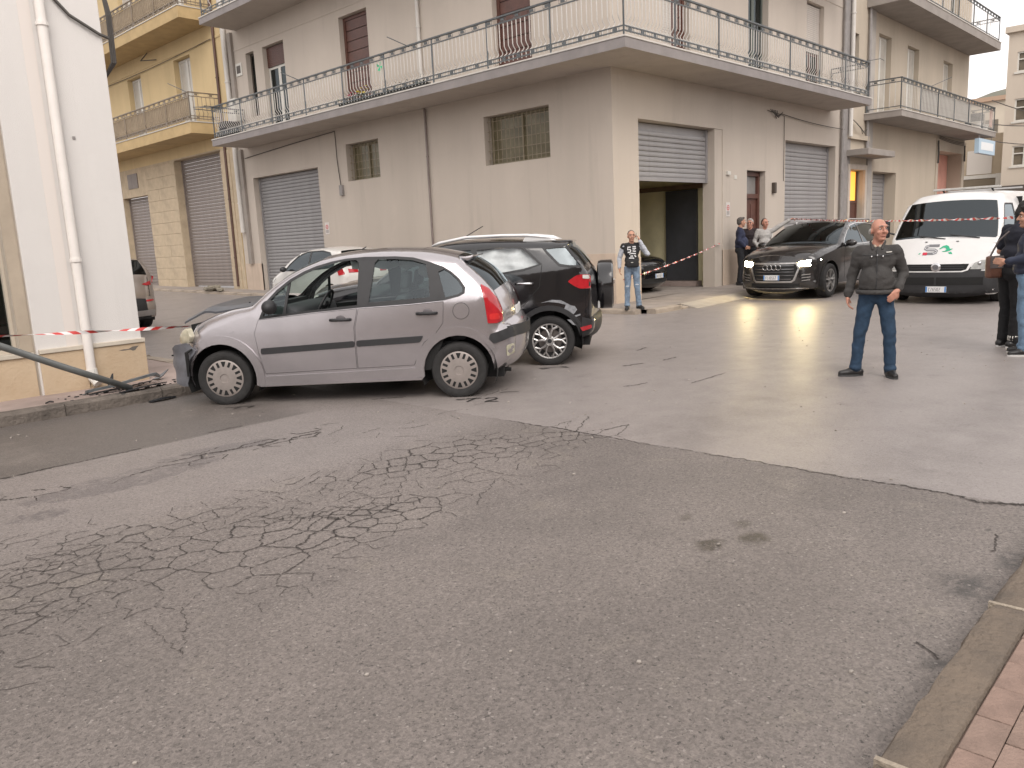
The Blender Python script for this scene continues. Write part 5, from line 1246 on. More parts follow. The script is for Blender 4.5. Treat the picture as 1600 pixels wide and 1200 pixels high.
# interior
local('dashboard', MB().prism([(1.62,.70),(1.70,.98),(1.80,1.02),(2.05,1.0),(2.10,.70)], -.70, .70).mesh('dashboard', mat('dash_grey', (0.05,0.052,0.056), 0.8), bevel=0.03, smooth=True), hb)
sw_ = local('steering_wheel', MB().lathe([(0.175,-.014),(0.19,-.008),(0.195,0),(0.19,.008),(0.175,.014),(0.165,0)], 28, axis='x', closed=True).mesh('steering_wheel', BLK, smooth=True), hb, (1.50,.36,.99), (0,R_(-28),0))
q = MB().tube([(0,-.17,0),(0,.17,0)], 0.016, 6).tube([(0,0,0),(0,0,-.17)], 0.016, 6).ball((0,0,0), (0.03,0.07,0.06)); local('wheel_spokes', q.mesh('wheel_spokes', BLK), sw_)
seat(hb, 1.02, .36, SEAT, .27, 1.08); seat(hb, 1.02, -.36, SEAT, .27, 1.08)
for yy in (.34, -.34): local('headrest', MB().box(-.10,.0,yy-.13,yy+.13,1.10,1.27).mesh('headrest', SEAT, bevel=.035, smooth=True), hb)
local('rear_bench', MB().box(.02,.40,-.62,.62,.40,.58).box(-.06,.10,-.62,.62,.58,1.08).mesh('rear_bench', SEAT, bevel=0.03), hb)
local('cabin_floor', MB().box(-.3,2.1,-.68,.68,.28,.32).mesh('cabin_floor', UNDER), hb)
local('parcel_shelf', MB().box(-.36,-.02,-.60,.60,1.0,1.03).mesh('parcel_shelf', SEAT), hb)
ab = MB(); vs = []; fs = []
for i in range(13):
    for j in range(5):
        x = .30+1.15*i/12; z = 1.46-.13*j/4-(0.10 if i < 3 else 0)*j/4; vs.append((x, -.66-.05*math.sin(i*1.9+j)*.5-.06*j/4*0, z+.02*math.sin(i*2.3)))
for i in range(12):
    for j in range(4): a = i*5+j; fs.append((a, a+1, a+6, a+5))
local('airbag_curtain', MB().add(vs, fs).mesh('airbag_curtain', AIRBAG, smooth=True), hb)
q = MB(); q.ball((.44,-.30,1.30), (.13,.20,.09), 12, 8); local('airbag', q.mesh('airbag', AIRBAG, smooth=True), hb)
hbc.under(-.45, 2.85); hbc.liner(0, .29, .40); hbc.liner(2.53, .29, .40)
COVER = mat('wheel_cover_paint', (0.30, 0.265, 0.245), 0.45, 0.2, 8, metal=0.25)
for x, st in ((0.0, 0), (2.53, R_(4))):
    wheel(hb, x, .715, .293, .175, .203, 'cover', 1, COVER, st); wheel(hb, x, -.715, .293, .175, .203, 'cover', -1, COVER, st)

# ------------------------------------------------------------------ black compact SUV with the spare wheel
BLACKP = mat('black_paint', (0.008, 0.008, 0.010), 0.12, 0.2, 5, coat=0.8)
CLAD = mat('black_cladding', (0.020, 0.020, 0.022), 0.5, 0.2, 8)
hd = 126.0; c0 = place_side((-6.86, -3.94), hd, 0.85)
sv = thing('compact_suv', 'black compact SUV with covered spare wheel on its tailgate and silver roof rails', 'car', (c0[0], c0[1], 0.0), R_(hd))
segs = [('front_bumper', CLAD, [(3.10,.24,.2,.1),(3.22,.34,.26,.12),(3.25,.55,.28,.12),(3.22,.80,.26,.12)]), ('grille_panel', BLACKP, [(3.22,.80,.25,.11),(3.18,.95,.22,.1),(3.10,1.02,.18,.08)]),
        ('hood', BLACKP, [(3.10,1.02,.15,.06),(2.85,1.08,.12,.05),(2.5,1.13,.12,.05),(2.22,1.15,.08,.05)]), ('windscreen', GDARK, [(2.22,1.15,.05,.06),(1.9,1.36,.05,.07),(1.55,1.53,.06,.05)]),
        ('roof', BLACKP, [(1.55,1.53,.10,.05),(1.3,1.58,.11,.04),(1.0,1.60,.11,.035),(.6,1.595,.11,.035),(.2,1.575,.11,.03),(-.15,1.55,.10,.03),(-.27,1.54,.06,.03)]),
        ('rear_window', GDARK, [(-.25,1.50,.05,.06),(-.35,1.37,.07,.08),(-.45,1.24,.09,.08)]), ('tailgate', BLACKP, [(-.45,1.24,.12,.08),(-.52,1.12,.14,.08),(-.545,.95,.15,.08),(-.55,.75,.16,.08),(-.545,.60,.16,.08)]),
        ('rear_bumper', CLAD, [(-.545,.60,.18,.08),(-.575,.55,.18,.08),(-.56,.42,.18,.08),(-.50,.36,.15,.08),(-.40,.33,.08,.06)])]
bot = [(-.38,.33)] + arc(0, .31, .39, .28) + [(.43,.26),(2.09,.26)] + arc(2.52, .31, .39, .26) + [(2.95,.25)]
svc = Car(sv, BLACKP, 0.885, lambda x: 1.225-0.055*x, 0.32, segs, bot, (0.06, 0.09))
rw = [(.90,1.165),(.89,1.49),(.60,1.505),(.33,1.49),(.25,1.43),(.10,1.285),(.30,1.235),(.60,1.195)]
fw = [(.98,1.155),(.97,1.495),(1.30,1.49),(1.60,1.40),(1.95,1.20),(1.90,1.13),(1.4,1.14)]
qw = [(-.01,1.435),(.02,1.465),(-.12,1.475),(-.235,1.475),(-.34,1.34),(-.415,1.25),(-.28,1.255),(-.16,1.275)]
svc.body(holes=[rw, fw, qw], fine=True)
svc.side_patch('rear_side_glass', rw, GCLEAR, -0.010, thick=0.0); svc.side_patch('front_side_glass', fw, GDARK, -0.010, thick=0.0); svc.side_patch('quarter_glass', qw, GDARK, -0.006, thick=0.0)
svc.side_patch('quarter_trim', inset(qw, -0.03), BLK, 0.003, holes=[qw], thick=0.01)
svc.side_patch('door_window_trim', [(2.0,1.12),(1.97,1.22),(1.6,1.43),(1.3,1.515),(.6,1.53),(.31,1.515),(.22,1.44),(.06,1.285),(.3,1.21),(.6,1.17),(.94,1.135)], BLK, 0.006, holes=[rw, fw], thick=0.01)
vs = []; fs = []; rnd = random.Random(8); NI, NJ = 22, 9     # inflated side curtain behind the rear door glass
for i in range(NI+1):
    for j in range(NJ+1):
        x = .02+.95*i/NI; z = 1.50-.34*j/NJ; vs.append((x, svc.side_y(max(.12, min(.9, x)), min(1.48, z))-.055+.022*math.sin(i*.9+.6*math.sin(j*1.1))-.014*math.cos(j*2.1+i*.35)+rnd.uniform(-.005,.005), z))
for i in range(NI):
    for j in range(NJ): a = i*(NJ+1)+j; fs.append((a, a+1, a+NJ+2, a+NJ+1))
local('airbag_curtain', MB().add(vs, fs).mesh('airbag_curtain', AIRBAG, smooth=True), sv)
svc.side_patch('wheel_arch_cladding', [(-.545,.56),(-.42,.60),(-.40,.45)] + [( .455*math.cos(a), .31+.455*math.sin(a)) for a in [R_(150-i*9) for i in range(17)]] + [(.60,.36),(1.0,.36),(2.0,.36),(2.0,.27),(.45,.265)] + [(.392*math.cos(a), .31+.392*math.sin(a)) for a in [R_(-2+i*9.5) for i in range(20)]] + [(-.40,.34),(-.50,.37)], CLAD, 0.012, thick=0.03)
tl = svc.side_patch('tail_lamp', rounded([(-.25,1.055),(-.36,1.125),(-.43,1.135),(-.535,1.125),(-.54,1.03),(-.535,.955),(-.40,.96),(-.33,.995)], .02), LENSR, 0.012, thick=0.04)
svc.side_patch('reversing_lens', [(-.44,1.085),(-.44,1.128),(-.53,1.12),(-.535,1.07)], LENSW, 0.016, thick=0.01, parent=tl, sides=(1,))
svc.side_patch('reflector', rounded([(-.39,.475),(-.53,.50),(-.54,.455),(-.42,.425)], .012), LENSR, 0.030, thick=0.02)
rnd = random.Random(3)
SCR = mat('scraped_primer', (0.30, 0.31, 0.33), 0.5, 0.5, 25)
for poly in ([(.10,.80),(-.05,.835),(-.16,.825),(-.26,.77),(-.30,.74),(-.22,.765),(-.12,.795),(0,.81)], [(-.22,.765),(-.33,.745),(-.36,.70),(-.33,.66),(-.27,.60),(-.22,.66),(-.20,.72)], [(-.30,.62),(-.40,.645),(-.40,.625),(-.31,.60)], [(-.23,.58),(-.28,.575),(-.34,.50),(-.30,.51)]):
    svc.side_patch('scrape', poly, SCR, 0.004, thick=0.0, sides=(1,), step=0.05)
y = svc.side_y(.28, 1.045)
local('door_handle', MB().tube([(.18,y+.01,1.045),(.22,y+.04,1.05),(.36,y+.04,1.052),(.40,y+.01,1.05)], 0.016, 8).mesh('door_handle', CHROME, smooth=True), sv)
for x0, x1, z0 in ((.92, .93, 0), ):
    svc.side_patch('door_gap', [(.945,1.13),(.94,.40),(.948,.40),(.953,1.13)], UNDER, 0.002, thick=0.0)
svc.side_patch('door_gap', [(.06,1.27),(.10,1.0),(.30,.78),(.42,.70),(.46,.40),(.468,.40),(.428,.705),(.306,.786),(.107,1.005),(.067,1.27)], UNDER, 0.002, thick=0.0)
# spoiler, rails, spare wheel
local('spoiler', MB().prism([(-.05,1.565),(-.29,1.565),(-.315,1.55),(-.29,1.525),(-.12,1.53)], -.60, .60).mesh('spoiler', BLACKP, bevel=0.01, smooth=40), sv)
for sg in (1, -1):
    P = [(1.50,sg*.615,1.565),(1.40,sg*.62,1.60),(1.05,sg*.625,1.655),(.6,sg*.625,1.658),(.25,sg*.62,1.645),(.02,sg*.615,1.615),(-.10,sg*.61,1.575)]
    rl = local('roof_rail', MB().tube(P, [.014,.02,.022,.022,.024,.024,.012], 8).mesh('roof_rail', mat('rail_silver', (0.66,0.66,0.66), 0.35, metal=0.4), smooth=True), sv)
    local('rail_foot', MB().prism([(.32,1.57),(.26,1.655),(.0,1.61),(-.12,1.565)], sg*.61-.02, sg*.61+.02).mesh('rail_foot', mat('rail_silver', (0.66,0.66,0.66), 0.35), bevel=0.008), rl)
swc = [(0.0,-.10),(.28,-.10),(.315,-.085),(.328,-.05),(.328,.09),(.30,.11),(0,.11)]
q = MB().lathe([(r, -a) for r, a in swc], 40, axis='x'); spw = local('spare_wheel', q.mesh('spare_wheel', BLACKP, smooth=30), sv, (-.705,.02,.955))
local('cover_plate', MB().lathe([(0,-.113),(.25,-.113),(.26,-.105)], 36, axis='x').mesh('cover_plate', CLAD, smooth=30), spw)
local('latch', MB().box(-.13,-.10,.22,.27,.02,.08).mesh('latch', CHROME, bevel=.006), spw)
local('spare_bracket', MB().box(-.66,-.50,-.12,.12,.85,1.05).mesh('spare_bracket', CLAD), sv)
local('antenna', MB().tube([(1.25,0,1.63),(.92,0,1.80)], 0.006, 5).mesh('antenna', BLK), sv)
y = 0.97; mr = local('door_mirror', MB().ball((1.90,y,1.20), (.09,.12,.085), 14, 10).mesh('door_mirror', BLACKP, smooth=True), sv); local('mirror_arm', MB().tube([(1.9,.8,1.13),(1.9,.92,1.16)], .025, 6).mesh('mirror_arm', BLK), mr)
svc.end_patch('number_plate', [(-.26,.66),(.26,.66),(.26,.77),(-.26,.77)], PLATE, False, 0.012)
for sg in (1, -1): svc.end_patch('headlamp', [(sg*.45,.86),(sg*.80,.92),(sg*.78,1.0),(sg*.5,.97)], LENSW, True, 0.006)
svc.end_patch('grille', [(-.45,.55),(.45,.55),(.5,.80),(-.5,.80)], UNDER, True, 0.006)
seat(sv, 1.05, .38, SEAT, .2, 1.15); seat(sv, 1.05, -.38, SEAT, .2, 1.15)
local('rear_bench', MB().box(-.05,.35,-.62,.62,.5,.68).box(-.15,.02,-.62,.62,.68,1.2).mesh('rear_bench', SEAT, bevel=.03), sv)
svc.under(-.5, 3.0, .22, .5); svc.liner(0, .31, .42); svc.liner(2.52, .31, .42)
for x in (0.0, 2.52):
    wheel(sv, x, .755, .318, .20, .222, 'y', 1); wheel(sv, x, -.755, .318, .20, .222, 'y', -1)
# ------------------------------------------------------------------ dark grey SUV with lit headlamps
GREYP = mat('anthracite_paint', (0.030, 0.028, 0.028), 0.18, 0.15, 5, metal=0.3, coat=0.8)
HEADL = mat('headlamp_lit', (0.9, 0.88, 0.8), 0.3, emit=(1.0, 0.80, 0.40), estr=150.0)
az_ = gz(4.5, -2.6)
au = thing('executive_suv', 'dark grey SUV with both headlamps lit coming down the right street', 'car', (5.85, -2.62, az_), math.pi)
segs = [('front_bumper', GREYP, [(3.46,.20,.2,.12),(3.55,.28,.3,.14),(3.58,.48,.34,.14),(3.56,.72,.32,.14),(3.50,.86,.25,.12)]),
        ('hood', GREYP, [(3.50,.86,.2,.09),(3.35,.955,.16,.08),(3.0,1.04,.15,.07),(2.6,1.09,.12,.06),(2.32,1.12,.06,.05)]),
        ('windscreen', GDARK, [(2.32,1.12,.05,.08),(2.05,1.28,.05,.09),(1.75,1.43,.05,.08),(1.45,1.555,.06,.06)]),
        ('roof', GREYP, [(1.45,1.555,.12,.06),(1.1,1.61,.13,.05),(.6,1.63,.13,.045),(.1,1.615,.13,.04),(-.4,1.56,.12,.04),(-.62,1.51,.08,.04)]),
        ('rear_window', GDARK, [(-.62,1.51,.06,.08),(-.92,1.14,.1,.08)]), ('tailgate', GREYP, [(-.92,1.14,.14,.08),(-.97,.9,.16,.08),(-.96,.65,.18,.08)]), ('rear_bumper', GREYP, [(-.96,.65,.2,.08),(-.97,.48,.2,.08),(-.85,.3,.12,.08)])]
bot = [(-.6,.3)] + arc(0, .36, .43, .3) + [(.48,.27),(2.36,.27)] + arc(2.82, .36, .43, .28) + [(3.32,.24)]
auc = Car(au, GREYP, 0.945, lambda x: 1.10-0.01*x, 0.34, segs, bot, (0.05, 0.08))
wF = [(2.06,1.125),(1.95,1.215),(1.65,1.385),(1.35,1.495),(1.02,1.54),(.98,1.11)]; wR = [(.93,1.11),(.97,1.545),(.45,1.545),(.0,1.505),(-.02,1.13)]; wQ = [(-.07,1.135),(-.05,1.495),(-.28,1.45),(-.46,1.36),(-.40,1.18)]
auc.body(holes=[wF, wR, wQ])
for nm, w_, g_ in (('front_side_glass', wF, GDARK), ('rear_side_glass', wR, GDARK), ('quarter_glass', wQ, GDARK)): auc.side_patch(nm, w_, g_, -0.008, thick=0.0)
auc.side_patch('window_chrome', [(2.12,1.10),(1.97,1.235),(1.66,1.405),(1.36,1.515),(1.0,1.565),(.45,1.565),(-.05,1.52),(-.32,1.46),(-.50,1.37),(-.45,1.16),(-.1,1.105),(1,1.085)], CHROME, 0.002, holes=[[(2.08,1.112),(1.955,1.225),(1.655,1.395),(1.355,1.505),(1.0,1.553),(.45,1.555),(-.03,1.512),(-.30,1.455),(-.478,1.365),(-.43,1.165),(-.08,1.117),(1,1.097)]], thick=0.01)
# front face
gr_ = [(-.50,.785),(-.56,.66),(-.47,.40),(-.41,.355),(.41,.355),(.47,.40),(.56,.66),(.50,.785)]
auc.end_patch('grille', inset(gr_, 0.03), UNDER, True, 0.004)
auc.end_patch('grille_frame', gr_, SILVER, True, 0.022, holes=[inset(gr_, 0.035)], thick=0.03)
DCH = mat('dark_chrome', (0.22, 0.22, 0.225), 0.25, metal=0.9)
for z in (.43,.51,.585,.645,.72):
    hw = .45 if z > .5 else .40
    auc.end_patch('grille_bar', [(-hw,z-.008),(hw,z-.008),(hw,z+.008),(-hw,z+.008)], DCH, True, 0.012, thick=0.012)
for k in range(4):
    yy = -.15+.10*k; x = auc.end_x(yy, .685, True, .034)
    local('ring_badge', MB().lathe([(.052,-.006),(.060,-.006),(.063,0),(.060,.006),(.052,.006)], 20, axis='x', closed=True).mesh('ring_badge', CHROME, smooth=True), au, (x, yy, .685))
number_plate(auc, 0.0, .465, True, 'FL405GT', off=0.03)
for sg in (1, -1):
    hlp = auc.end_patch('headlamp', [(sg*a, b_) for a, b_ in ((.52,.72),(.58,.695),(.76,.71),(.865,.74),(.885,.825),(.78,.832),(.54,.795))], HEADL, True, 0.008, thick=0.03)
    auc.end_patch('bumper_intake', [(sg*a, b_) for a, b_ in ((.60,.36),(.84,.40),(.86,.57),(.62,.52))], UNDER, True, 0.004)
    for z in (.415,.475,.535): auc.end_patch('intake_blade', [(sg*a, b_) for a, b_ in ((.60,z-.03),(.86,z-.005),(.86,z+.012),(.61,z-.012))], SILVER, True, 0.012, thick=0.015)
auc.end_patch('lower_grille', [(-.55,.26),(.55,.26),(.55,.33),(-.55,.33)], UNDER, True, 0.004); auc.end_patch('bumper_lip', [(-.72,.215),(.72,.215),(.72,.235),(-.72,.235)], SILVER, True, 0.012)
auc.side_patch('wheel_arch_trim', [(2.82+.445*math.cos(R_(a)), .36+.445*math.sin(R_(a))) for a in range(0,181,12)] + [(2.82+.425*math.cos(R_(a)), .36+.425*math.sin(R_(a))) for a in range(180,-1,-12)], GREYP, 0.010, thick=0.02)
auc.side_patch('door_gap', [(2.02,1.09),(2.10,.80),(2.06,.36),(2.068,.36),(2.108,.80),(2.028,1.09)], UNDER, 0.002, thick=0); auc.side_patch('door_gap', [(.955,1.09),(.955,.36),(.963,.36),(.963,1.09)], UNDER, 0.002, thick=0)
for sg in (1, -1):
    mr = local('door_mirror', MB().ball((2.02, sg*1.045, 1.13), (.075,.13,.075), 16, 10).mesh('door_mirror', GREYP, smooth=True), au)
    local('mirror_arm', MB().tube([(2.0,sg*.90,1.06),(2.0,sg*.98,1.09)], .028, 8).mesh('mirror_arm', BLK), mr)
    local('roof_rail', MB().tube([(1.2,sg*.60,1.605),(1.05,sg*.61,1.655),(-.2,sg*.60,1.64),(-.4,sg*.59,1.585)], .018, 8).mesh('roof_rail', SILVER, smooth=True), au)
seat(au, .95, .40, SEAT, .2, 1.12); seat(au, .95, -.40, SEAT, .2, 1.12)
local('dashboard', MB().prism([(1.55,.75),(1.65,1.05),(2.2,1.05),(2.3,.75)], -.8, .8).mesh('dashboard', BLK, bevel=.03), au)
local('steering_wheel', MB().lathe([(0.175,-.014),(0.19,-.008),(0.195,0),(0.19,.008),(0.175,.014),(0.165,0)], 24, axis='x', closed=True).mesh('steering_wheel', BLK, smooth=True), au, (1.47,.40,1.07), (0,R_(-25),0))
local('cabin_floor', MB().box(-.8,2.3,-.8,.8,.35,.42).mesh('cabin_floor', UNDER), au)
auc.under(-.9, 3.4, .24, .5); auc.liner(0, .36, .46); auc.liner(2.82, .36, .46)
for x in (0.0, 2.82):
    wheel(au, x, .82, .362, .235, .245, 'five', 1); wheel(au, x, -.82, .362, .235, .245, 'five', -1)

# ------------------------------------------------------------------ white van
VWHITE = mat('van_white', (0.66, 0.655, 0.645), 0.3, 0.06, 3, coat=0.4); VGREY = mat('van_bumper', (0.026, 0.026, 0.028), 0.6, 0.25, 5)
va = thing('delivery_van', 'white panel van with letter logo on its bonnet and roof rack', 'van', (5.75, -5.93, gz(3, -6)), math.pi)
segs = [('front_bumper', VGREY, [(3.52,.17,.15,.08),(3.62,.26,.2,.10),(3.65,.45,.24,.10),(3.64,.60,.24,.10),(3.62,.67,.22,.10)]),
        ('grille_panel', VWHITE, [(3.62,.67,.22,.10),(3.60,.73,.2,.10),(3.56,.81,.2,.09)]), ('bonnet', VWHITE, [(3.56,.81,.2,.09),(3.48,.95,.18,.08),(3.37,1.12,.14,.08),(3.32,1.20,.10,.07)]),
        ('windscreen', GDARK, [(3.32,1.20,.07,.08),(3.10,1.50,.07,.08),(2.82,1.88,.08,.06)]), ('roof', VWHITE, [(2.82,1.88,.14,.06),(2.68,1.99,.2,.05),(2.4,2.05,.2,.04),(1.2,2.08,.2,.03),(-.7,2.08,.18,.03),(-.92,2.04,.12,.02)]),
        ('rear_door', VWHITE, [(-.92,2.04,.08,.01),(-1.0,1.8,.08,.01),(-1.02,1.0,.08,.01),(-1.02,.5,.08,.01)]), ('rear_bumper', VGREY, [(-1.02,.5,.1,.02),(-1.04,.4,.1,.02),(-.95,.28,.08,.02)])]
bot = [(-.6,.28)] + arc(0, .33, .40, .27) + [(.45,.24),(2.4,.24)] + arc(2.85, .33, .40, .25) + [(3.35,.2)]
vac = Car(va, VWHITE, 1.0, lambda x: 1.22, 0.14, segs, bot, (0.03, 0.02), 0.05, 1.2, 2.4)
wv = [(3.16,1.24),(3.10,1.36),(2.78,1.76),(2.70,1.80),(2.15,1.80),(2.12,1.22),(2.8,1.16)]
vac.body(holes=[wv]); vac.side_patch('door_glass', wv, GDARK, -0.008, thick=0.0); vac.side_patch('door_glass_trim', inset(wv, -0.025), BLK, 0.003, holes=[wv], thick=.01)
vac.end_patch('bumper_cover', [(-.985,.20),(.985,.20),(.99,.40),(.985,.60),(.60,.62),(.5,.59),(-.5,.59),(-.60,.62),(-.985,.60),(-.99,.40)], VGREY, True, 0.012, thick=.03)
vac.side_patch('bumper_end', [(3.62,.20),(3.63,.60),(3.2,.62),(3.22,.45),(3.27,.2)], VGREY, .010, thick=.02)
vac.end_patch('grille', [(-.50,.615),(.42,.615),(.50,.64),(.54,.74),(-.54,.74),(-.50,.64)], UNDER, True, 0.006, thick=.01)
for z in (.66,.70): vac.end_patch('grille_bar', [(-.46,z-.006),(.46,z-.006),(.46,z+.006),(-.46,z+.006)], BLK, True, 0.014, thick=.01)
vac.end_patch('grille_frame', [(-.54,.595),(.44,.595),(.53,.625),(.60,.76),(-.60,.76),(-.53,.625)], VWHITE, True, 0.014, holes=[[(-.50,.615),(.42,.615),(.50,.64),(.54,.745),(-.54,.745),(-.50,.64)]], thick=.02)
x = vac.end_x(0, .685, True, .03)
bd = local('front_badge', MB().lathe([(0,.012),(.055,.012),(.075,.006),(.085,.0),(.08,-.01)], 28, axis='x').mesh('front_badge', CHROME, smooth=35), va, (x, 0, .685)); local('badge_centre', MB().lathe([(0,.016),(.05,.016),(.052,.012)], 24, axis='x').mesh('badge_centre', mat('badge_grey', (0.20,0.20,0.21), 0.4, metal=.5)), bd)
strokes(q := MB(), text_lines('F', -.034, -.02, .011, .04, 0)+text_lines('1', -.016, -.02, .008, .04, 0)+text_lines('A', .002, -.02, .013, .04, 0)+text_lines('T', .021, -.02, .013, .04, 0), .005, lambda a, b_: (.0175, a, b_))
local('badge_letters', q.mesh('badge_letters', CHROME), bd)['kind'] = 'stuff'
for sg in (1, -1):
    h_ = vac.end_patch('headlamp', [(sg*a, b_) for a, b_ in ((.56,.645),(.62,.76),(.72,.805),(.93,.82),(.965,.70),(.94,.64))], mat('van_lens', (0.34,0.34,0.32), 0.12, 0.4, 9, coat=0.8), True, 0.010, thick=.04)
    for yy, zz, r in ((.70,.75,.035),(.82,.705,.03),(.86,.765,.03)): local('lamp_reflector', MB().ball((vac.end_x(sg*yy, zz, True, 0.012), sg*yy, zz), r).mesh('lamp_reflector', CHROME, smooth=True), h_)
vac.end_patch('lower_intake', [(-.78,.36),(-.02,.36),(-.02,.50),(-.78,.50)], UNDER, True, 0.018); vac.end_patch('lower_intake', [(.02,.36),(.78,.36),(.78,.50),(.02,.50)], UNDER, True, 0.018)
number_plate(vac, 0.02, .275, True, 'CZ650ZV', off=0.03)
# bonnet logo: outlined S in greys with a red start, green swoosh A, small green dot
hoodf = lambda a, b_: (vac.end_x(a, b_, True, 0.006), a, b_)
Sline = [(-.02,1.085),(-.20,1.085),(-.255,1.065),(-.265,1.035),(-.225,1.012),(-.09,1.008),(-.05,.985),(-.06,.955),(-.11,.938),(-.27,.938)]
q = MB(); strokes(q, [Sline], .046, lambda a, b_: hoodf(a, b_)); local('logo_letter', q.mesh('logo_letter', mat('logo_grey', (0.17,0.17,0.18), 0.4)), va)
q = MB(); strokes(q, [Sline[1:-1]], .014, lambda a, b_: (vac.end_x(a, b_, True, .0085), a, b_)); local('logo_letter', q.mesh('logo_letter', mat('logo_light', (0.55,0.55,0.56), 0.4)), va)
q = MB(); strokes(q, [[(-.29,.938),(-.21,.938)]], .05, lambda a, b_: (vac.end_x(a, b_, True, .009), a, b_)); local('logo_accent', q.mesh('logo_accent', mat('logo_red', (0.55,0.03,0.06), 0.4)), va)
GRN = mat('logo_green', (0.02, 0.36, 0.19), 0.4)
vac.end_patch('logo_letter', [(-.02,1.02),(.04,1.075),(.10,1.09),(.14,1.07),(.17,1.02),(.22,1.025),(.17,.985),(.12,.972),(.06,.968),(.04,.978),(.09,.985),(.11,1.01),(.09,1.04),(.05,1.05),(.02,1.025)], GRN, True, .006, .002)
vac.end_patch('logo_accent', [(.15,.955),(.20,.968),(.23,.925),(.17,.93)], GRN, True, .006, .002); vac.end_patch('logo_accent', [(-.37,.935),(-.34,.955),(-.33,.945),(-.355,.925)], GRN, True, .006, .002)
for yy in (-.27,.27): local('washer_jet', MB().box(-.015,.015,-.02,.02,0,.012).mesh('washer_jet', BLK), va, (vac.end_x(yy,1.15,True,.0), yy, 1.15))
for yy, y2 in ((.05,-.42),(.62,.12)): local('wiper', MB().tube([hoodf(yy,1.205), (vac.end_x(y2,1.25,True,.02), y2, 1.27 if y2 < 0 else 1.28)], .011, 5).mesh('wiper', BLK), va)
for sg in (1, -1):
    mr = local('door_mirror', MB().box(2.98,3.08,sg*1.19-.10,sg*1.19+.10,1.25,1.60).mesh('door_mirror', BLK, bevel=.035, smooth=True), va); local('mirror_arm', MB().tube([(2.98,sg*.95,1.3),(3.02,sg*1.12,1.35)], .02, 6).mesh('mirror_arm', BLK), mr)
rk = local('roof_rack', MB().box(2.34,2.52,-.46,.70,2.125,2.165).mesh('roof_rack', mat('ladder_alu', (0.50,0.49,0.46), 0.5, 0.3, 9), bevel=.01), va)
for yy in (-.30, .55): local('rack_foot', MB().tube([(2.42,yy,2.13),(2.50,yy+.05,2.07)], .018, 6).mesh('rack_foot', BLK), rk)
local('rack_bar', MB().tube([(.6,-.70,2.15),(.6,.70,2.15)], .018, 6).mesh('rack_bar', SILVER), rk)
seat(va, 2.0, .5, SEAT, .15, 1.25); seat(va, 2.0, -.5, SEAT, .15, 1.25)
local('dashboard', MB().prism([(2.55,.8),(2.65,1.12),(3.2,1.15),(3.3,.8)], -.85, .85).mesh('dashboard', BLK, bevel=.03), va); local('bulkhead', MB().box(1.55,1.6,-.9,.9,.4,1.95).mesh('bulkhead', UNDER), va)
vac.under(-.95, 3.5, .2, .5); vac.liner(0, .33, .43); vac.liner(2.85, .33, .43)
for x in (0.0, 2.85):
    wheel(va, x, .86, .325, .205, .20, 'cover', 1, SILVER); wheel(va, x, -.86, .325, .205, .20, 'cover', -1, SILVER)

# ------------------------------------------------------------------ white hatchback parked along the side street wall
wc = thing('parked_hatchback', 'white hatchback parked by the closed blue grey shutter behind the silver car', 'car', (-2.18, 6.62, gz(-2, 8)), R_(90))
WP = mat('white_paint', (0.62, 0.60, 0.57), 0.25, 0.05, 3, coat=0.5)
segs = [('front_bumper', WP, [(2.92,.22,.2,.1),(3.0,.35,.25,.12),(3.0,.55,.28,.12),(2.95,.70,.26,.12)]), ('hood', WP, [(2.95,.70,.24,.1),(2.82,.82,.2,.08),(2.55,.93,.16,.06),(2.3,.985,.1,.05)]), ('windscreen', GDARK, [(2.3,.985,.06,.06),(1.95,1.23,.05,.07),(1.5,1.43,.06,.05)]),
        ('roof', WP, [(1.5,1.43,.12,.04),(1.1,1.50,.13,.04),(.5,1.515,.13,.035),(0,1.48,.12,.03),(-.22,1.44,.08,.03)]), ('rear_window', GDARK, [(-.22,1.44,.06,.06),(-.47,1.05,.1,.08)]), ('tailgate', WP, [(-.47,1.05,.14,.08),(-.53,.85,.16,.1),(-.53,.68,.18,.1)]), ('rear_bumper', WP, [(-.53,.68,.2,.1),(-.56,.5,.2,.1),(-.45,.3,.12,.08)])]
bot = [(-.4,.28)] + arc(0, .29, .36, .25) + [(.4,.22),(2.02,.22)] + arc(2.42, .29, .36, .24) + [(2.82,.22)]
wcc = Car(wc, WP, 0.82, lambda x: 1.0-.02*x, 0.3, segs, bot, (0.05, 0.07))
w1_ = [(2.05,.985),(1.9,1.12),(1.5,1.36),(1.2,1.435),(1.0,1.44),(.98,.99)]; w2_ = [(.93,.99),(.95,1.445),(.5,1.45),(.15,1.40),(-.12,1.22),(-.1,1.06)]
wcc.body(holes=[w1_, w2_]); wcc.side_patch('front_side_glass', w1_, GDARK, -.008, thick=0); wcc.side_patch('rear_side_glass', w2_, GDARK, -.008, thick=0)
wcc.side_patch('window_trim', [(2.12,.97),(1.92,1.14),(1.51,1.385),(1.2,1.46),(.5,1.475),(.13,1.42),(-.17,1.21),(-.14,1.03),(1,.965)], BLK, .002, holes=[w1_, w2_], thick=.01)
for sg in (1, -1): wcc.side_patch('tail_lamp', rounded([(-.30,.98),(-.44,1.02),(-.50,.86),(-.36,.84)], .02), LENSR, .01, thick=.03, sides=(sg,)); wcc.side_patch('headlamp', rounded([(2.55,.80),(2.75,.80),(2.88,.70),(2.70,.68)], .02), LENSW, .012, thick=.03, sides=(sg,))
wcc.end_patch('tail_lamp', [(.34,.90),(.58,.90),(.58,1.0),(.34,.97)], LENSR, False, .01); wcc.end_patch('tail_lamp', [(-.34,.90),(-.58,.90),(-.58,1.0),(-.34,.97)], LENSR, False, .01)
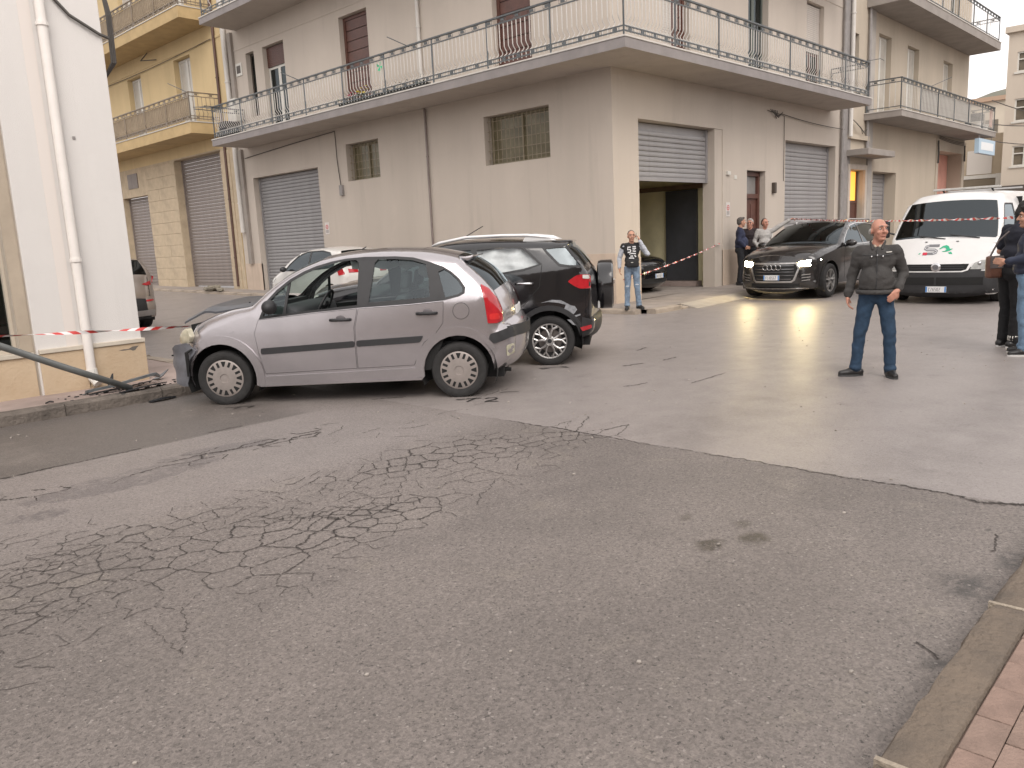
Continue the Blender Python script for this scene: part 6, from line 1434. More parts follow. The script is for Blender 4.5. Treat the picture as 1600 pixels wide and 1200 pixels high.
local('door_mirror', MB().ball((1.95,.92,1.02), (.07,.10,.07), 14, 8).mesh('door_mirror', BLK, smooth=True), wc)
wcc.under(-.5, 2.85); wcc.liner(0, .29, .39); wcc.liner(2.42, .29, .39)
for x in (0.0, 2.42): wheel(wc, x, .70, .293, .175, .203, 'cover', 1, COVER); wheel(wc, x, -.70, .293, .175, .203, 'cover', -1, COVER)

# ------------------------------------------------------------------ beige crossover half hidden by the white corner pillar
bx = thing('beige_crossover', 'beige metallic crossover half hidden behind the white corner building', 'car', (-8.12, 7.42, gz(-8, 8)), R_(90))
BP = mat('beige_metallic', (0.33, 0.285, 0.25), 0.3, 0.1, 5, metal=0.45, coat=0.5)
segs = [('front_bumper', BP, [(3.4,.25,.2,.1),(3.5,.5,.3,.12),(3.45,.8,.28,.12)]), ('hood', BP, [(3.45,.8,.2,.08),(3.0,1.0,.14,.05),(2.4,1.07,.08,.05)]), ('windscreen', GDARK, [(2.4,1.07,.05,.06),(1.5,1.47,.06,.05)]),
        ('roof', BP, [(1.5,1.47,.12,.04),(1.0,1.54,.13,.04),(.3,1.55,.13,.03),(-.3,1.50,.12,.03),(-.50,1.46,.08,.03)]), ('rear_window', GDARK, [(-.50,1.46,.08,.06),(-.68,1.28,.1,.08),(-.76,1.15,.12,.08)]),
        ('tailgate', BP, [(-.76,1.15,.16,.08),(-.80,1.0,.2,.10),(-.83,.80,.22,.10),(-.83,.66,.24,.10)]), ('rear_bumper', CLAD, [(-.83,.66,.24,.10),(-.87,.58,.24,.10),(-.86,.42,.22,.10),(-.74,.26,.12,.08)])]
bot = [(-.5,.28)] + arc(0, .33, .40, .28) + [(.45,.25),(2.3,.25)] + arc(2.76, .33, .40, .26) + [(3.25,.25)]
bxc = Car(bx, BP, 0.90, lambda x: 1.12-.02*x, 0.32, segs, bot, (0.05, 0.08))
wb = [(2.1,1.1),(1.6,1.38),(1.2,1.46),(.4,1.48),(-.15,1.42),(-.40,1.28),(-.3,1.16),(.5,1.12)]
bxc.body(holes=[wb]); bxc.side_patch('side_glass', wb, GDARK, -.008, thick=0)
for sg in (1, -1):
    bxc.end_patch('tail_lamp', [(sg*a, b_) for a, b_ in ((.50,.965),(.60,.93),(.80,.95),(.86,1.10),(.82,1.13),(.72,1.03))], LENSR, False, .010, thick=.03)
    bxc.side_patch('tail_lamp', rounded([(-.52,1.06),(-.66,1.10),(-.72,.98),(-.60,.95)], .02), LENSR, .01, thick=.02, sides=(sg,))
    bxc.end_patch('reflector', [(sg*a, b_) for a, b_ in ((.55,.60),(.80,.61),(.80,.645),(.55,.635))], LENSR, False, .012)
bxc.end_patch('skid_plate', [(-.72,.30),(.72,.30),(.76,.42),(-.76,.42)], SILVER, False, .014, thick=.03)
bxc.end_patch('tailgate_gap', [(-.66,.70),(-.66,1.1),(-.652,1.1),(-.652,.70)], UNDER, False, .003, mirror=True)
bxc.end_patch('number_plate', [(-.26,.80),(.26,.80),(.26,.91),(-.26,.91)], PLATE, False, .012)
bxc.under(-.8, 3.3, .24, .45); bxc.liner(0, .33, .43); bxc.liner(2.76, .33, .43)
for x in (0.0, 2.76): wheel(bx, x, .78, .33, .225, .225, 'five', 1); wheel(bx, x, -.78, .33, .225, .225, 'five', -1)

# ------------------------------------------------------------------ dark car standing in the open garage
gc = thing('garage_saloon', 'black saloon with its nose at the mouth of the half open garage', 'car', (2.72, 4.15, 0.12), R_(-90))
segs = [('front_bumper', BLACKP, [(3.25,.2,.2,.1),(3.35,.3,.3,.12),(3.37,.5,.34,.12),(3.33,.68,.32,.12),(3.26,.76,.25,.1)]), ('hood', BLACKP, [(3.26,.76,.2,.08),(3.0,.87,.16,.07),(2.5,.95,.12,.06),(2.2,.98,.06,.05)]), ('windscreen', GDARK, [(2.2,.98,.05,.07),(1.8,1.2,.05,.08),(1.35,1.38,.06,.05)]),
        ('roof', BLACKP, [(1.35,1.38,.12,.04),(.8,1.44,.13,.04),(.2,1.41,.13,.04),(-.1,1.36,.08,.04)]), ('rear_window', GDARK, [(-.1,1.36,.06,.06),(-.6,1.04,.08,.06)]), ('tailgate', BLACKP, [(-.6,1.04,.1,.06),(-1.0,.98,.14,.08),(-1.05,.6,.18,.08),(-.95,.3,.12,.08)])]
bot = [(-.6,.26)] + arc(0, .31, .38, .26) + [(.43,.22),(2.2,.22)] + arc(2.62, .31, .38, .23) + [(3.1,.2)]
gcc = Car(gc, BLACKP, 0.89, lambda x: .97, 0.36, segs, bot, (0.05, 0.08))
wg = [(1.95,1.0),(1.4,1.30),(.8,1.37),(.2,1.34),(-.25,1.15),(-.2,1.03)]
gcc.body(holes=[wg]); gcc.side_patch('side_glass', wg, GDARK, -.008, thick=0)
gcc.end_patch('grille', [(-.42,.52),(.42,.52),(.48,.68),(-.48,.68)], UNDER, True, .005); gcc.end_patch('lower_intake', [(-.6,.24),(.6,.24),(.55,.36),(-.55,.36)], UNDER, True, .005)
gcc.end_patch('chrome_strip', [(-.55,.70),(.55,.70),(.55,.715),(-.55,.715)], CHROME, True, .012); gcc.end_patch('chrome_strip', [(-.55,.475),(.55,.475),(.55,.487),(-.55,.487)], CHROME, True, .012)
for sg in (1, -1): gcc.end_patch('headlamp', [(sg*a, b_) for a, b_ in ((.55,.63),(.82,.68),(.80,.76),(.58,.73))], mat('van_lens', (0.34,0.34,0.32), 0.12, 0.4, 9, coat=0.8), True, .008)
number_plate(gcc, 0.0, .42, True, 'DX318LB', off=.025)
gcc.under(-.9, 3.2); gcc.liner(0, .31, .41); gcc.liner(2.62, .31, .41)
for x in (0.0, 2.62): wheel(gc, x, .77, .315, .205, .21, 'five', 1); wheel(gc, x, -.77, .315, .205, .21, 'five', -1)
# ------------------------------------------------------------------ people
from mathutils import noise as mnoise
TMP = bpy.data.scenes.new('workbench')
def capsule(mb, a, b_, r0, r1, n=12):
    A, B = Vector(a), Vector(b_)
    if (B-A).length > 1e-5: mb.tube([a, b_], [r0, r1], n)
    mb.ball(a, r0, n, 8); mb.ball(b_, r1, n, 8)
def blob(name, prims, voxel, m, parent, smooth=6, wrinkle=0.0, wfreq=9.0, zmin=None, fac=0.5):
    """union of capsules and ellipsoids grown into one continuous skin"""
    mb = MB()
    for p in prims:
        if p[0] == 'c': capsule(mb, *p[1:])
        elif p[0] == 'e':
            q = MB(); q.ball((0,0,0), p[2], 16, 12)
            rot = Matrix.Rotation(p[3], 3, p[4]) if len(p) > 3 else Matrix.Identity(3)
            mb.add([tuple(rot @ Vector(v) + Vector(p[1])) for v in q.v], q.f)
    me = mb.mesh(name); o = bpy.data.objects.new(name, me); TMP.collection.objects.link(o)
    r = o.modifiers.new('r', 'REMESH'); r.mode = 'VOXEL'; r.voxel_size = voxel
    if smooth:
        s_ = o.modifiers.new('s', 'SMOOTH'); s_.iterations = smooth; s_.factor = fac
    with bpy.context.temp_override(scene=TMP, view_layer=TMP.view_layers[0]):
        dg = bpy.context.evaluated_depsgraph_get(); new = bpy.data.meshes.new_from_object(o.evaluated_get(dg))
    new.name = name
    bpy.data.objects.remove(o); bpy.data.meshes.remove(me)
    n_ = len(new.vertices); sd = len(prims)*0.37
    if wrinkle or zmin is not None:
        co = np.empty(n_*3); new.vertices.foreach_get('co', co); co = co.reshape(-1, 3)
        if wrinkle:
            nr = np.empty(n_*3); new.vertex_normals.foreach_get('vector', nr); nr = nr.reshape(-1, 3)
            x, y, z = (co*wfreq*2.2).T; z = z*1.7
            u = x+0.8*np.sin(y*1.3+z*.6+sd)+.5*np.sin(z*1.9+sd*3); v = y+0.8*np.sin(x*1.1-z*.8+sd*2); w = z+1.1*np.sin(x*.9+y*1.2+sd)
            k = 0.5*np.sin(u+w)+0.4*np.sin(v*1.7-w*1.4)+0.35*np.sin(w*2.3+u*.7)*np.sin(v*1.1+sd)+0.25*np.sin(u*3.1+w*2.9)*np.sin(v*2.7)
            co = co+nr*(wrinkle*0.75*k)[:, None]
        if zmin is not None: co[:, 2] = np.maximum(co[:, 2], zmin)
        new.vertices.foreach_set('co', co.ravel())
    new.materials.clear(); new.materials.append(m)
    new.polygons.foreach_set('use_smooth', [True]*len(new.polygons)); new.update()
    return local(name, new, parent)
def lerp(a, b_, t): return tuple(x+(y-x)*t for x, y in zip(a, b_))
def hand_prims(wr, d, palm_n, curl=0.5, s=1.0, thumb_side=1):
    """wrist, direction of the hand, palm normal (towards which fingers curl)"""
    w = Vector(wr); d = Vector(d).normalized(); n = Vector(palm_n); n = (n-d*n.dot(d)).normalized(); t = d.cross(n)*thumb_side
    P = [('c', tuple(w), tuple(w+d*0.035*s), 0.024*s, 0.024*s)]
    for k in range(4):
        o = t*((1.5-k)*0.0205*s); base = w+d*0.082*s+o; P.append(('c', tuple(w+d*0.03*s+o*0.7), tuple(base), 0.0145*s, 0.0125*s))
        L = (0.044, 0.050, 0.046, 0.036)[k]*s; d1 = (d*math.cos(curl*0.7)+n*math.sin(curl*0.7)); p1 = base+d1*L; d2 = (d*math.cos(curl*1.7)+n*math.sin(curl*1.7)); p2 = p1+d2*L*0.8
        P += [('c', tuple(base), tuple(p1), 0.0100*s, 0.0092*s), ('c', tuple(p1), tuple(p2), 0.0092*s, 0.0078*s)]
    tb = w+d*0.03*s+t*0.024*s; t1 = tb+(d*0.6+t*0.75+n*0.25).normalized()*0.038*s; t2 = t1+(d*0.9+t*0.2+n*0.35).normalized()*0.030*s
    P += [('c', tuple(tb), tuple(t1), 0.0125*s, 0.0105*s), ('c', tuple(t1), tuple(t2), 0.0105*s, 0.0085*s)]
    return P
SKIN = mat('skin', (0.48, 0.26, 0.18), 0.55, 0.18, 14, spec=0.35); SKINR = mat('skin_ruddy', (0.50, 0.245, 0.175), 0.5, 0.22, 12, spec=0.4)
HGREY = mat('hair_grey', (0.30, 0.28, 0.26), 0.8, 0.5, 40, 0.8, 120); HDARK = mat('hair_dark', (0.020, 0.017, 0.015), 0.7, 0.4, 40, 0.8, 120); HWHITE = mat('hair_white', (0.50, 0.48, 0.45), 0.8, 0.4, 40, 0.8, 120); HSALT = mat('hair_salt', (0.13, 0.115, 0.105), 0.8, 0.6, 40, 0.8, 120)
EYEW = mat('eye_white', (0.6, 0.56, 0.52), 0.3); EYED = mat('eye_dark', (0.02, 0.015, 0.012), 0.2); LIP = mat('lips', (0.36, 0.13, 0.10), 0.5)
SHOE = mat('shoe_black', (0.015, 0.014, 0.014), 0.4, 0.2, 9); SOLE = mat('shoe_sole', (0.05, 0.05, 0.05), 0.8); SOLEW = mat('sole_white', (0.55, 0.54, 0.52), 0.7)
STD = dict(hipL=(0,.085,.90), hipR=(0,-.085,.90), kneeL=(.015,.105,.49), kneeR=(.015,-.105,.49), ankL=(-.02,.11,.085), ankR=(-.02,-.11,.085), toeL=(1,.25), toeR=(1,-.25),
           pelvis=(0,0,.94), waist=(.005,0,1.06), chest=(.0,0,1.27), shL=(-.01,.175,1.395), shR=(-.01,-.175,1.395), neck=(-.005,0,1.46), head=(.02,0,1.595), yaw=0.0, nod=0.0,
           elL=(-.04,.245,1.13), elR=(-.04,-.245,1.13), wrL=(.03,.26,.90), wrR=(.03,-.26,.90), hdL=(.1,.02,-1), hdR=(.1,-.02,-1), pnL=(0,-1,0), pnR=(0,1,0), curlL=.5, curlR=.5)
def person(label, loc, facing, height, pose, top, bottom, skin=SKIN, hair='short', hairm=HGREY, belly=0.0, bulk=0.0, shoe=SHOE, sole=SOLE, sleeves='long', sleevem=None, voxel=0.0125, group=None, legs=True, jacket_hem=.93):
    J = dict(STD); J.update(pose); t = thing('person', label, 'person', loc, facing, group); t.scale = (height/1.74,)*3
    hx = Vector(J['head']); Rz = Matrix.Rotation(J['yaw'], 3, 'Z') @ Matrix.Rotation(J['nod'], 3, 'Y')
    HS = 1.07
    def H(x, y, z): return tuple(hx+Rz @ Vector((x*HS, y*HS, z*HS)))
    B = [('e', H(-.008,0,.028), (.098,.077,.092)), ('e', H(.022,0,-.025), (.070,.063,.085)), ('e', H(.042,0,-.082), (.040,.042,.032)), ('e', H(.070,0,.040), (.024,.052,.020)),
         ('c', H(.088,0,.022), H(.108,0,-.020), .0095, .0150), ('e', H(.096,.013,-.022), (.011,.009,.008)), ('e', H(.096,-.013,-.022), (.011,.009,.008)),
         ('e', H(.060,.038,-.022), (.026,.022,.024)), ('e', H(.060,-.038,-.022), (.026,.022,.024)), ('e', H(.079,0,-.058), (.014,.026,.009)), ('e', H(.072,0,-.090), (.016,.018,.014)),
         ('e', H(-.004,.078,-.006), (.019,.010,.033)), ('e', H(-.004,-.078,-.006), (.019,.010,.033)),
         ('c', J['neck'], tuple(hx+Vector((-.015,0,-.06))), .058, .054), ('c', J['chest'], J['neck'], .06, .06), ('c', J['pelvis'], J['chest'], .06, .07)]
    for s_ in 'LR':
        sh, el, wr = J['sh'+s_], J['el'+s_], J['wr'+s_]
        B += [('c', J['chest'], sh, .05, .04), ('c', sh, el, .038, .034), ('c', el, wr, .036, .027)]
        if J.get('hand'+s_, True): B += hand_prims(wr, J['hd'+s_], J['pn'+s_], J['curl'+s_], 1.0, 1 if s_ == 'L' else -1)
        if legs: B += [('c', J['pelvis'], J['hip'+s_], .06, .05), ('c', J['hip'+s_], J['knee'+s_], .05, .04), ('c', J['knee'+s_], J['ank'+s_], .04, .032)]
    blob('body', B, 0.0062, skin, t, 4, 0.0)
    e = 0
    for y in (.030, -.030):
        MBl = MB(); MBl.ball(H(.074,y,.012), (.010,.013,.007), 10, 6); local('eye', MBl.mesh('eye', EYEW, smooth=True), t)
        q = MB(); q.ball(H(.083,y,.012), (.004,.006,.006), 8, 6); local('pupil', q.mesh('pupil', EYED, smooth=True), t)
        q = MB().tube([H(.086,y*1.75,.034), H(.096,y,.041), H(.094,y*.45,.036)], .0055, 5); local('eyebrow', q.mesh('eyebrow', hairm if hair != 'bald' else HGREY), t)
    q = MB().tube([H(.079,.024,-.059), H(.0915,.010,-.058), H(.0925,0,-.0575), H(.0915,-.010,-.058), H(.079,-.024,-.059)], .0042, 5); local('mouth', q.mesh('mouth', LIP), t)
    if hair == 'short': hp = [('e', H(-.020,0,.048), (.096,.082,.084)), ('e', H(-.050,0,.0), (.062,.078,.070)), ('e', H(.040,0,.100), (.045,.058,.026))]
    elif hair == 'bald': hp = [('e', H(-.052,.050,-.005), (.045,.032,.036)), ('e', H(-.052,-.050,-.005), (.045,.032,.036)), ('e', H(-.080,0,-.015), (.026,.055,.038))]
    elif hair == 'thin': hp = [('e', H(-.030,0,.052), (.086,.080,.078)), ('e', H(-.055,0,.0), (.055,.077,.064))]
    else: hp = [('e', H(-.022,0,.055), (.105,.090,.090)), ('e', H(-.060,0,-.02), (.060,.082,.080)), ('e', H(.045,0,.105), (.050,.062,.030))]
    blob('hair', hp, 0.008, hairm, t, 2, 0.004, 60)
    # upper garment
    ch, wa, pe = Vector(J['chest']), Vector(J['waist']), Vector(J['pelvis'])
    T = [('e', tuple(ch+Vector((0,0,.01))), (.122+bulk,.178+bulk*1.3,.165)), ('e', tuple(ch+Vector((-.015,0,.09))), (.095+bulk*.6,.165+bulk,.075)), ('e', tuple(wa+Vector((belly*.5,0,.02))), (.122+belly,.160+belly*.5+bulk,.17)), ('e', tuple(Vector((pe.x,pe.y,jacket_hem+.06))+Vector((belly*.4,0,0))), (.130+belly*.7,.168+belly*.4+bulk*.7,.075)),
         ('c', J['shL'], J['shR'], .066+bulk*.4, .066+bulk*.4), ('c', tuple(ch+Vector((-.01,0,.12))), tuple(Vector(J['neck'])+Vector((-.012,0,-.012))), .085, .066)]
    if sleeves == 'long' and sleevem is None:
        for s_ in 'LR': T += [('c', J['sh'+s_], J['el'+s_], .068+bulk*.6, .056+bulk*.6), ('c', J['el'+s_], lerp(J['el'+s_], J['wr'+s_], .93), .056+bulk*.6, .043+bulk*.2), ('e', lerp(J['el'+s_], J['wr'+s_], .80), (.052+bulk*.5,)*3)]
    elif sleeves == 'short':
        for s_ in 'LR': T += [('c', J['sh'+s_], lerp(J['sh'+s_], J['el'+s_], .75), .070, .062)]
    else:
        for s_ in 'LR': T += [('c', J['sh'+s_], lerp(J['sh'+s_], J['el'+s_], .15), .070, .066)]
    blob('top', T, voxel, top, t, 5, 0.008, 8)
    if sleevem is not None:
        for s_ in 'LR': blob('sleeve', [('c', J['sh'+s_], J['el'+s_], .064, .055), ('c', J['el'+s_], lerp(J['el'+s_], J['wr'+s_], .95), .055, .042)], voxel, sleevem, t, 4, 0.008, 10)
    # trousers and shoes
    if legs:
        L = [('e', tuple(pe+Vector((-.01,0,-.02))), (.128,.165,.11)), ('e', tuple(pe+Vector((-.05,.06,-.05))), (.085,.085,.095)), ('e', tuple(pe+Vector((-.05,-.06,-.05))), (.085,.085,.095))]
        for s_ in 'LR':
            L += [('c', J['hip'+s_], J['knee'+s_], .092+bulk*.4, .068+bulk*.6), ('c', J['knee'+s_], J['ank'+s_], .066+bulk*.6, .060+bulk*.3), ('e', tuple(Vector(J['ank'+s_])+Vector((.012,0,.015))), (.074,.066,.050)), ('e', tuple(Vector(J['ank'+s_])+Vector((.005,0,.07))), (.070,.064,.032))]
        blob('trousers', L, voxel, bottom, t, 5, 0.0065, 7, zmin=.035)
        for s_ in 'LR':
            a = Vector(J['ank'+s_]); d = Vector((J['toe'+s_][0], J['toe'+s_][1], 0)).normalized(); hz = a.z-.085
            P = [('c', tuple(a-d*.045+Vector((0,0,-.04))), tuple(a+d*.05+Vector((0,0,-.035))), .046, .050), ('c', tuple(a+d*.05+Vector((0,0,-.042))), tuple(a+d*.155+Vector((0,0,-.052))), .048, .034), ('e', tuple(a+Vector((0,0,.0))), (.05,.045,.04))]
            sh_ = blob('shoe', P, 0.009, shoe, t, 3, zmin=hz+.012)
            ang = math.atan2(d.y, d.x); c_ = a+d*.050; q = MB(); n = 18; pts = []
            for k in range(n):
                u = 2*math.pi*k/n; x = .138*math.cos(u); y = (.052 if math.cos(u) > -.2 else .044)*math.sin(u); pts.append((c_.x+x*d.x-y*d.y, c_.y+x*d.y+y*d.x))
            q.prism(pts, hz, hz+.022, 'z'); local('sole', q.mesh('sole', sole), t)
    return t, J

def face_cam(p, off=0.0):
    return math.atan2(-10.53-p[1], -14.47-p[0])+R_(off)
DENIM = mat('denim_blue', (0.022, 0.052, 0.098), 0.85, 0.35, 14, 0.3, 150); DENIML = mat('denim_light', (0.20, 0.27, 0.36), 0.85, 0.45, 12, 0.3, 150); JACK = mat('jacket_charcoal', (0.052, 0.049, 0.047), 0.85, 0.25, 10, 0.25, 60)
# elderly man in the open road
p = (-5.865, -7.57)
t, J = person('bald elderly man in charcoal jacket and blue jeans standing alone in the road', (p[0], p[1], 0), face_cam(p), 1.655,
    dict(ankL=(-.02,.165,.085), ankR=(-.03,-.185,.085), kneeL=(.02,.145,.49), kneeR=(.0,-.15,.49), toeL=(1,.35), toeR=(.35,-1), yaw=R_(30), nod=R_(-3), head=(.015,.010,1.595), shL=(-.01,.178,1.375), shR=(-.01,-.178,1.375),
         elR=(-.06,-.245,1.12), wrR=(.0,-.285,.90), hdR=(.12,.06,-1), pnR=(.15,1,0), elL=(-.09,.262,1.13), wrL=(.10,.215,.965), hdL=(.55,-.45,-.60), pnL=(-.6,-.6,-.2), curlL=.4, curlR=.55),
    JACK, DENIM, SKINR, 'bald', HWHITE, belly=.035, bulk=.004)
sg_ = mat('shirt_beige', (0.45, 0.38, 0.30), 0.9)
blob('shirt_collar', [('c', (-.02,.045,1.475), (.055,.02,1.425), .024, .014), ('c', (-.02,-.045,1.475), (.055,-.02,1.425), .024, .014), ('e', (-.03,0,1.485), (.05,.055,.022))], .009, sg_, t, 3)
blob('jacket_collar', [('c', (-.04,.062,1.475), (.075,.045,1.40), .024, .016), ('c', (-.04,-.062,1.475), (.075,-.045,1.40), .024, .016), ('c', (-.055,.05,1.48), (-.055,-.05,1.48), .024, .024)], .009, JACK, t, 3)
local('zip', MB().tube([(.098,.0,1.42),(.128,.0,1.34),(.145,.0,1.24),(.172,.0,1.10),(.175,0,.98)], .006, 5).mesh('zip', BLK), t)
for y in (.0, .055, -.055): local('jacket_stud', MB().ball((.136,y,1.335-.004*abs(y)*50), (.007,.010,.010), 8, 6).mesh('jacket_stud', CHROME, smooth=True), t)
local('chest_seam', MB().tube([(.10,.15,1.345),(.13,.07,1.338),(.138,0,1.335),(.13,-.07,1.338),(.10,-.15,1.345)], .006, 5).mesh('chest_seam', BLK), t)
local('chest_logo', MB().tube([(.108,.085,1.365),(.098,.14,1.368)], .006, 5).mesh('chest_logo', WHF), t)
blob('waistband', [('c', (.04+.145*math.cos(a)-.02, .188*math.sin(a), .945), (.04+.145*math.cos(a+.5)-.02, .188*math.sin(a+.5), .945), .026, .026) for a in [k*.5 for k in range(13)]], .011, JACK, t, 2, 0.004, 30)
# man on the telephone at the corner
p = (-0.98, -1.12)
VEST = mat('vest_black', (0.014, 0.014, 0.015), 0.8, 0.2, 9); SLV = mat('sleeve_grey', (0.42, 0.44, 0.48), 0.9, 0.15, 9)
t, J = person('man on the phone in black vest and ripped pale jeans at the pavement corner', (p[0], p[1], .09), face_cam(p), 1.60,
    dict(elL=(.05,.34,1.20), wrL=(.07,.17,1.50), hdL=(.02,-.30,1), pnL=(0,-1,0), curlL=1.0, elR=(-.05,-.27,1.13), wrR=(.0,-.27,.92), ankL=(-.02,.14,.085), ankR=(0,-.12,.085), toeL=(1,.7), toeR=(1,-.1), yaw=R_(10)),
    VEST, DENIML, SKIN, 'thin', HSALT, sleevem=SLV)
local('mobile_phone', MB().box(.045,.120,.098,.108,1.53,1.66).mesh('mobile_phone', BLK, bevel=.003), t)
bg_ = local('waist_bag', MB().box(.13,.20,-.12,.15,.93,1.10).mesh('waist_bag', VEST, bevel=.025, smooth=True), t); local('bag_strap', MB().tube([(.14,-.11,1.08),(.12,.03,1.30),(.03,.13,1.45),(-.08,.10,1.40)], .012, 5).mesh('bag_strap', VEST), bg_); local('bag_mark', MB().box(.201,.203,-.02,.03,1.03,1.042).mesh('bag_mark', WHF), bg_)
q = MB(); rn = random.Random(2)
strokes(q, text_lines('5', -.085, 1.255, .065, .11, 0)+[[(.02,1.37),(.09,1.37)],[(.02,1.33),(.06,1.32),(.09,1.34)],[(.02,1.28),(.09,1.27)],[(-.05,1.21),(.0,1.23),(.09,1.22)],[(-.03,1.17),(.03,1.17)],[(.06,1.19),(.09,1.15)],[(-.06,1.13),(.02,1.13),(.05,1.12)]], .026, lambda a, b_: (.1375-.30*a*a-.05*max(0,b_-1.27), a, b_))
local('vest_print', q.mesh('vest_print', mat('print_white', (0.62,0.62,0.62), 0.8)), t)['kind'] = 'stuff'
for a, z in ((.10,.55),(-.10,.52)): local('knee_rip', MB().ball((.085,a*1.05,z), (.006,.04,.012), 8, 6).mesh('knee_rip', mat('rip_pale', (0.5,0.52,0.54), 0.9)), t)
# three by the street door
NAVY = mat('knit_navy', (0.028, 0.034, 0.070), 0.9, 0.2, 9, 0.3, 90); DKT = mat('trousers_dark', (0.016, 0.017, 0.021), 0.9, 0.2, 9); LGREY = mat('jacket_pale_grey', (0.40, 0.385, 0.37), 0.8, 0.15, 9, 0.3, 40)
z0 = gz(5,-.4)+.088
t, J = person('man in navy jumper and dark trousers seen side on by the street door', (4.92,-.42,z0), R_(-58), 1.76,
    dict(elL=(-.05,.22,1.14), wrL=(.10,.17,.98), hdL=(.9,-.2,-.3), elR=(-.05,-.22,1.14), wrR=(.10,-.17,.98), hdR=(.9,.2,-.3), yaw=R_(10)), NAVY, DKT, SKIN, 'short', HSALT, belly=.05)
t, J = person('white haired man with glasses half hidden between the navy and grey clad men', (5.62,-.34,z0), face_cam((5.6,-.3), -18), 1.72, dict(yaw=R_(5)), mat('coat_dark', (0.03,0.022,0.025), 0.9, 0.2, 9), DKT, SKINR, 'short', HWHITE)
gl_ = local('glasses', MB().tube([(.115,.055,1.607),(.118,.02,1.607),(.122,0,1.610),(.118,-.02,1.607),(.115,-.055,1.607)], .006, 5).mesh('glasses', BLK), t)
t, J = person('man in pale grey jacket raising his arm to hold the barrier tape', (5.15,-.98,z0), face_cam((5.2,-.9), 6), 1.70,
    dict(elL=(.02,.40,1.53), wrL=(.06,.62,1.66), hdL=(.2,1,.35), pnL=(0,.3,-1), curlL=1.25, elR=(-.05,-.26,1.13), wrR=(.12,-.17,1.0), hdR=(.5,.6,-.4), yaw=R_(25)), LGREY, DKT, SKINR, 'thin', HDARK, belly=.03)
# driver of the dark grey SUV
t, J = person('driver in dark clothes behind the wheel of the dark grey SUV', (5.85-1.02, -2.62-.40, az_-.42), math.pi, 1.72,
    dict(elL=(.24,.24,1.18), wrL=(.42,.13,1.30), hdL=(.7,-.5,.4), pnL=(0,-.3,-1), curlL=1.2, elR=(.24,-.24,1.18), wrR=(.42,-.13,1.30), hdR=(.7,.5,.4), pnR=(0,.3,-1), curlR=1.2, yaw=R_(15)), mat('coat_brown', (0.09,0.07,0.055), 0.9), DKT, SKIN, 'short', HSALT, legs=False)
# two at the right hand edge
rt_ = math.atan2(-.727, .685)
BTEE = mat('tee_navy_black', (0.012,0.013,0.022), 0.9, 0.2, 9); BTR = mat('trousers_black', (0.009,0.009,0.010), 0.9, 0.2, 9)
t, J = person('person in black trousers and navy tee with brown shoulder bag, facing the jeans wearer', (-3.13,-8.22,0), rt_+R_(10), 1.79,
    dict(chest=(.06,0,1.27), shL=(.075,.175,1.395), shR=(.075,-.175,1.395), neck=(.095,0,1.455), head=(.15,0,1.585), nod=R_(22), elL=(.03,.24,1.14), wrL=(.26,.10,1.12), hdL=(.9,-.3,.1), pnL=(0,-1,.2), curlL=.9, elR=(.05,-.255,1.14), wrR=(.27,-.08,1.12), hdR=(.9,.3,.1), pnR=(0,1,.2), curlR=.9, ankL=(-.01,.07,.085), ankR=(.0,-.085,.085), toeL=(1,.1), toeR=(1,-.15), kneeL=(.015,.08,.49), kneeR=(.015,-.09,.49)),
    BTEE, BTR, SKIN, 'full', HDARK, sleeves='short', sole=SOLEW)
for s_, y in (('L',.07),('R',-.085)): local('sock', MB().tube([(-.005,y,.09),(-.002,y,.145)], .058, 12).mesh('sock', WHF, smooth=True), t)
local('camera_held', MB().box(.30,.37,-.06,.06,1.10,1.17).mesh('camera_held', BLK, bevel=.008), t); local('shoulder_patch', MB().box(.04,.11,-.236,-.228,1.30,1.36).mesh('shoulder_patch', mat('patch_red', (0.5,0.16,0.17), 0.8), bevel=.003), t)
sb_ = thing('shoulder_bag', 'brown leather bag hanging at the hip of the person in black', 'bag', (-3.24,-8.06,.86), rt_)
local('bag_body', MB().box(-.10,.08,-.05,.05,.0,.27).mesh('bag_body', mat('leather_brown', (0.14,0.062,0.040), 0.5, 0.3, 9, 0.3, 30), bevel=.03, smooth=True), sb_); local('bag_flap', MB().box(-.09,.07,-.058,-.0505,.12,.27).mesh('bag_flap', mat('leather_grey', (0.12,0.10,0.095), 0.6, 0.3, 9), bevel=.004), sb_); local('bag_strap', MB().tube([(-.07,0,.26),(.0,-.04,.45),(.10,-.08,.56)], .012, 5).mesh('bag_strap', mat('leather_grey', (0.12,0.10,0.095), 0.6)), sb_)
PUFF = mat('puffer_navy', (0.022,0.030,0.058), 0.6, 0.2, 9)
t, J = person('person in pale blue jeans and navy quilted jacket cut off by the right edge', (-3.72,-8.50,0), rt_+R_(150), 1.72,
    dict(toeL=(1,.3), toeR=(1,-.3), elL=(.02,.26,1.15), wrL=(.22,.16,1.10), hdL=(.9,-.3,.1)), PUFF, mat('denim_pale', (0.16,0.25,0.36), 0.85, 0.4, 12, 0.3, 150), SKIN, 'full', HDARK, sole=SOLEW, belly=.02)

bpy.data.scenes.remove(TMP)
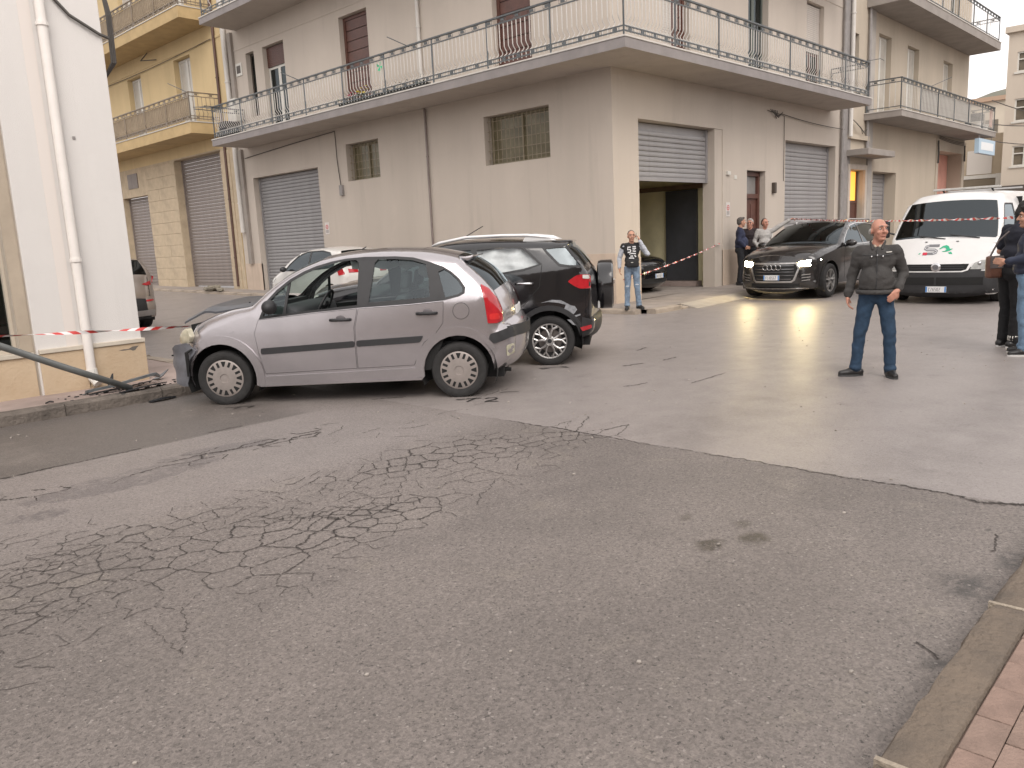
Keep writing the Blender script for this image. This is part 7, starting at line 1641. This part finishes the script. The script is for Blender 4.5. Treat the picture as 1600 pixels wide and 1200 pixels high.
# ------------------------------------------------------------------ tape, fallen pole, debris, marks, small plants
TRED = (0.50, 0.045, 0.04); TWHT = (0.66, 0.63, 0.62)
def tape_mat():
    m = bpy.data.materials.new('barrier_tape'); m.use_nodes = True; n = m.node_tree.nodes; l = m.node_tree.links; b = n['Principled BSDF']
    at = n.new('ShaderNodeAttribute'); at.attribute_name = 'along'
    w = n.new('ShaderNodeMath'); w.operation = 'MULTIPLY'; w.inputs[1].default_value = 1/0.165; l.new(at.outputs['Fac'], w.inputs[0])
    f = n.new('ShaderNodeMath'); f.operation = 'FRACT'; l.new(w.outputs[0], f.inputs[0]); g = n.new('ShaderNodeMath'); g.operation = 'GREATER_THAN'; g.inputs[1].default_value = 0.5; l.new(f.outputs[0], g.inputs[0])
    mx = n.new('ShaderNodeMix'); mx.data_type = 'RGBA'; mx.inputs[6].default_value = (*TRED, 1); mx.inputs[7].default_value = (*TWHT, 1); l.new(g.outputs[0], mx.inputs[0]); l.new(mx.outputs[2], b.inputs['Base Color']); b.inputs['Roughness'].default_value = 0.45
    return m
TM = tape_mat()
def tape(a, b_, label, sagv, twist, w=0.036, n=150):
    A, B = Vector(a), Vector(b_); d = (B-A).normalized(); L = (B-A).length; side = d.cross(Vector((0,0,1))).normalized(); up = side.cross(d)
    vs = []; al = []; n = int(L/0.025)
    for i in range(n+1):
        t = i/n; c = A.lerp(B, t)-Vector((0,0,sagv*4*t*(1-t))); q = twist*L*t+0.6*math.sin(t*9); o = up*math.cos(q)*w/2+side*math.sin(q)*w/2
        for k in (-1, 0, 1): vs.append(tuple(c+o*k+side.cross(o)*0+Vector((0,0,.004*(k == 0))))); al.append(t*L+k*0.03)
    fs = []
    for i in range(n): fs += [(3*i, 3*i+1, 3*i+4, 3*i+3), (3*i+1, 3*i+2, 3*i+5, 3*i+4)]
    me = bpy.data.meshes.new('barrier_tape'); me.from_pydata(vs, [], fs); at = me.attributes.new('along', 'FLOAT', 'POINT'); at.data.foreach_set('value', al); me.materials.append(TM)
    me.polygons.foreach_set('use_smooth', [True]*len(me.polygons)); o = link('barrier_tape', me); return tag(o, label, 'tape', 'barrier tape')
tape((-13.6,-1.25,1.00), (-10.32,-1.62,.80), 'red and white barrier tape in front of the white building', 0.02, 3.2)
tape((-1.05,-.95,.69), (4.55,-.03,1.25), 'red and white barrier tape across the half open garage', 0.05, 7.0)
tape((5.60,-1.50,1.80), (-2.9,-8.15,1.58), 'red and white barrier tape passing in front of the van', 0.05, 7.0)
# fallen pole
MB().tube([(-11.02,-1.26,.15),(-11.7,-1.30,.50),(-12.4,-1.34,.875),(-13.6,-1.40,1.50)], 0.036, 14).build('pole', mat('pole_galvanised', (0.20,0.21,0.205), 0.45, 0.25, 6, metal=0.4)).name = 'fallen_pole'
fp = bpy.data.objects['fallen_pole']; fp.data.polygons.foreach_set('use_smooth', [True]*len(fp.data.polygons)); tag(fp, 'grey green metal pole fallen aslant against the white building', 'pole')
def shard(label, pts, thick, m, cat='debris', name='debris_piece'):
    """bent plastic piece: polyline spine of (x, y, z, width)"""
    vs = []; fs = []
    for i, (x, y, z, w) in enumerate(pts):
        a = Vector(pts[max(0, i-1)][:3]); b_ = Vector(pts[min(len(pts)-1, i+1)][:3]); d = (b_-a); s_ = Vector((-d.y, d.x, 0)).normalized()*w/2
        vs += [(x+s_.x, y+s_.y, z), (x-s_.x, y-s_.y, z+w*.15), (x-s_.x, y-s_.y, z+w*.15-thick), (x+s_.x, y+s_.y, z-thick)]
    for i in range(len(pts)-1):
        for k in range(4): fs.append((4*i+k, 4*i+(k+1)%4, 4*i+4+(k+1)%4, 4*i+4+k))
    fs += [(0,1,2,3), tuple(range(len(vs)-4, len(vs)))[::-1]]
    o = MB().add(vs, fs).build(name, m); return tag(o, label, cat, 'crash debris on the pavement')
DPL = mat('debris_plastic', (0.035,0.037,0.042), 0.35, 0.3, 9); DGR = mat('debris_grey', (0.16,0.175,0.185), 0.4, 0.3, 9)
shard('long grey bumper strip lying across the foot of the fallen pole', [(-11.42,-1.02,.165,.05),(-11.15,-1.00,.175,.11),(-10.85,-.98,.21,.14),(-10.62,-.93,.235,.10),(-10.55,-.92,.20,.04)], .03, DGR)
shard('black plastic splinter under the fallen pole', [(-11.42,-1.13,.135,.03),(-11.2,-1.12,.15,.06),(-10.95,-1.10,.16,.05),(-10.70,-1.04,.17,.02)], .012, DPL)
shard('flat black plate on the kerb edge below the fallen pole', [(-11.18,-1.36,.14,.06),(-11.0,-1.33,.145,.12),(-10.80,-1.27,.15,.15),(-10.62,-1.22,.15,.08)], .012, DPL)
shard('pointed black shard sticking up near the white building corner', [(-10.53,-.75,.13,.12),(-10.45,-.72,.16,.08),(-10.33,-.66,.22,.01)], .01, DPL)
shard('small black chip lying on the pavement left of the pole', [(-11.88,-1.18,.13,.02),(-11.84,-1.17,.14,.04),(-11.80,-1.17,.13,.02)], .012, DPL)
shard('black kerbside fragment close to the silver car nose', [(-10.95,-1.56,.02,.06),(-10.80,-1.54,.03,.10),(-10.65,-1.52,.02,.05)], .02, DPL)
shard('dark broken trim behind the downpipe shoe', [(-11.08,-.74,.13,.04),(-11.03,-.72,.20,.06),(-11.0,-.70,.27,.02)], .012, DPL)
shard('thin grey strip lying beside the fallen pole', [(-11.45,-1.02,.13,.03),(-11.25,-.93,.15,.04),(-10.95,-.86,.16,.03)], .01, DGR)
rn = random.Random(41); q = MB()
for k in range(110):
    x, y = rn.gauss(-10.95,.30), -1.12+rn.gauss(0,.16); r = rn.uniform(.004,.017)
    if y < -1.44 or y > -.62: continue
    q.ball((x, y, .120+r*.3), (r*rn.uniform(.8,2.2), r, r*.45), 5, 3)
o = q.build('crash_crumbs', mat('crumb_dark', (0.05,0.047,0.045), 0.8, 0.5, 20)); o['kind'] = 'stuff'
# rubble heap on the far pavement of the side street
rn = random.Random(14); rb = thing('rubble_heap', 'small heap of broken paving on the far pavement by the brown shutters', 'rubble', (-.95,16.6,.33))
for k in range(9):
    c = (-.95+rn.uniform(-.18,.18), 16.6+rn.uniform(-.6,.6), .36+rn.uniform(-.02,.10)); r = rn.uniform(.10,.2); q = MB(); q.ball(c, (r,r*1.3,r*.5), 7, 5)
    q.v = [(x+rn.uniform(-.03,.03), y+rn.uniform(-.03,.03), z+rn.uniform(-.02,.02)) for x, y, z in q.v]; q.build('lump', mat('rubble', (0.26,0.23,0.18), 0.95, 0.5, 7, 0.6, 30), rb)
# spray painted marks round the wheels (black strokes, one reads 12)
SPRAY = mat('spray_black', (0.010,0.010,0.010), 0.6)
def mark(label, lines, wd, org, ang):
    ca, sa = math.cos(ang), math.sin(ang); q = MB(); strokes(q, lines, wd, lambda a, b_: (org[0]+a*ca-b_*sa, org[1]+a*sa+b_*ca, .0062)); o = q.build('road_mark', SPRAY); tag(o, label, 'road marking', 'spray marks at the wheels')
imr = math.atan2(-.727, .685)
mark('black spray mark reading 12 below the silver car rear wheel', [[(-.10,.0),(.02,.02),(.16,.02)],[(.10,.03),(.02,-.13)]] + [[(x*.13+.20, y*.20-.18) for x, y in ((0,.8),(.3,1),(.8,1),(1,.75),(.75,.5),(.2,.25),(0,0),(.5,.08),(1.1,.0))]], .022, (-8.98,-4.60), imr)
mark('black spray mark at the black SUV rear wheel', [[(-.15,-.02),(.02,.02),(.2,.03)],[(-.13,-.08),(-.02,-.04)],[(.12,.04),(.22,-.06)]], .022, (-7.02,-4.08), imr)
mark('black spray mark under the silver car front wheel', [[(-.10,-.02),(.08,.02),(.20,.03)],[(.06,.0),(.02,-.10)],[(.20,.03),(.16,-.07)]], .016, (-10.55,-2.72), imr)
mark('thin black spray stroke on the road behind the silver car', [[(-.12,0),(-.02,.03),(.08,.01)]], .016, (-8.45,-4.75), imr)
# flowers and a green pinwheel on the balcony
rn = random.Random(6)
fb = thing('flower_box', 'planter of pink and yellow flowers on the balcony edge of the corner house', 'plant', (-1.08,6.9,5.33))
MB().box(-1.16,-1.0,4.6,8.2,5.325,5.42).build('planter', mat('planter_dark', (0.05,0.05,0.045), 0.8), fb)
q = MB()
for k in range(420):
    x, y, z = -1.08+rn.gauss(0,.07), rn.choice([rn.uniform(7.0,8.2), rn.uniform(4.7,6.6)]), 5.42+abs(rn.gauss(0,.08)); a = rn.uniform(0,6.28); s_ = rn.uniform(.02,.045); v = Vector((math.cos(a),math.sin(a),rn.uniform(-.5,.8))).normalized()*s_; w = Vector((-math.sin(a),math.cos(a),.3))*s_*.5
    c = Vector((x,y,z)); q.add([tuple(c-v), tuple(c+w), tuple(c+v), tuple(c-w)], [(0,1,2,3)])
lf = q.build('leaves', mat('leaf_green', (0.06,0.10,0.035), 0.7, 0.4, 9), fb); lf['kind'] = 'stuff'
for nm, col, y0, n in (('pink', (0.55,0.13,0.20), 7.75, 26), ('yellow', (0.62,0.48,0.05), 7.25, 34)):
    for k in range(n//3):
        q = MB(); c = (-1.08+rn.gauss(0,.05), y0+rn.gauss(0,.10), 5.52+abs(rn.gauss(0,.09)))
        for j in range(5): a = j*1.257; q.ball((c[0]+.022*math.cos(a), c[1]+.022*math.sin(a), c[2]), (.02,.02,.010), 6, 4)
        q.build('blossom', mat('petal_'+nm, col, 0.8), fb)
pw = thing('pinwheel', 'green toy pinwheel on the balcony railing of the corner house', 'toy', (-1.18,6.25,6.1))
for j in range(4):
    a = j*math.pi/2; MB().add([(-1.2,6.25,6.05),(-1.2,6.25+.11*math.cos(a),6.05+.11*math.sin(a)),(-1.23,6.25+.12*math.cos(a+.7),6.05+.12*math.sin(a+.7))], [(0,1,2)]).build('vane', mat('vane_green', (0.02,0.42,0.20), 0.5), pw)
MB().tube([(-1.19,6.25,5.42),(-1.19,6.25,6.06)], .008, 5).build('stick', WHF, pw)
# dark crate and drying rack at the far end of the corner balcony
ct = thing('plastic_crate', 'dark plastic crate at the far end of the corner house balcony', 'crate', (-.9,14.9,5.33)); MB().box(-1.12,-.62,14.55,15.0,5.33,5.78).build('crate_body', mat('crate_dark', (0.03,0.03,0.032), 0.7), ct, bevel=.01); MB().box(-1.14,-.60,14.53,15.02,5.785,5.82).build('crate_rim', mat('crate_dark', (0.03,0.03,0.032), 0.7), ct)
dk = thing('drying_rack', 'clothes drying rack leaning out at the end of the corner house balcony', 'rack', (-.9,15.0,6.2))
for k in range(4): MB().tube([(-1.5+k*.22,15.0,6.30-.0*k),(-1.55+k*.22,15.75,6.38)], .012, 5).build('rack_rod', RAILM, dk)
for y in (15.02,15.72): MB().tube([(-1.55,y,6.32),(-.8,y,6.32)], .014, 5).build('rack_frame', RAILM, dk)
# things on the neighbour's balcony
for k, (x, m_, h, lab) in enumerate(((25.0, mat('pot_white', (0.6,0.58,0.55), 0.6), .35, 'white plant pot by the railing on the tan house balcony'), (26.0, mat('pot_white', (0.6,0.58,0.55), 0.6), .28, 'white pot at the far end of the tan house balcony'))):
    o = MB().lathe([(0,0),(.16,0),(.22,h),(.24,h),(.24,h-.03),(.2,h-.05),(0,h-.05)], 16, (x,-.85,5.255), 'z').build('plant_pot', m_, smooth=40); tag(o, lab, 'pot')
o = MB().box(25.3,25.9,-.9,-.3,5.255,6.0).build('grey_cabinet', mat('cabinet_dark', (0.10,0.11,0.115), 0.7), bevel=.02); tag(o, 'dark cabinet standing on the tan house balcony', 'cabinet')
o = MB().box(26.15,26.5,-1.08,-1.04,5.45,6.2).build('red_white_panel', mat('panel_red', (0.55,0.24,0.17), 0.7, 0.5, 4, col2=(0.6,0.57,0.52)), bevel=.01); tag(o, 'orange and white panel hung on the tan house balcony railing', 'panel')
# grit and litter on the road
rn = random.Random(77); q = MB()
for k in range(260):
    x, y = rn.uniform(-14,-1), rn.uniform(-9.6,-2); r = rn.uniform(.004,.012); q.ball((x,y,gz(x,y)+r*.4), (r*rn.uniform(.7,1.5),r,r*.6), 5, 3)
o = q.build('road_grit', mat('grit_pale', (0.42,0.38,0.34), 0.9, 0.5, 3)); o['kind'] = 'stuff'
